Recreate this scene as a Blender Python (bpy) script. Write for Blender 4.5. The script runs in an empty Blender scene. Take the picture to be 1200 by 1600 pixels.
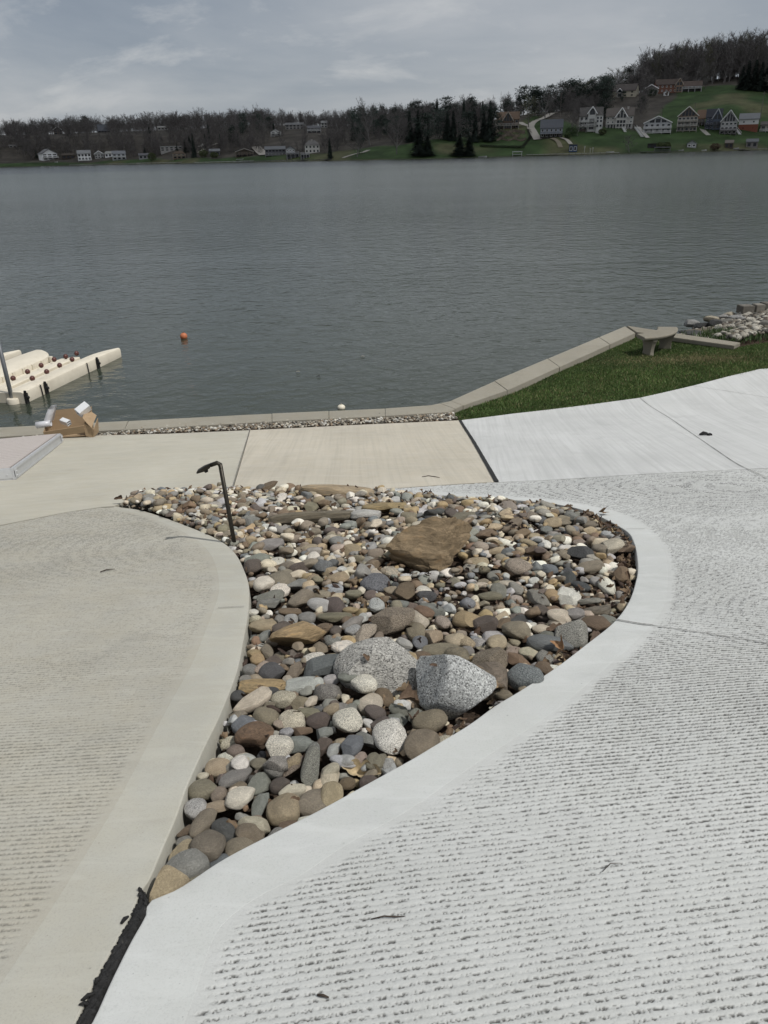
import bpy, bmesh, math, random
import numpy as np
from mathutils import Vector, Matrix, Euler
from mathutils.geometry import delaunay_2d_cdt

# ------------------------------------------------------------------ camera, sky, sun
SC = bpy.context.scene
COL = SC.collection
random.seed(11)
RNG = np.random.default_rng(5)
F = 1202.0                      # focal length in photo pixels (1200 x 1600)
CAM_Z = 4.5                     # metres above the lake
PITCH = math.radians(25.17)
ROLL = math.radians(1.5)
RM = Matrix.Rotation(math.pi/2 - PITCH, 3, 'X') @ Matrix.Rotation(-ROLL, 3, 'Z')
cam_d = bpy.data.cameras.new('camera')
cam_d.sensor_fit = 'VERTICAL'; cam_d.sensor_height = 36.0
cam_d.lens = F/1600*36.0
cam_d.clip_start = 0.05; cam_d.clip_end = 6000
cam = bpy.data.objects.new('camera', cam_d); COL.objects.link(cam)
cam.location = (0, 0, CAM_Z); cam.rotation_euler = RM.to_euler()
SC.camera = cam

SUN_DIR = Vector((0.48, -0.27, 0.83)).normalized()      # towards the sun
EL = math.asin(SUN_DIR.z); AZ = math.atan2(SUN_DIR.x, SUN_DIR.y)
sun_d = bpy.data.lights.new('sun', 'SUN'); sun_d.energy = 3.3; sun_d.angle = math.radians(0.5)
sun_d.color = (1.0, 0.965, 0.91)
sun = bpy.data.objects.new('sun', sun_d); COL.objects.link(sun)
sun.rotation_euler = SUN_DIR.to_track_quat('Z', 'Y').to_euler(); sun.location = (20, -12, 40)

SC.view_settings.view_transform = 'Standard'; SC.view_settings.look = 'None'
SC.view_settings.exposure = 0.0; SC.view_settings.gamma = 1.0
SC.view_settings.use_curve_mapping = False

def make_world():
    w = bpy.data.worlds.new('World'); SC.world = w; w.use_nodes = True
    nt = w.node_tree; N = nt.nodes; L = nt.links; N.clear()
    out = N.new('ShaderNodeOutputWorld'); bg = N.new('ShaderNodeBackground')
    bg.inputs['Strength'].default_value = 0.1
    sky = N.new('ShaderNodeTexSky'); sky.sky_type = 'NISHITA'; sky.sun_disc = False
    sky.sun_elevation = EL; sky.sun_rotation = AZ
    tc = N.new('ShaderNodeTexCoord')
    sep = N.new('ShaderNodeSeparateXYZ'); L.new(tc.outputs['Generated'], sep.inputs[0])
    def math_(op, a, b=None, c=None):
        n = N.new('ShaderNodeMath'); n.operation = op
        for i, v in enumerate((a, b, c)):
            if v is None: continue
            if isinstance(v, (int, float)): n.inputs[i].default_value = v
            else: L.new(v, n.inputs[i])
        return n.outputs[0]
    # clouds lie on a flat layer: project the view direction on it
    zz = math_('ADD', math_('MAXIMUM', sep.outputs['Z'], 0.0), 0.24)
    u = math_('DIVIDE', sep.outputs['X'], zz); v = math_('DIVIDE', sep.outputs['Y'], zz)
    cb = N.new('ShaderNodeCombineXYZ'); L.new(u, cb.inputs[0]); L.new(v, cb.inputs[1])
    def noise(scale, detail, rough, off):
        mp = N.new('ShaderNodeMapping'); mp.inputs['Location'].default_value = off
        mp.inputs['Scale'].default_value = (scale, scale*1.0, 1)
        L.new(cb.outputs[0], mp.inputs[0])
        n = N.new('ShaderNodeTexNoise'); n.inputs['Scale'].default_value = 1.0
        n.inputs['Detail'].default_value = detail; n.inputs['Roughness'].default_value = rough
        n.inputs['Distortion'].default_value = 0.35
        L.new(mp.outputs[0], n.inputs['Vector']); return n.outputs['Fac']
    n1 = noise(0.55, 9, 0.55, (4.5, 2.4, 0)); n2 = noise(1.7, 8, 0.6, (10.6, 3.8, 0)); n3 = noise(0.22, 3, 0.5, (16.1, 16.8, 0))
    def ramp(src, stops):
        r = N.new('ShaderNodeValToRGB'); cr = r.color_ramp
        while len(cr.elements) > 1: cr.elements.remove(cr.elements[-1])
        cr.elements[0].position = stops[0][0]; cr.elements[0].color = (*stops[0][1], 1)
        for p, c in stops[1:]:
            e = cr.elements.new(p); e.color = (*c, 1)
        L.new(src, r.inputs[0]); return r.outputs[0]
    base = ramp(math_('ADD', math_('MULTIPLY', n1, 0.6), math_('MULTIPLY', n3, 0.4)),
                [(0.37, (2.0, 2.35, 2.9)), (0.43, (2.7, 3.05, 3.55)), (0.50, (3.65, 3.9, 4.25)), (0.57, (4.9, 5.0, 5.2))])
    wisp = ramp(n2, [(0.53, (0, 0, 0)), (0.68, (1, 1, 1))])
    mixw = N.new('ShaderNodeMix'); mixw.data_type = 'RGBA'
    wl = math_('MULTIPLY', wisp, 0.7)
    L.new(wl, mixw.inputs[0]); L.new(base, mixw.inputs[6]); mixw.inputs[7].default_value = (5.6, 5.65, 5.7, 1)
    mx = N.new('ShaderNodeMix'); mx.data_type = 'RGBA'; mx.inputs[0].default_value = 0.9
    L.new(sky.outputs[0], mx.inputs[6]); L.new(mixw.outputs[2], mx.inputs[7])
    L.new(mx.outputs[2], bg.inputs['Color']); L.new(bg.outputs[0], out.inputs[0])
make_world()

# ------------------------------------------------------------------ pixel <-> place
def ray(px, py):
    return (RM @ Vector(((px-600)/F, (800-py)/F, -1.0)))
RMT = RM.transposed()
def proj(p):
    v = RMT @ (Vector(p) - Vector((0, 0, CAM_Z)))
    return (600 + F*v.x/-v.z, 800 - F*v.y/-v.z, -v.z)
def gz(x, y):
    a = 2.9 - 0.2*y
    d = a - 0.5
    return 0.5*(a + 0.5 + np.sqrt(d*d + 0.15**2))
def on_plane(px, py, z):
    r = ray(px, py); t = (z - CAM_Z)/r.z
    return Vector((r.x*t, r.y*t, z))
def on_ground(px, py, dz=0.0):
    r = ray(px, py); lo, hi = 0.2, 80.0
    for _ in range(50):
        m = (lo+hi)/2
        if CAM_Z + r.z*m > gz(r.x*m, r.y*m) + dz: lo = m
        else: hi = m
    return Vector((r.x*lo, r.y*lo, CAM_Z + r.z*lo))
def gpts(pl, dz=0.0): return [on_ground(x, y, dz) for x, y in pl]

# ------------------------------------------------------------------ numpy helpers
def vnoise(x, y, seed=0):
    xi = np.floor(x).astype(np.int64); yi = np.floor(y).astype(np.int64)
    fx = x - xi; fy = y - yi
    fx = fx*fx*(3-2*fx); fy = fy*fy*(3-2*fy)
    def h(a, b):
        n = (a*374761393 + b*668265263 + seed*1274126177) & 0x7fffffff
        n = ((n ^ (n >> 13))*1274126177) & 0x7fffffff
        n = (n ^ (n >> 16)) & 0xffff
        return n/65535.0
    return (h(xi, yi)*(1-fx) + h(xi+1, yi)*fx)*(1-fy) + (h(xi, yi+1)*(1-fx) + h(xi+1, yi+1)*fx)*fy
def noise3(p, f, seed):
    x, y, z = (p*f).T
    return (vnoise(x+seed, y-z*0.7, seed) + vnoise(y+3.3, z+x*0.6, seed+7) + vnoise(z-1.7, x-y*0.5, seed+13))/1.5 - 1.0
def inpoly(x, y, poly):
    x = np.asarray(x); y = np.asarray(y); r = np.zeros(x.shape, bool)
    n = len(poly)
    for i in range(n):
        x0, y0 = poly[i][0], poly[i][1]; x1, y1 = poly[(i+1) % n][0], poly[(i+1) % n][1]
        if y0 == y1: continue
        c = ((y0 > y) != (y1 > y)) & (x < (x1-x0)*(y-y0)/(y1-y0) + x0)
        r ^= c
    return r
def smooth_line(P, n):
    P = [Vector(p) for p in P]
    Q = [P[0]*2-P[1]] + P + [P[-1]*2-P[-2]]
    out = []
    for i in range(1, len(Q)-2):
        a, b, c, d = Q[i-1], Q[i], Q[i+1], Q[i+2]
        for k in range(24):
            t = k/24
            out.append(0.5*((2*b)+(c-a)*t+(2*a-5*b+4*c-d)*t*t+(3*b-a-3*c+d)*t**3))
    out.append(P[-1])
    L = [0]
    for i in range(1, len(out)): L.append(L[-1]+(out[i]-out[i-1]).length)
    s = np.linspace(0, L[-1], n); A = np.array([list(v) for v in out])
    return [Vector((float(np.interp(t, L, A[:, 0])), float(np.interp(t, L, A[:, 1])), float(np.interp(t, L, A[:, 2])))) for t in s]

# ------------------------------------------------------------------ object helpers
def link(name, me, parent=None, mat=None):
    o = bpy.data.objects.new(name, me); COL.objects.link(o)
    if parent: o.parent = parent
    if mat is not None and me is not None and not me.materials: me.materials.append(mat)
    return o
def tag(o, label=None, cat=None, group=None, kind=None):
    if label: o['label'] = label
    if cat: o['category'] = cat
    if group: o['group'] = group
    if kind: o['kind'] = kind
    return o
def thing(name, label, cat, loc=(0, 0, 0), rz=0.0, group=None):
    o = bpy.data.objects.new(name, None); COL.objects.link(o)
    o.empty_display_size = 0.2
    o.location = loc; o.rotation_euler = (0, 0, rz)
    return tag(o, label, cat, group)
def np_mesh(name, V, Fc, smooth=False):
    V = np.asarray(V, np.float32); Fc = np.asarray(Fc, np.int32)
    me = bpy.data.meshes.new(name); k = Fc.shape[1]
    me.vertices.add(len(V)); me.vertices.foreach_set('co', V.ravel())
    me.loops.add(Fc.size); me.loops.foreach_set('vertex_index', Fc.ravel())
    me.polygons.add(len(Fc)); me.polygons.foreach_set('loop_start', np.arange(0, Fc.size, k, dtype=np.int32))
    if smooth: me.polygons.foreach_set('use_smooth', np.ones(len(Fc), bool))
    me.update(calc_edges=True); me.validate()
    return me
def vcol(me, C, name='tint'):
    a = me.color_attributes.new(name, 'FLOAT_COLOR', 'POINT')
    C = np.asarray(C, np.float32)
    if C.shape[1] == 3: C = np.hstack([C, np.ones((len(C), 1), np.float32)])
    a.data.foreach_set('color', C.ravel())

class MB:
    """collects shapes for ONE mesh"""
    def __init__(s): s.v = []; s.f = []
    def add(s, V, Fc):
        n = len(s.v); s.v += [tuple(p) for p in V]; s.f += [tuple(i+n for i in f) for f in Fc]; return s
    def box(s, c, d, rz=0.0, M=None):
        x, y, z = d[0]/2, d[1]/2, d[2]/2
        V = [Vector((a*x, b*y, e*z)) for e in (-1, 1) for b in (-1, 1) for a in (-1, 1)]
        R = M if M is not None else Matrix.Rotation(rz, 3, 'Z')
        V = [R @ v + Vector(c) for v in V]
        return s.add(V, [(0, 2, 3, 1), (4, 5, 7, 6), (0, 1, 5, 4), (2, 6, 7, 3), (0, 4, 6, 2), (1, 3, 7, 5)])
    def tube(s, pts, rad, n=8, caps=True):
        pts = [Vector(p) for p in pts]
        if not isinstance(rad, (list, tuple)): rad = [rad]*len(pts)
        V = []; Fc = []
        for i, p in enumerate(pts):
            t = (pts[min(i+1, len(pts)-1)] - pts[max(i-1, 0)]).normalized()
            up = Vector((0, 0, 1)) if abs(t.z) < 0.9 else Vector((1, 0, 0))
            a = t.cross(up).normalized(); b = t.cross(a).normalized()
            for k in range(n):
                th = 2*math.pi*k/n
                V.append(p + (a*math.cos(th) + b*math.sin(th))*rad[i])
        for i in range(len(pts)-1):
            for k in range(n):
                Fc.append((i*n+k, i*n+(k+1) % n, (i+1)*n+(k+1) % n, (i+1)*n+k))
        if caps:
            Fc.append(tuple(range(n))[::-1]); m = (len(pts)-1)*n; Fc.append(tuple(m+k for k in range(n)))
        return s.add(V, Fc)
    def prism(s, poly, z0, z1):
        n = len(poly)
        V = [(p[0], p[1], z0) for p in poly] + [(p[0], p[1], z1) for p in poly]
        Fc = [tuple(range(n))[::-1], tuple(range(n, 2*n))]
        for i in range(n): Fc.append((i, (i+1) % n, n+(i+1) % n, n+i))
        return s.add(V, Fc)
    def rings(s, R, close=True, caps=True):
        n = len(R[0]); V = [p for r in R for p in r]; Fc = []
        for i in range(len(R)-1):
            for k in range(n if close else n-1):
                Fc.append((i*n+k, i*n+(k+1) % n, (i+1)*n+(k+1) % n, (i+1)*n+k))
        if caps and close:
            Fc.append(tuple(range(n))[::-1]); m = (len(R)-1)*n; Fc.append(tuple(m+k for k in range(n)))
        return s.add(V, Fc)
    def build(s, name, mat, parent=None, smooth=False, bevel=0.0, seg=2):
        me = bpy.data.meshes.new(name); me.from_pydata(s.v, [], s.f)
        bm = bmesh.new(); bm.from_mesh(me)
        bmesh.ops.recalc_face_normals(bm, faces=bm.faces)
        if bevel > 0:
            es = [e for e in bm.edges if len(e.link_faces) == 2 and e.calc_face_angle(0) > 0.5]
            bmesh.ops.bevel(bm, geom=es, offset=bevel, segments=seg, affect='EDGES', clamp_overlap=True)
        bm.to_mesh(me); bm.free()
        if smooth:
            for p in me.polygons: p.use_smooth = True
        me.update()
        return link(name, me, parent, mat)

# ------------------------------------------------------------------ materials
class NT:
    def __init__(s, name):
        s.m = bpy.data.materials.new(name); s.m.use_nodes = True
        s.nt = s.m.node_tree; s.N = s.nt.nodes; s.L = s.nt.links
        s.b = s.N['Principled BSDF']; s.tc = s.N.new('ShaderNodeTexCoord')
    def coord(s, scale=(1, 1, 1), rot=0, kind='Object', src=None):
        mp = s.N.new('ShaderNodeMapping'); mp.inputs['Scale'].default_value = scale if isinstance(scale, tuple) else (scale,)*3
        mp.inputs['Rotation'].default_value = (0, 0, rot)
        s.L.new(src if src is not None else s.tc.outputs[kind], mp.inputs[0]); return mp.outputs[0]
    def noise(s, vec, scale=1.0, detail=4, rough=0.55, dist=0.0):
        n = s.N.new('ShaderNodeTexNoise'); n.inputs['Scale'].default_value = scale; n.inputs['Detail'].default_value = detail
        n.inputs['Roughness'].default_value = rough; n.inputs['Distortion'].default_value = dist
        s.L.new(vec, n.inputs['Vector']); return n.outputs['Fac']
    def vor(s, vec, scale, out='Distance', feat='F1'):
        n = s.N.new('ShaderNodeTexVoronoi'); n.feature = feat; n.inputs['Scale'].default_value = scale
        s.L.new(vec, n.inputs['Vector']); return n.outputs[out]
    def ramp(s, src, stops, interp='LINEAR'):
        r = s.N.new('ShaderNodeValToRGB'); cr = r.color_ramp; cr.interpolation = interp
        while len(cr.elements) > 1: cr.elements.remove(cr.elements[-1])
        def c4(c): return (c, c, c, 1) if isinstance(c, (int, float)) else (*c, 1)
        cr.elements[0].position = stops[0][0]; cr.elements[0].color = c4(stops[0][1])
        for p, c in stops[1:]:
            e = cr.elements.new(p); e.color = c4(c)
        s.L.new(src, r.inputs[0]); return r.outputs[0]
    def _in(s, sock, v):
        if isinstance(v, (int, float)): sock.default_value = v
        elif isinstance(v, tuple): sock.default_value = (*v, 1) if len(v) == 3 else v
        else: s.L.new(v, sock)
    def mix(s, fac, a, b, mode='MIX'):
        n = s.N.new('ShaderNodeMix'); n.data_type = 'RGBA'; n.blend_type = mode
        s._in(n.inputs[0], fac); s._in(n.inputs[6], a); s._in(n.inputs[7], b); return n.outputs[2]
    def math(s, op, a, b=0.0):
        n = s.N.new('ShaderNodeMath'); n.operation = op; s._in(n.inputs[0], a); s._in(n.inputs[1], b); return n.outputs[0]
    def bump(s, h, strength, dist, normal=None):
        n = s.N.new('ShaderNodeBump'); n.inputs['Strength'].default_value = strength; n.inputs['Distance'].default_value = dist
        s.L.new(h, n.inputs['Height'])
        if normal is not None: s.L.new(normal, n.inputs['Normal'])
        s.L.new(n.outputs[0], s.b.inputs['Normal']); return n.outputs[0]
    def fin(s, col, rough=0.8, metal=0.0, spec=0.3):
        s._in(s.b.inputs['Base Color'], col); s._in(s.b.inputs['Roughness'], rough)
        s.b.inputs['Metallic'].default_value = metal; s.b.inputs['Specular IOR Level'].default_value = spec
        return s.m
def mul(c, k): return tuple(x*k for x in c)
MCACHE = {}
def plain(name, col, rough=0.75, metal=0.0, var=0.18, scale=6.0, bump=0.0, spec=0.3):
    key = (name, col, rough)
    if key in MCACHE: return MCACHE[key]
    t = NT(name); v = t.coord(scale)
    n = t.noise(v, 1.0, 5, 0.6)
    c = t.mix(n, mul(col, 1-var), mul(col, 1+var))
    if bump: t.bump(t.noise(v, 6.0, 4), 0.5, bump)
    MCACHE[key] = t.fin(c, rough, metal, spec); return MCACHE[key]

def concrete(name, col, streak=0.0, streak_rot=0.0, warm=(1.05, 1.0, 0.9), rough_bump=0.0012, pits=0.0):
    t = NT(name); v = t.coord(1.0)
    big = t.noise(v, 0.7, 6, 0.62); mid = t.noise(v, 5.0, 6, 0.65); fine = t.noise(v, 160.0, 3, 0.7)
    c = t.mix(t.ramp(big, [(0.3, 0.0), (0.7, 1.0)]), mul(col, 0.84), mul(col, 1.08))
    c = t.mix(t.ramp(mid, [(0.35, 0.0), (0.75, 0.55)]), c, tuple(a*b for a, b in zip(mul(col, 0.9), warm)))
    c = t.mix(t.ramp(fine, [(0.30, 0.35), (0.5, 0.0)]), c, mul(col, 0.62))
    if streak:
        rv = t.coord(1.0, -streak_rot); sv = t.coord((0.5, 26.0, 1.0), 0, src=rv); sn = t.noise(sv, 1.0, 5, 0.65)
        c = t.mix(t.math('MULTIPLY', t.ramp(sn, [(0.35, 1.0), (0.55, 0.0)]), streak), c, mul(col, 0.72))
        sv2 = t.coord((0.25, 5.0, 1.0), 0, src=rv); sn2 = t.noise(sv2, 1.0, 3, 0.6)
        c = t.mix(t.math('MULTIPLY', t.ramp(sn2, [(0.5, 0.0), (0.7, 1.0)]), streak*0.7), c, mul(col, 1.16))
    stain = t.noise(v, 1.9, 7, 0.7, 0.6)
    c = t.mix(t.ramp(stain, [(0.56, 0.0), (0.74, 0.42)]), c, mul(col, 0.66))
    if pits:
        pv = t.vor(t.coord(1.0), 60.0)
        pn = t.noise(v, 14.0, 3, 0.6)
        c = t.mix(t.math('MULTIPLY', t.ramp(pv, [(0.05, 1.0), (0.14, 0.0)]), t.ramp(pn, [(0.56, 0.0), (0.64, pits)])), c, mul(col, 0.35))
        p2 = t.vor(t.coord(1.0, 0.4), 17.0); q2 = t.noise(t.coord(1.0, 1.1), 6.0, 3, 0.6)
        c = t.mix(t.math('MULTIPLY', t.ramp(p2, [(0.03, 1.0), (0.075, 0.0)]), t.ramp(q2, [(0.55, 0.0), (0.62, pits)])), c, mul(col, 0.3))
        tw = t.noise(t.coord((3.0, 14.0, 3.0), 0.5), 1.0, 4, 0.6, 0.8)
        c = t.mix(t.ramp(tw, [(0.52, 0.0), (0.70, 0.35)]), c, mul(col, 1.14))
    at = t.N.new('ShaderNodeAttribute'); at.attribute_name = 'pit_shade'
    c = t.mix(at.outputs['Fac'], c, (0.05, 0.05, 0.048))  # painted shade: furrow pits darkened in the colour itself
    h = t.math('ADD', fine, t.math('MULTIPLY', t.noise(v, 45.0, 4, 0.6), 1.2))
    t.bump(h, 0.55, rough_bump)
    return t.fin(c, 0.88, 0.0, 0.25)

M = {}
M['conc_left'] = concrete('left_concrete', (0.372, 0.362, 0.318), pits=0.6)
M['conc_left_kerb'] = concrete('left_kerb_concrete', (0.395, 0.39, 0.347), pits=0.5)
M['conc_right'] = concrete('white_concrete', (0.472, 0.482, 0.472), warm=(1.0, 1.0, 0.97), rough_bump=0.0016, pits=0.7)
M['conc_right_kerb'] = concrete('white_kerb_concrete', (0.485, 0.498, 0.488), warm=(1.0, 1.0, 0.96), pits=0.6)
M['conc_beige'] = concrete('beige_concrete', (0.455, 0.425, 0.36), streak=0.4, streak_rot=math.radians(92), pits=0.4)
M['conc_patio'] = concrete('patio_concrete', (0.425, 0.41, 0.352), streak=0.25, streak_rot=math.radians(20), pits=0.4)
M['conc_white'] = concrete('broomed_concrete', (0.495, 0.503, 0.498), streak=0.5, streak_rot=math.radians(84), warm=(1.0, 1.0, 0.97))
M['conc_wall'] = concrete('seawall_concrete', (0.265, 0.25, 0.21), pits=0.9, rough_bump=0.004)
M['conc_old'] = concrete('old_concrete', (0.215, 0.20, 0.165), pits=0.9, rough_bump=0.004)

def soil_mat():
    t = NT('bed_soil'); v = t.coord(1.0)
    c = t.ramp(t.noise(v, 30.0, 6, 0.7), [(0.3, (0.02, 0.015, 0.011)), (0.55, (0.055, 0.04, 0.03)), (0.75, (0.10, 0.075, 0.055))])
    t.bump(t.noise(v, 60.0, 5, 0.7), 0.8, 0.01); return t.fin(c, 0.95, 0, 0.1)
M['soil'] = soil_mat()
def joint_mat():
    t = NT('black_sealant'); v = t.coord(1.0)
    c = t.ramp(t.noise(v, 40.0, 6, 0.7), [(0.35, (0.008, 0.008, 0.008)), (0.62, (0.02, 0.02, 0.02)), (0.72, (0.06, 0.058, 0.052))])
    t.bump(t.noise(v, 120.0, 5, 0.7), 0.9, 0.006); return t.fin(c, 0.75, 0, 0.4)
M['sealant'] = joint_mat()

def stone_mat(name, style, src):
    t = NT(name)
    if src == 'object':
        oi = t.N.new('ShaderNodeObjectInfo'); col = oi.outputs['Color']; rnd = oi.outputs['Random']
        ad = t.N.new('ShaderNodeVectorMath'); ad.operation = 'ADD'
        cb = t.N.new('ShaderNodeCombineXYZ'); r50 = t.math('MULTIPLY', rnd, 57.0)
        for i in range(3): t.L.new(r50, cb.inputs[i])
        t.L.new(t.tc.outputs['Object'], ad.inputs[0]); t.L.new(cb.outputs[0], ad.inputs[1]); vec = ad.outputs[0]
    else:
        at = t.N.new('ShaderNodeAttribute'); at.attribute_name = 'tint'; col = at.outputs['Color']
        vec = t.coord(16.0)
    n1 = t.noise(vec, 1.3, 6, 0.6, 0.4); n2 = t.noise(vec, 9.0, 5, 0.7); n3 = t.noise(vec, 44.0, 4, 0.75)
    def darker(k): return t.mix(1.0, col, (k, k, k), 'MULTIPLY')
    c = t.mix(t.ramp(n1, [(0.3, 0.0), (0.68, 1.0)]), darker(0.74), darker(1.18))
    c = t.mix(t.ramp(n2, [(0.42, 0.5), (0.60, 0.0)]), c, darker(0.6))
    hb = n2
    if style == 'speckled':
        sp = t.vor(vec, 30.0, 'Color'); sx = t.N.new('ShaderNodeSeparateColor'); t.L.new(sp, sx.inputs[0])
        c = t.mix(t.ramp(sx.outputs[0], [(0.20, 0.85), (0.32, 0.0)]), c, darker(0.22))
        c = t.mix(t.ramp(sx.outputs[1], [(0.70, 0.0), (0.82, 0.8)]), c, darker(1.55))
        c = t.mix(t.ramp(n3, [(0.36, 0.6), (0.48, 0.0)]), c, darker(0.3))
    elif style == 'layered':
        wv = t.coord((1.3, 1.6, 3.4), 0.5, src=vec); ly = t.noise(wv, 1.5, 8, 0.72, 0.5)
        c = t.mix(t.ramp(ly, [(0.38, 0.75), (0.52, 0.0)]), c, darker(0.42))
        c = t.mix(t.ramp(ly, [(0.56, 0.0), (0.70, 0.7)]), c, t.mix(1.0, col, (1.5, 1.25, 0.95), 'MULTIPLY'))
        hb = ly
    else:
        c = t.mix(t.ramp(n3, [(0.33, 0.45), (0.45, 0.0)]), c, darker(0.5))
        vein = t.noise(t.coord((1.0, 1.0, 3.0), 0, src=vec), 1.1, 3, 0.5, 1.2)
        c = t.mix(t.ramp(vein, [(0.485, 0.0), (0.5, 0.35), (0.515, 0.0)]), c, darker(1.7))
    h = t.math('ADD', hb, t.math('MULTIPLY', n3, 0.35))
    t.bump(h, 0.6, 0.05 if src == 'object' else 0.003)
    return t.fin(c, 0.78, 0, 0.3)
for st in ('plain', 'speckled', 'layered'): M['stone_'+st] = stone_mat(st+'_stone', st, 'object')
M['stone_stuff'] = stone_mat('small_stone', 'plain', 'attr')
M['rubble_stuff'] = stone_mat('rubble_stone', 'speckled', 'attr')

def attr_mat(name, rough=0.9, spec=0.15, noise_scale=3.0, var=0.3, bump=0.0):
    t = NT(name); at = t.N.new('ShaderNodeAttribute'); at.attribute_name = 'tint'
    n = t.noise(t.coord(1.0), noise_scale, 5, 0.65)
    k = t.ramp(n, [(0.3, 1-var), (0.7, 1+var)])
    c = t.mix(1.0, at.outputs['Color'], k, 'MULTIPLY')
    if bump: t.bump(n, 0.7, bump)
    return t.fin(c, rough, 0, spec)
M['terrain'] = attr_mat('hillside', noise_scale=0.12, var=0.35)
M['grass'] = attr_mat('grass_blades', rough=0.6, spec=0.25, noise_scale=1.5, var=0.25)
M['leaf'] = attr_mat('dead_leaf', rough=0.8, noise_scale=60, var=0.35)
def lawn_soil():
    t = NT('lawn_ground'); v = t.coord(1.0)
    c = t.ramp(t.noise(v, 5.0, 7, 0.7), [(0.3, (0.022, 0.034, 0.012)), (0.6, (0.04, 0.055, 0.02)), (0.75, (0.085, 0.075, 0.04))])
    t.bump(t.noise(v, 50.0, 5, 0.7), 0.8, 0.03); return t.fin(c, 0.95, 0, 0.1)
M['lawn'] = lawn_soil()
def water_mat():
    t = NT('lake_water'); b = t.b
    v = t.coord((0.75, 1.0, 1.0), math.radians(-8))
    w1 = t.noise(v, 1.0, 3, 0.5, 0.5); w4 = t.noise(t.coord((0.8, 1.0, 1.0), 0.12), 2.1, 3, 0.5, 0.6); w2 = t.noise(v, 4.4, 4, 0.55, 0.4); w3 = t.noise(t.coord((0.7, 1, 1), 0.3), 13.0, 2, 0.5)
    gust = t.noise(t.coord((0.012, 0.03, 1.0), 0.1), 1.0, 4, 0.6)
    g = t.ramp(gust, [(0.35, 0.6), (0.65, 1.15)])
    h = t.math('ADD', t.math('ADD', t.math('MULTIPLY', w4, 0.042), t.math('MULTIPLY', w1, 0.05)), t.math('ADD', t.math('MULTIPLY', w2, 0.021), t.math('MULTIPLY', w3, 0.0042)))
    # wind roughens the open lake; close to the wall the water is calmer
    sp = t.N.new('ShaderNodeSeparateXYZ'); t.L.new(t.tc.outputs['Object'], sp.inputs[0])
    far_ = t.N.new('ShaderNodeMapRange'); far_.interpolation_type = 'SMOOTHSTEP'; t.L.new(sp.outputs['Y'], far_.inputs[0])
    far_.inputs[1].default_value = 14.0; far_.inputs[2].default_value = 150.0; fo = far_.outputs[0]
    rgh = t.math('ADD', t.math('MULTIPLY', fo, 0.12), 0.07)
    h = t.math('MULTIPLY', t.math('MULTIPLY', h, g), t.math('ADD', 1.05, t.math('MULTIPLY', fo, 1.3)))
    t.bump(h, 1.0, 1.0)
    b.inputs['IOR'].default_value = 1.33
    t.fin((0.034, 0.041, 0.030), rgh, 0, 0.5); b.inputs['Specular Tint'].default_value = (1.0, 0.985, 0.93, 1)
    return t.m
M['water'] = water_mat()
# ================================================================== NEAR SETTING
def XY(pts): return [(p[0], p[1]) for p in pts]
def densify(poly, step):
    out = []
    n = len(poly)
    for i in range(n):
        a = Vector(poly[i][:2]); b = Vector(poly[(i+1) % n][:2]); k = max(1, int((b-a).length/step))
        for j in range(k): out.append(tuple(a + (b-a)*(j/k)))
    return out
def slab(name, poly, dz, mat, thick=0.12, step=0.25, zf=None, kind='structure', parent=None):
    """a sheet of given thickness following the ground over a plan polygon"""
    zf = zf or (lambda x, y: gz(x, y))
    B = densify(poly, step); nb = len(B)
    xs = [p[0] for p in B]; ys = [p[1] for p in B]
    gx = np.arange(min(xs), max(xs), step); gy = np.arange(min(ys), max(ys), step)
    X, Y = np.meshgrid(gx, gy); X = X.ravel(); Y = Y.ravel()
    ok = inpoly(X, Y, B)
    Bn = np.array(B)
    keep = []
    for x, y in zip(X[ok], Y[ok]):
        if np.min((Bn[:, 0]-x)**2 + (Bn[:, 1]-y)**2) > (step*0.35)**2: keep.append((x, y))
    V2 = [Vector(p) for p in B] + [Vector(p) for p in keep]
    E = [(i, (i+1) % nb) for i in range(nb)]
    r = delaunay_2d_cdt(V2, E, [], 1, 1e-5)
    vs, fs = r[0], r[2]
    V = [(v.x, v.y, float(zf(v.x, v.y)) + dz) for v in vs]
    me = bpy.data.meshes.new(name)
    bm = bmesh.new(); bv = [bm.verts.new(p) for p in V]
    for f in fs:
        try: bm.faces.new([bv[i] for i in f])
        except ValueError: pass
    bmesh.ops.recalc_face_normals(bm, faces=bm.faces)
    for f in bm.faces:
        if f.normal.z < 0: f.normal_flip()
    if thick:
        be = [e for e in bm.edges if e.is_boundary]
        ex = bmesh.ops.extrude_edge_only(bm, edges=be)
        for g in ex['geom']:
            if isinstance(g, bmesh.types.BMVert): g.co.z -= thick
    bm.to_mesh(me); bm.free()
    o = link(name, me, parent, mat)
    if kind: o['kind'] = kind
    return o

# --- outlines read off the photograph and laid on the ground
R_IN = [(232, 1409), (279.5, 1387.5), (349.5, 1342), (430, 1300), (500, 1265), (570, 1226.5), (640, 1188), (680, 1164), (733, 1132),
        (773, 1103), (813, 1079), (867, 1044), (917, 1006), (959, 972), (982, 941), (993, 910), (996.5, 884), (990, 847), (973, 826),
        (917, 799), (860, 786.5), (785, 780), (710, 775), (635, 770), (582, 766.5)]
R_OUT = [(293, 1590), (327, 1487), (350, 1445), (400, 1405), (475, 1366), (542, 1321), (640, 1266), (741, 1196), (832, 1136), (883, 1099),
         (945, 1046), (987, 1009), (1019, 975), (1038, 946), (1044, 910), (1041, 870), (1027, 844), (1002, 820), (968, 803), (917, 791),
         (860, 781.5), (785, 776), (710, 771.5), (635, 767), (582, 764.5)]
R_JT = [(90, 1670), (120, 1625), (143, 1598), (173, 1533), (203, 1473), (227, 1430), (232, 1409)]
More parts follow.
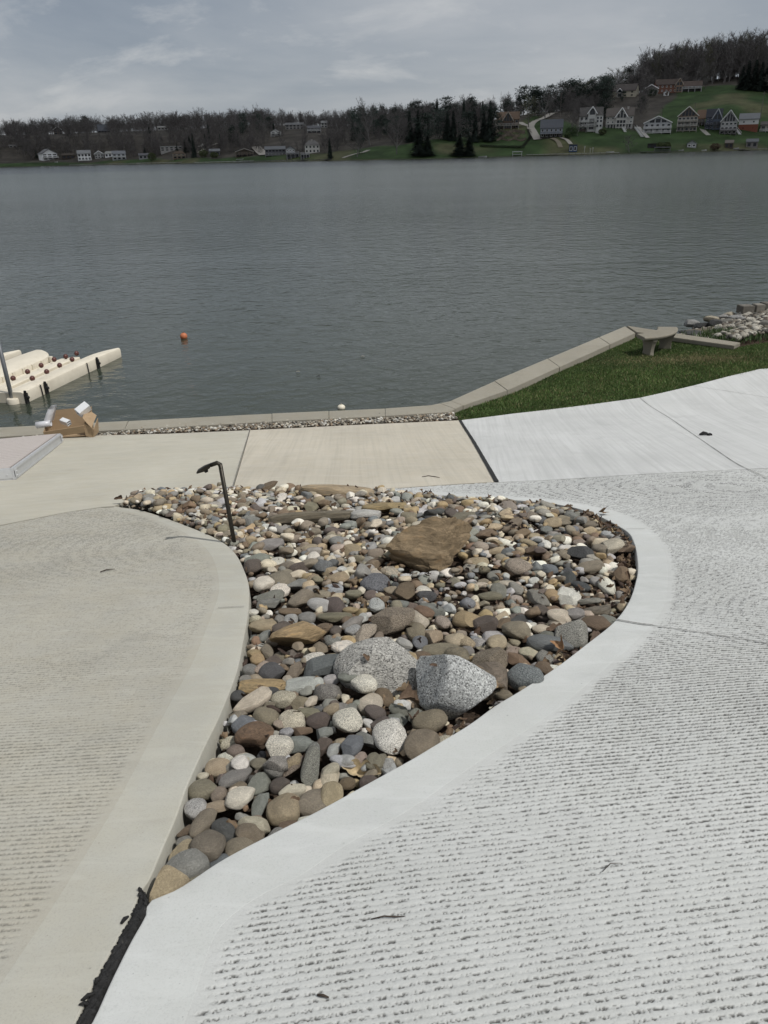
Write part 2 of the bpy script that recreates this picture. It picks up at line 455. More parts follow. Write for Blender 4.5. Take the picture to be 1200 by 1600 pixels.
L_IN = [(180, 791.5), (220, 797.5), (259, 809.5), (295, 823), (328, 836.5), (352, 850), (370, 868), (382, 892), (389, 916), (388.6, 949),
        (385, 976), (380.5, 1000), (370, 1050), (345, 1115), (320, 1167), (293.5, 1226.5), (276, 1275.5), (255, 1324.5), (236, 1370), (221, 1393)]
L_JT = [(221, 1393), (203, 1433), (174, 1487), (147, 1537), (118, 1600), (100, 1635), (70, 1690)]
L_OUT = [(176, 794), (220, 804), (250, 815), (280, 829), (310, 847), (329, 868), (339, 895), (341, 925), (331, 958), (321, 984), (300, 1035),
         (256, 1115), (207, 1207), (180, 1257), (140, 1323), (100, 1387), (57, 1453), (0, 1537), (-40, 1600)]
r_in = smooth_line(gpts(R_IN), 260); r_out = smooth_line(gpts(R_OUT), 260)
l_in = smooth_line(gpts(L_IN), 220); l_out = smooth_line(gpts(L_OUT), 260)
r_jt = gpts(R_JT); l_jt = gpts(L_JT)
l_in_all = smooth_line(gpts(L_IN + L_JT[1:]), 260)
r_in_all = smooth_line(gpts(R_JT + R_IN[1:]), 260)
r_out_all = smooth_line(gpts([(215, 1760)] + R_OUT), 260)
TOPBED = [(582, 766), (530, 767), (475, 768), (350, 768), (260, 770), (215, 775), (180, 791.5)]
t_in = gpts(TOPBED)
BED = XY(r_in) + XY(t_in[1:]) + XY(l_in[1:])          # the stone bed in plan

def kerb(name, outer, inner, mat, drop=0.20, lift=0.0015, label=None):
    R = []
    for a, b in zip(outer, inner):
        a = Vector((a.x, a.y)); b = Vector((b.x, b.y)); w = max((b-a).length, 1e-4); d = (b-a)/w
        r = min(0.007, w*0.3)
        prof = [(0, -0.03), (0.0, lift-0.003), (0.004, lift), (w*0.3, lift), (w*0.7, lift), (w-r, lift), (w-r*0.5, lift-r*0.14),
                (w-r*0.12, lift-r*0.5), (w, lift-r), (w+0.003, -drop*0.5), (w+0.004, -drop)]
        ring = []
        for s, z in prof:
            p = a + d*s; ring.append((p.x, p.y, float(gz(p.x, p.y)) + z))
        R.append(ring)
    mb = MB(); mb.rings(R, close=False, caps=False)
    o = mb.build(name, mat, smooth=True); o.data.set_sharp_from_angle(angle=math.radians(16)); o['kind'] = 'structure'
    return o
kerb('kerb', r_out_all, r_in_all, M['conc_right_kerb'])
kerb('kerb', l_out, l_in_all, M['conc_left_kerb'])

def midline(a, b): return [(0.5*(p.x+q.x), 0.5*(p.y+q.y)) for p, q in zip(a, b)]
r_mid = midline(r_out_all, r_in_all); l_mid = midline(l_out, l_in_all)
TOPR = gpts([(582, 765.2), (610, 764), (715, 757), (777, 753.5), (860, 749.6), (1010, 740), (1200, 731), (1500, 716)])
RPOLY = r_mid + XY(TOPR[1:]) + [(9.0, 6.5), (9.0, -5.0), (-1.6, -5.0), (r_mid[0][0]-0.55, 0.2)]
TOPL = gpts([(178, 792.5), (158, 793), (104, 801), (0, 822), (-300, 890)])
LPOLY = XY(TOPL[::-1])[:-1] + l_mid + [(l_mid[-1][0]-0.05, 0.5), (-2.1, -5.0), (-9.0, -5.0), (-9.0, 5.0)]
slab('pavement', RPOLY, -0.030, M['conc_right'], 0.12, 0.4)
slab('pavement', LPOLY, -0.030, M['conc_left'], 0.12, 0.4)

def segdist(X, Y, line):
    d = np.full(X.shape, 9.0)
    P = np.array([(p[0], p[1]) for p in line])[::3]
    for i in range(len(P)-1):
        ax, ay = P[i]; bx, by = P[i+1]; vx, vy = bx-ax, by-ay; l2 = vx*vx+vy*vy+1e-12
        t = np.clip(((X-ax)*vx+(Y-ay)*vy)/l2, 0, 1)
        d = np.minimum(d, (X-ax-t*vx)**2 + (Y-ay-t*vy)**2)
    return np.sqrt(d)

def grooved(name, poly, u0, u1, y0, y1, res, mat, period, ang, amp, crumb, pit, pit_shade, seed, edge):
    """raked concrete: real furrows and crumbs, finely meshed near, coarser further off"""
    ys = [y0]
    while ys[-1] < y1: ys.append(ys[-1] + res*1.2*((ys[-1]+0.9)/2.2)**1.25)
    ys = np.array(ys); us = np.arange(u0, u1, res/2.2)
    U, Yg = np.meshgrid(us, ys); Xg = U*(Yg+0.9)
    ca, sa = math.cos(ang), math.sin(ang)
    A = Xg*ca + Yg*sa; Bv = -Xg*sa + Yg*ca
    Bv = Bv + 0.020*A*A*np.sign(ang)
    warp = 0.03*(vnoise(A*0.8, Bv*0.5, seed)-0.5) + 0.012*(vnoise(A*3.0, Bv*2.0, seed+1)-0.5)
    ph = ((Bv + warp)/period); row = np.floor(ph); f = np.abs(ph-row-0.5)*period      # distance from furrow centre
    wob = vnoise(A*42, row*7.3, seed+2); wob2 = vnoise(A*110, row*3.1, seed+3)
    halfw = 0.003 + 0.0035*wob*wob2*1.6
    groove = np.clip(1-f/halfw, 0, 1)**0.7
    patch = vnoise(A*0.55+3, Bv*0.8, seed+4)*0.6 + vnoise(A*1.9, Bv*2.6, seed+5)*0.4
    patch = patch + 0.10*np.clip(A-0.7, -0.6, 0.8)
    heavy = np.clip((patch-0.25)*2.0, 0.15, 1.35)
    near_g = np.clip(1-f/0.0085, 0, 1)
    cr = vnoise(A*150, Bv*150, seed+6)*0.6 + vnoise(A*75, Bv*75, seed+8)*0.4
    crumbs = np.clip(cr-0.52, 0, 1)*2.2*near_g**0.6
    pit_n = vnoise(A*230, Bv*260, seed+15)*0.55 + vnoise(A*90, Bv*110, seed+17)*0.25 + vnoise(A*30, row*5.7, seed+16)*0.20
    pits = np.clip((pit_n-0.48+0.12*(heavy-0.6))*8, 0, 1)*np.clip(1-f/0.0058, 0, 1)**0.35
    big = np.clip((vnoise(A*62, Bv*72, seed+11)-0.84)*12, 0, 1)*np.clip(heavy-0.45, 0, 1)*near_g**0.4
    Z = -amp*groove*(0.35+0.65*heavy)*(0.35+wob2) + crumb*crumbs*heavy - pit*pits*(0.3+0.7*heavy) - pit*1.1*big + 0.0007*(vnoise(A*60, Bv*60, seed+9)-0.5)
    PitShade = np.clip(pit_shade*(pits*(0.35+0.65*heavy) + 1.1*big + 0.25*groove*heavy), 0, 0.92)  # shadow inside pits and furrows, put into the colour per vertex
    e = segdist(Xg, Yg, edge)
    fade = np.clip((e-0.004-0.035*vnoise(A*9, row*2.3, seed+31))/0.03, 0.0, 1.0); Z *= fade; PitShade *= fade
    Z = np.clip(Z, -0.020, 0.006)
    ny, nx = Xg.shape
    V = np.stack([Xg, Yg, gz(Xg, Yg)+Z+0.001], -1).reshape(-1, 3)
    idx = np.arange(nx*ny).reshape(ny, nx)
    Q = np.stack([idx[:-1, :-1], idx[:-1, 1:], idx[1:, 1:], idx[1:, :-1]], -1).reshape(-1, 4)
    cx = 0.5*(Xg[:-1, :-1]+Xg[1:, 1:]).ravel(); cy = 0.5*(Yg[:-1, :-1]+Yg[1:, 1:]).ravel()
    Q = Q[inpoly(cx, cy, poly)]
    used = np.unique(Q); mp = np.full(len(V), -1); mp[used] = np.arange(len(used))
    me = np_mesh(name, V[used], mp[Q], smooth=False)
    at = me.attributes.new('pit_shade', 'FLOAT', 'POINT'); at.data.foreach_set('value', PitShade.ravel()[used].astype(np.float32))
    o = link(name, me, None, mat); o['kind'] = 'structure'
    return o
RES = 0.0027
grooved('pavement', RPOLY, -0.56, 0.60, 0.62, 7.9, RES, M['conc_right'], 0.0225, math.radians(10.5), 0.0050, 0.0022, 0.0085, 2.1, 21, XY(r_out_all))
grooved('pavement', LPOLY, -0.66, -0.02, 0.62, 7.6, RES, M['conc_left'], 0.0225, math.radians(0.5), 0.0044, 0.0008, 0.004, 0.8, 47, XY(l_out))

# the raking goes on past the picture edge, meshed more coarsely
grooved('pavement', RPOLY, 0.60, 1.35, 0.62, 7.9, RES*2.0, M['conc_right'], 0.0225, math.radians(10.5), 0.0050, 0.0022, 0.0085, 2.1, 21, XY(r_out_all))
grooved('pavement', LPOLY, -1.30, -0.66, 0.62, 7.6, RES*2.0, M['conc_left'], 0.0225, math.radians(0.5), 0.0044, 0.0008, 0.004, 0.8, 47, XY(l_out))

# --- smooth slabs beyond the bed
BEIGE = gpts([(-330, 700), (0, 687), (97, 682), (180, 680), (260, 678), (400, 672), (560, 664), (717, 657), (736, 686), (757, 722), (774, 753.5),
              (715, 756.5), (610, 763.5), (582, 765.2)]) + t_in[1:-1] + gpts([(178, 791.5), (158, 792.5), (104, 800.5), (0, 821), (-300, 888)])
JA = gpts([(390.5, 672.5), (376, 718), (362.5, 768)])
BL = XY(BEIGE); kt = 5
RIGHT_B = XY(gpts([(391, 672.3), (400, 672)])) + XY(BEIGE)[6:14] + XY(t_in[1:3]) + XY(gpts([(363.5, 768)]))
LEFT_B = XY(BEIGE)[:5] + XY(gpts([(389.5, 672.5), (361.5, 768)])) + XY(t_in[3:-1]) + XY(BEIGE)[-5:]
slab('pavement', RIGHT_B, 0.003, M['conc_beige'], 0.16, 0.3)
slab('pavement', LEFT_B, 0.003, M['conc_patio'], 0.16, 0.3)
WHITE = gpts([(721, 657), (800, 647), (1000, 622), (1083, 603), (1140, 588), (1187, 577), (1215, 575), (1500, 560), (1500, 717), (1200, 732), (1010, 741), (860, 750.5), (779, 754.2)])
slab('pavement', XY(WHITE), 0.006, M['conc_white'], 0.16, 0.3)

def strip(name, pl, width, mat, dz=0.008, kind='structure', n=60, wob=0.0):
    P = smooth_line(gpts(pl), n) if len(pl) > 2 else [p for p in smooth_line(gpts([pl[0], ((pl[0][0]+pl[1][0])/2, (pl[0][1]+pl[1][1])/2), pl[1]]), n)]
    V = []; Fc = []
    for i, p in enumerate(P):
        t = P[min(i+1, n-1)] - P[max(i-1, 0)]; nn = Vector((-t.y, t.x)).normalized()
        w = width*(1+wob*(random.random()-0.5))
        for s in (-0.5, 0.5):
            q = Vector((p.x, p.y)) + nn*w*s; V.append((q.x, q.y, float(gz(q.x, q.y))+dz))
    for i in range(n-1): Fc.append((2*i, 2*i+1, 2*i+3, 2*i+2))
    mb = MB(); mb.add(V, Fc); o = mb.build(name, mat)
    if kind: o['kind'] = kind
    return o
JD = plain('joint_dirt', (0.17, 0.165, 0.155), 0.95)
strip('pavement_joint', [(390, 672.5), (376, 718), (362, 767)], 0.009, JD, 0.0075, wob=0.5)
strip('pavement_joint', [(1000, 622.5), (1040, 650), (1075, 674), (1113, 700), (1150, 725), (1175, 737), (1200, 748)], 0.008, JD, 0.0105, wob=0.6)
strip('pavement_joint', [(1083, 603.5), (1200, 622), (1320, 640)], 0.007, JD, 0.0105, wob=0.6)
strip('pavement_joint', [(960, 969), (1000, 976), (1019, 978)], 0.010, JD, 0.0085, wob=0.7)
strip('pavement_joint', [(1019, 978), (1105, 991), (1200, 1006), (1330, 1028)], 0.006, JD, 0.006, wob=0.8)
strip('pavement_joint', [(382, 949), (341, 951)], 0.005, JD, 0.0085, wob=0.6)
strip('pavement_joint', [(979, 827), (1008, 827)], 0.005, JD, 0.0085, wob=0.6)
ej = strip('expansion_joint', [(719, 657.3), (737, 686), (758, 722), (776, 753.6)], 0.045, M['sealant'], 0.0095, kind=None, wob=0.15)
tag(ej, 'black rubber expansion joint between the beige slab and the white slab', 'expansion joint')

# --- black sealant in the joint at the tip of the bed
def sealant():
    A = smooth_line(l_jt, 140); Bq = smooth_line(r_jt[::-1], 140)
    R = []
    for i, (a, b) in enumerate(zip(A, Bq)):
        ring = []
        for k in range(9):
            t = k/8; j = 0.010*(random.random()-0.5)
            p = a.lerp(b, t*0.94+0.03)
            bulge = 0.003*max(0, math.sin(math.pi*t))**0.5 + 0.005*(random.random()-0.5) + 0.002*math.sin(i*0.35+k*1.9)
            if k in (0, 8): bulge = -0.03
            ring.append((p.x+j*(k in (1, 7)), p.y, float(gz(p.x, p.y))+bulge+0.003))
        R.append(ring)
    mb = MB(); mb.rings(R, close=False, caps=False)
    # crumbs squeezed out on the left slab
    for px, py, w, ln, rz in ((196, 1440, .011, .024, .5), (153, 1535, .012, .016, .2), (139, 1560, .010, .03, 1.0), (133, 1572, .010, .02, 1.6)):
        c = on_ground(px, py)
        for q in range(3):
            mb.tube([(c.x-math.sin(rz)*ln/2+random.uniform(-.003, .003), c.y-math.cos(rz)*ln/2, c.z+.006), (c.x, c.y, c.z+.012), (c.x+math.sin(rz)*ln/2, c.y+math.cos(rz)*ln/2, c.z+.006)], [w*.25, w*.55, w*.3], 7)
    for k in range(14):
        t = random.random()**2; i = int(t*7); a, b = A[i], Bq[i]; s = random.uniform(-0.05, 1.05); p = a.lerp(b, s); r = random.uniform(.005, .010)
        mb.tube([(p.x, p.y, p.z-.01), (p.x+random.uniform(-r, r), p.y+random.uniform(-r, r), p.z+.014)], [r, r*.5], 6)
    o = mb.build('joint_sealant', M['sealant'], smooth=True)
    tag(o, 'lumpy black sealant filling the joint at the pointed front end of the stone bed', 'joint sealant')
sealant()

# ------------------------------------------------------------------ land, lake, lawn
WALL_W = [(-420, 694), (0, 668), (155, 660), (380, 648), (602, 638), (673, 633), (702, 627), (780, 592), (977, 509.5)]
WALL_L = [(-420, 712), (0, 683), (147, 674), (380, 661), (602, 650), (700, 644), (722, 634), (800, 607), (993, 520)]
CAPZ = 0.60
ww = [on_plane(x, y, CAPZ) for x, y in WALL_W]; wl = [on_plane(x, y, CAPZ) for x, y in WALL_L]
RET_A = [on_plane(x, y, CAPZ-0.02) for x, y in ((977, 509.5), (1053, 521), (1157, 536))]
RET_B = [on_plane(x, y, CAPZ-0.02) for x, y in ((993, 520), (1045, 527), (1147, 541))]
SHORE = [on_plane(x, y, 0.42) for x, y in ((1048, 529), (1066, 522), (1080, 514), (1112, 506), (1160, 495), (1200, 488), (1330, 474), (1700, 448))]
LAND = XY(ww) + [(RET_A[1].x, RET_A[1].y)] + XY(SHORE) + [(70, 24), (70, -30), (-70, -30), (-70, ww[0].y)]
def land_z(x, y):
    return np.minimum(gz(x, y) - 0.15, 0.46)+0*x
def soil_z(x, y): return np.where(y < 9.5, gz(x, y)-0.15, np.minimum(gz(x, y)-0.15, 0.42))
slab('ground', LAND, 0.0, M['soil'], 0.9, 1.0, zf=lambda x, y: float(soil_z(np.float64(x), np.float64(y))))
LAWN = XY(gpts([(700, 645), (722, 634), (800, 607), (992, 521), (1045, 529), (1147, 543), (1200, 534), (1420, 520), (1700, 500), (1700, 556), (1500, 561), (1215, 576), (1187, 578), (1140, 589), (1083, 604), (1000, 623), (800, 648), (719, 658)]))
def lawn_z(x, y): return min(float(gz(x, y))-0.02, 0.545) + 0.02*math.sin(x*1.7+y)*math.cos(y*1.3)*0.5
slab('lawn', LAWN, 0.0, M['lawn'], 0.1, 0.35, zf=lawn_z)

wq = np.array([(-2500, 6.5, 0), (2500, 6.5, 0), (2500, 1600, 0), (-2500, 1600, 0)], float)
lake = link('water', np_mesh('water', wq, [(0, 1, 2, 3)]), None, M['water']); lake['kind'] = 'structure'
bedq = np.array([(-2500, 6.0, -3), (2500, 6.0, -3), (2500, 1600, -3), (-2500, 1600, -3)], float)

def grass():
    n = 130000
    P = np.array(LAWN); lo = P.min(0); hi = P.max(0); hi[0] = min(hi[0], 11.0)
    X = RNG.uniform(lo[0], hi[0], n*3); Y = RNG.uniform(lo[1], hi[1], n*3)
    k = inpoly(X, Y, LAWN); X = X[k][:n]; Y = Y[k][:n]; n = len(X)
    patch = vnoise(X*0.7, Y*0.7, 5)*0.6 + vnoise(X*2.3, Y*2.3, 6)*0.4
    Z = np.minimum(gz(X, Y)-0.02, 0.545) + 0.01*np.sin(X*1.7+Y)*np.cos(Y*1.3) - 0.01
    h = RNG.uniform(0.018, 0.05, n)*(0.6+0.8*patch); w = RNG.uniform(0.004, 0.009, n)
    a = RNG.uniform(0, 6.283, n); lean = RNG.uniform(0.0, 0.9, n); b = RNG.uniform(0, 6.283, n)
    V = np.zeros((n, 3, 3))
    V[:, 0] = np.stack([X-np.cos(a)*w, Y-np.sin(a)*w, Z], -1); V[:, 1] = np.stack([X+np.cos(a)*w, Y+np.sin(a)*w, Z], -1)
    V[:, 2] = np.stack([X+np.cos(b)*lean*h, Y+np.sin(b)*lean*h, Z+h], -1)
    g = np.array([0.058, 0.095, 0.026]); s = np.array([0.22, 0.19, 0.10]); d = np.array([0.028, 0.05, 0.012])
    q = RNG.random(n)
    # worn straw patch in front of the bench
    bp = on_ground(1075, 560); worn = np.exp(-((X-bp.x)/1.6)**2-((Y-bp.y)/0.35)**2)
    dry = (q < 0.05 + 0.10*(patch > 0.62) + 0.75*worn)[:, None]
    C = np.where(dry, s, g*(0.6+0.9*patch[:, None])*RNG.uniform(0.7, 1.35, (n, 1)) + d*0.2)
    me = np_mesh('grass', V.reshape(-1, 3), np.arange(n*3).reshape(-1, 3))
    vcol(me, np.repeat(C, 3, 0))
    o = link('grass', me, None, M['grass'])
    tag(o, 'short green lawn grass between the seawall and the white slab', 'grass', kind='stuff')
grass()

# --- seawall with its cap slabs, and the return wall at the bench
def seawall():
    t = thing('seawall', 'pale concrete seawall with a jointed cap running along the lake edge', 'seawall', (ww[4].x, ww[4].y, 0))
    inv = Vector((-ww[4].x, -ww[4].y, 0))
    Wd = smooth_line(ww, 2); 
    def lerp_at(line, u):
        u = min(max(u, 0), len(line)-1-1e-6); i = int(u); return line[i].lerp(line[i+1], u-i)
    body = MB(); R = []
    for a, b in zip(ww, wl):
        a2 = a.lerp(b, 0.06); b2 = a.lerp(b, 0.92)
        R.append([(a2.x+inv.x, a2.y+inv.y, -1.2), (a2.x+inv.x, a2.y+inv.y, CAPZ-0.14), (b2.x+inv.x, b2.y+inv.y, CAPZ-0.14), (b2.x+inv.x, b2.y+inv.y, -1.2)])
    body.rings(R); body.build('wall', M['conc_wall'], t)
    cuts = [0, 0.5, 0.97, 1.6, 2.2, 3.2, 3.6, 4.0, 5.5, 6.02, 6.9, 7.33, 7.75, 8.0]
    for u0, u1 in zip(cuts[:-1], cuts[1:]):
        us = [u0] + [k for k in range(int(u0)+1, int(math.ceil(u1)))] + [u1]
        R = []
        jz = random.uniform(-0.003, 0.003)
        for i, u in enumerate(us):
            uu = u + (0.0015 if i == 0 else (-0.0015 if i == len(us)-1 else 0))
            a = lerp_at(ww, uu); b = lerp_at(wl, uu)
            R.append([(a.x+inv.x, a.y+inv.y, CAPZ-0.14), (a.x+inv.x, a.y+inv.y, CAPZ+jz), (b.x+inv.x, b.y+inv.y, CAPZ+jz), (b.x+inv.x, b.y+inv.y, CAPZ-0.14)])
        m = MB(); m.rings(R); m.build('cap_slab', M['conc_wall'], t, bevel=0.005)
seawall()
def retwall():
    t = thing('retaining_wall', 'low narrow concrete wall running from behind the curved bench to the rocks', 'wall', (RET_A[1].x, RET_A[1].y, 0))
    o = Vector((RET_A[1].x, RET_A[1].y, 0))
    A = [RET_A[0].lerp(RET_A[1], 0.03)] + RET_A[1:]; Bq = [RET_B[0].lerp(RET_B[1], 0.03)] + RET_B[1:]
    def mk(name, lo, hi, i0, i1, s0=0.0, s1=1.0):
        m = MB(); R = []
        for i in range(i0, i1+1):
            a = A[i].lerp(Bq[i], s0)-o; b = A[i].lerp(Bq[i], s1)-o
            R.append([(a.x, a.y, lo), (a.x, a.y, hi), (b.x, b.y, hi), (b.x, b.y, lo)])
        m.rings(R); return m.build(name, M['conc_old'], t, bevel=0.01)
    mk('wall', -1.0, CAPZ-0.10, 0, 2, 0.06, 0.9)
    mk('cap_slab', CAPZ-0.097, CAPZ-0.003, 0, 1); 
    A[1] = A[1].lerp(A[2], 0.02); Bq[1] = Bq[1].lerp(Bq[2], 0.02)
    mk('cap_slab', CAPZ-0.097, CAPZ-0.009, 1, 2)
retwall()
# ================================================================== STONE BED
def ico(sub):
    bm = bmesh.new(); bmesh.ops.create_icosphere(bm, subdivisions=sub, radius=1.0)
    V = np.array([v.co[:] for v in bm.verts]); Fc = np.array([[v.index for v in f.verts] for f in bm.faces]); bm.free()
    return V, Fc
ICO4 = ico(4); ICO5 = ico(5); ICO2 = ico(2); ICO3 = ico(3)
def pebble(base, seed, kind):
    """unit stone: water-worn, angular or slab-like, each from its own seed"""
    r = np.random.default_rng(seed); V, Fc = base; P = V.copy()
    if kind == 'round':
        e = r.uniform(2.1, 2.7); P = P/((np.abs(P)**e).sum(1)**(1/e))[:, None]
        k = 1 + 0.13*noise3(V, 1.1, seed) + 0.045*noise3(V, 2.7, seed+5)
        P = P*k[:, None]; npl, lo, hi, soft = 6, 0.74, 0.95, 0.82
        P[:, 0] += 0.12*r.uniform(-1, 1)*(P[:, 1]**2) ; P[:, 2] *= 1+0.15*r.uniform(-1, 1)*P[:, 0]
    elif kind == 'angular':
        P = P*(1+0.10*noise3(V, 1.3, seed))[:, None]*1.12; npl, lo, hi, soft = 10, 0.58, 0.90, 0.93
    elif kind == 'slab':
        e = 4.0; P = P/((np.abs(P)**e).sum(1)**(1/e))[:, None]
        P = P*(1+0.10*noise3(V, 1.5, seed))[:, None]; npl, lo, hi, soft = 7, 0.75, 1.0, 0.92
    else:                                        # boulder: broken faces with layered edges
        P = P*(1+0.18*noise3(V, 1.2, seed))[:, None]*1.15; npl, lo, hi, soft = 15, 0.46, 0.86, 0.985
    for _ in range(npl):
        n = r.normal(size=3); n /= np.linalg.norm(n); h = r.uniform(lo, hi)
        d = P@n - h; P = P - np.where(d > 0, d*soft, 0)[:, None]*n
    P = P*(1+0.018*noise3(V, 6.0, seed+9) + (0.03*noise3(V, 3.5, seed+4) if kind != 'round' else 0) + (0.012*noise3(V, 14.0, seed+2) if kind != 'round' else 0.004*noise3(V, 12., seed)))[:, None]
    if kind == 'boulder':
        tl = P[:, 2]*0.85+P[:, 0]*0.45; ly = np.floor(tl*5 + 1.6*noise3(V, 1.6, seed+3)); P *= (1+0.045*(((ly*37) % 5)/2.0-1) + 0.07*noise3(V, 4.0, seed+21) + 0.06*np.abs(noise3(V, 8.0, seed+22)))[:, None]
    c = (P.max(0)+P.min(0))/2; P = (P-c)/((P.max(0)-P.min(0))/2)
    return P, Fc
STONE_ME = {}
def stone_mesh(kind, i, mat, big=False):
    key = (kind, i, mat, big)
    if key not in STONE_ME:
        P, Fc = pebble(ICO5 if big else ICO4, 100*('round', 'angular', 'slab', 'boulder').index(kind)+i, kind)
        me = np_mesh('stone', P, Fc, True)
        if kind != 'round': me.set_sharp_from_angle(angle=math.radians(24 if big else 30))
        me.materials.append(M['stone_'+mat]); STONE_ME[key] = me
    return STONE_ME[key]

TINT = dict(w=(.70, .665, .58), c=(.52, .465, .36), t=(.37, .30, .205), o=(.37, .28, .16), b=(.175, .13, .088), r=(.20, .135, .09),
            p=(.125, .102, .088), g=(.25, .24, .215), l=(.42, .415, .40), d=(.085, .086, .085), n=(.23, .235, .205), s=(.17, .178, .182),
            k=(.22, .185, .14), v=(.225, .20, .145), i=(.33, .275, .225), h=(.55, .54, .52), m=(.25, .195, .125))
CNAME = dict(w='white', c='cream', t='tan', o='ochre', b='brown', r='rusty brown', p='purplish brown', g='grey', l='pale grey', d='dark grey',
             n='greenish grey', s='slate blue', k='taupe', v='olive brown', i='pinkish', h='white', m='brown')
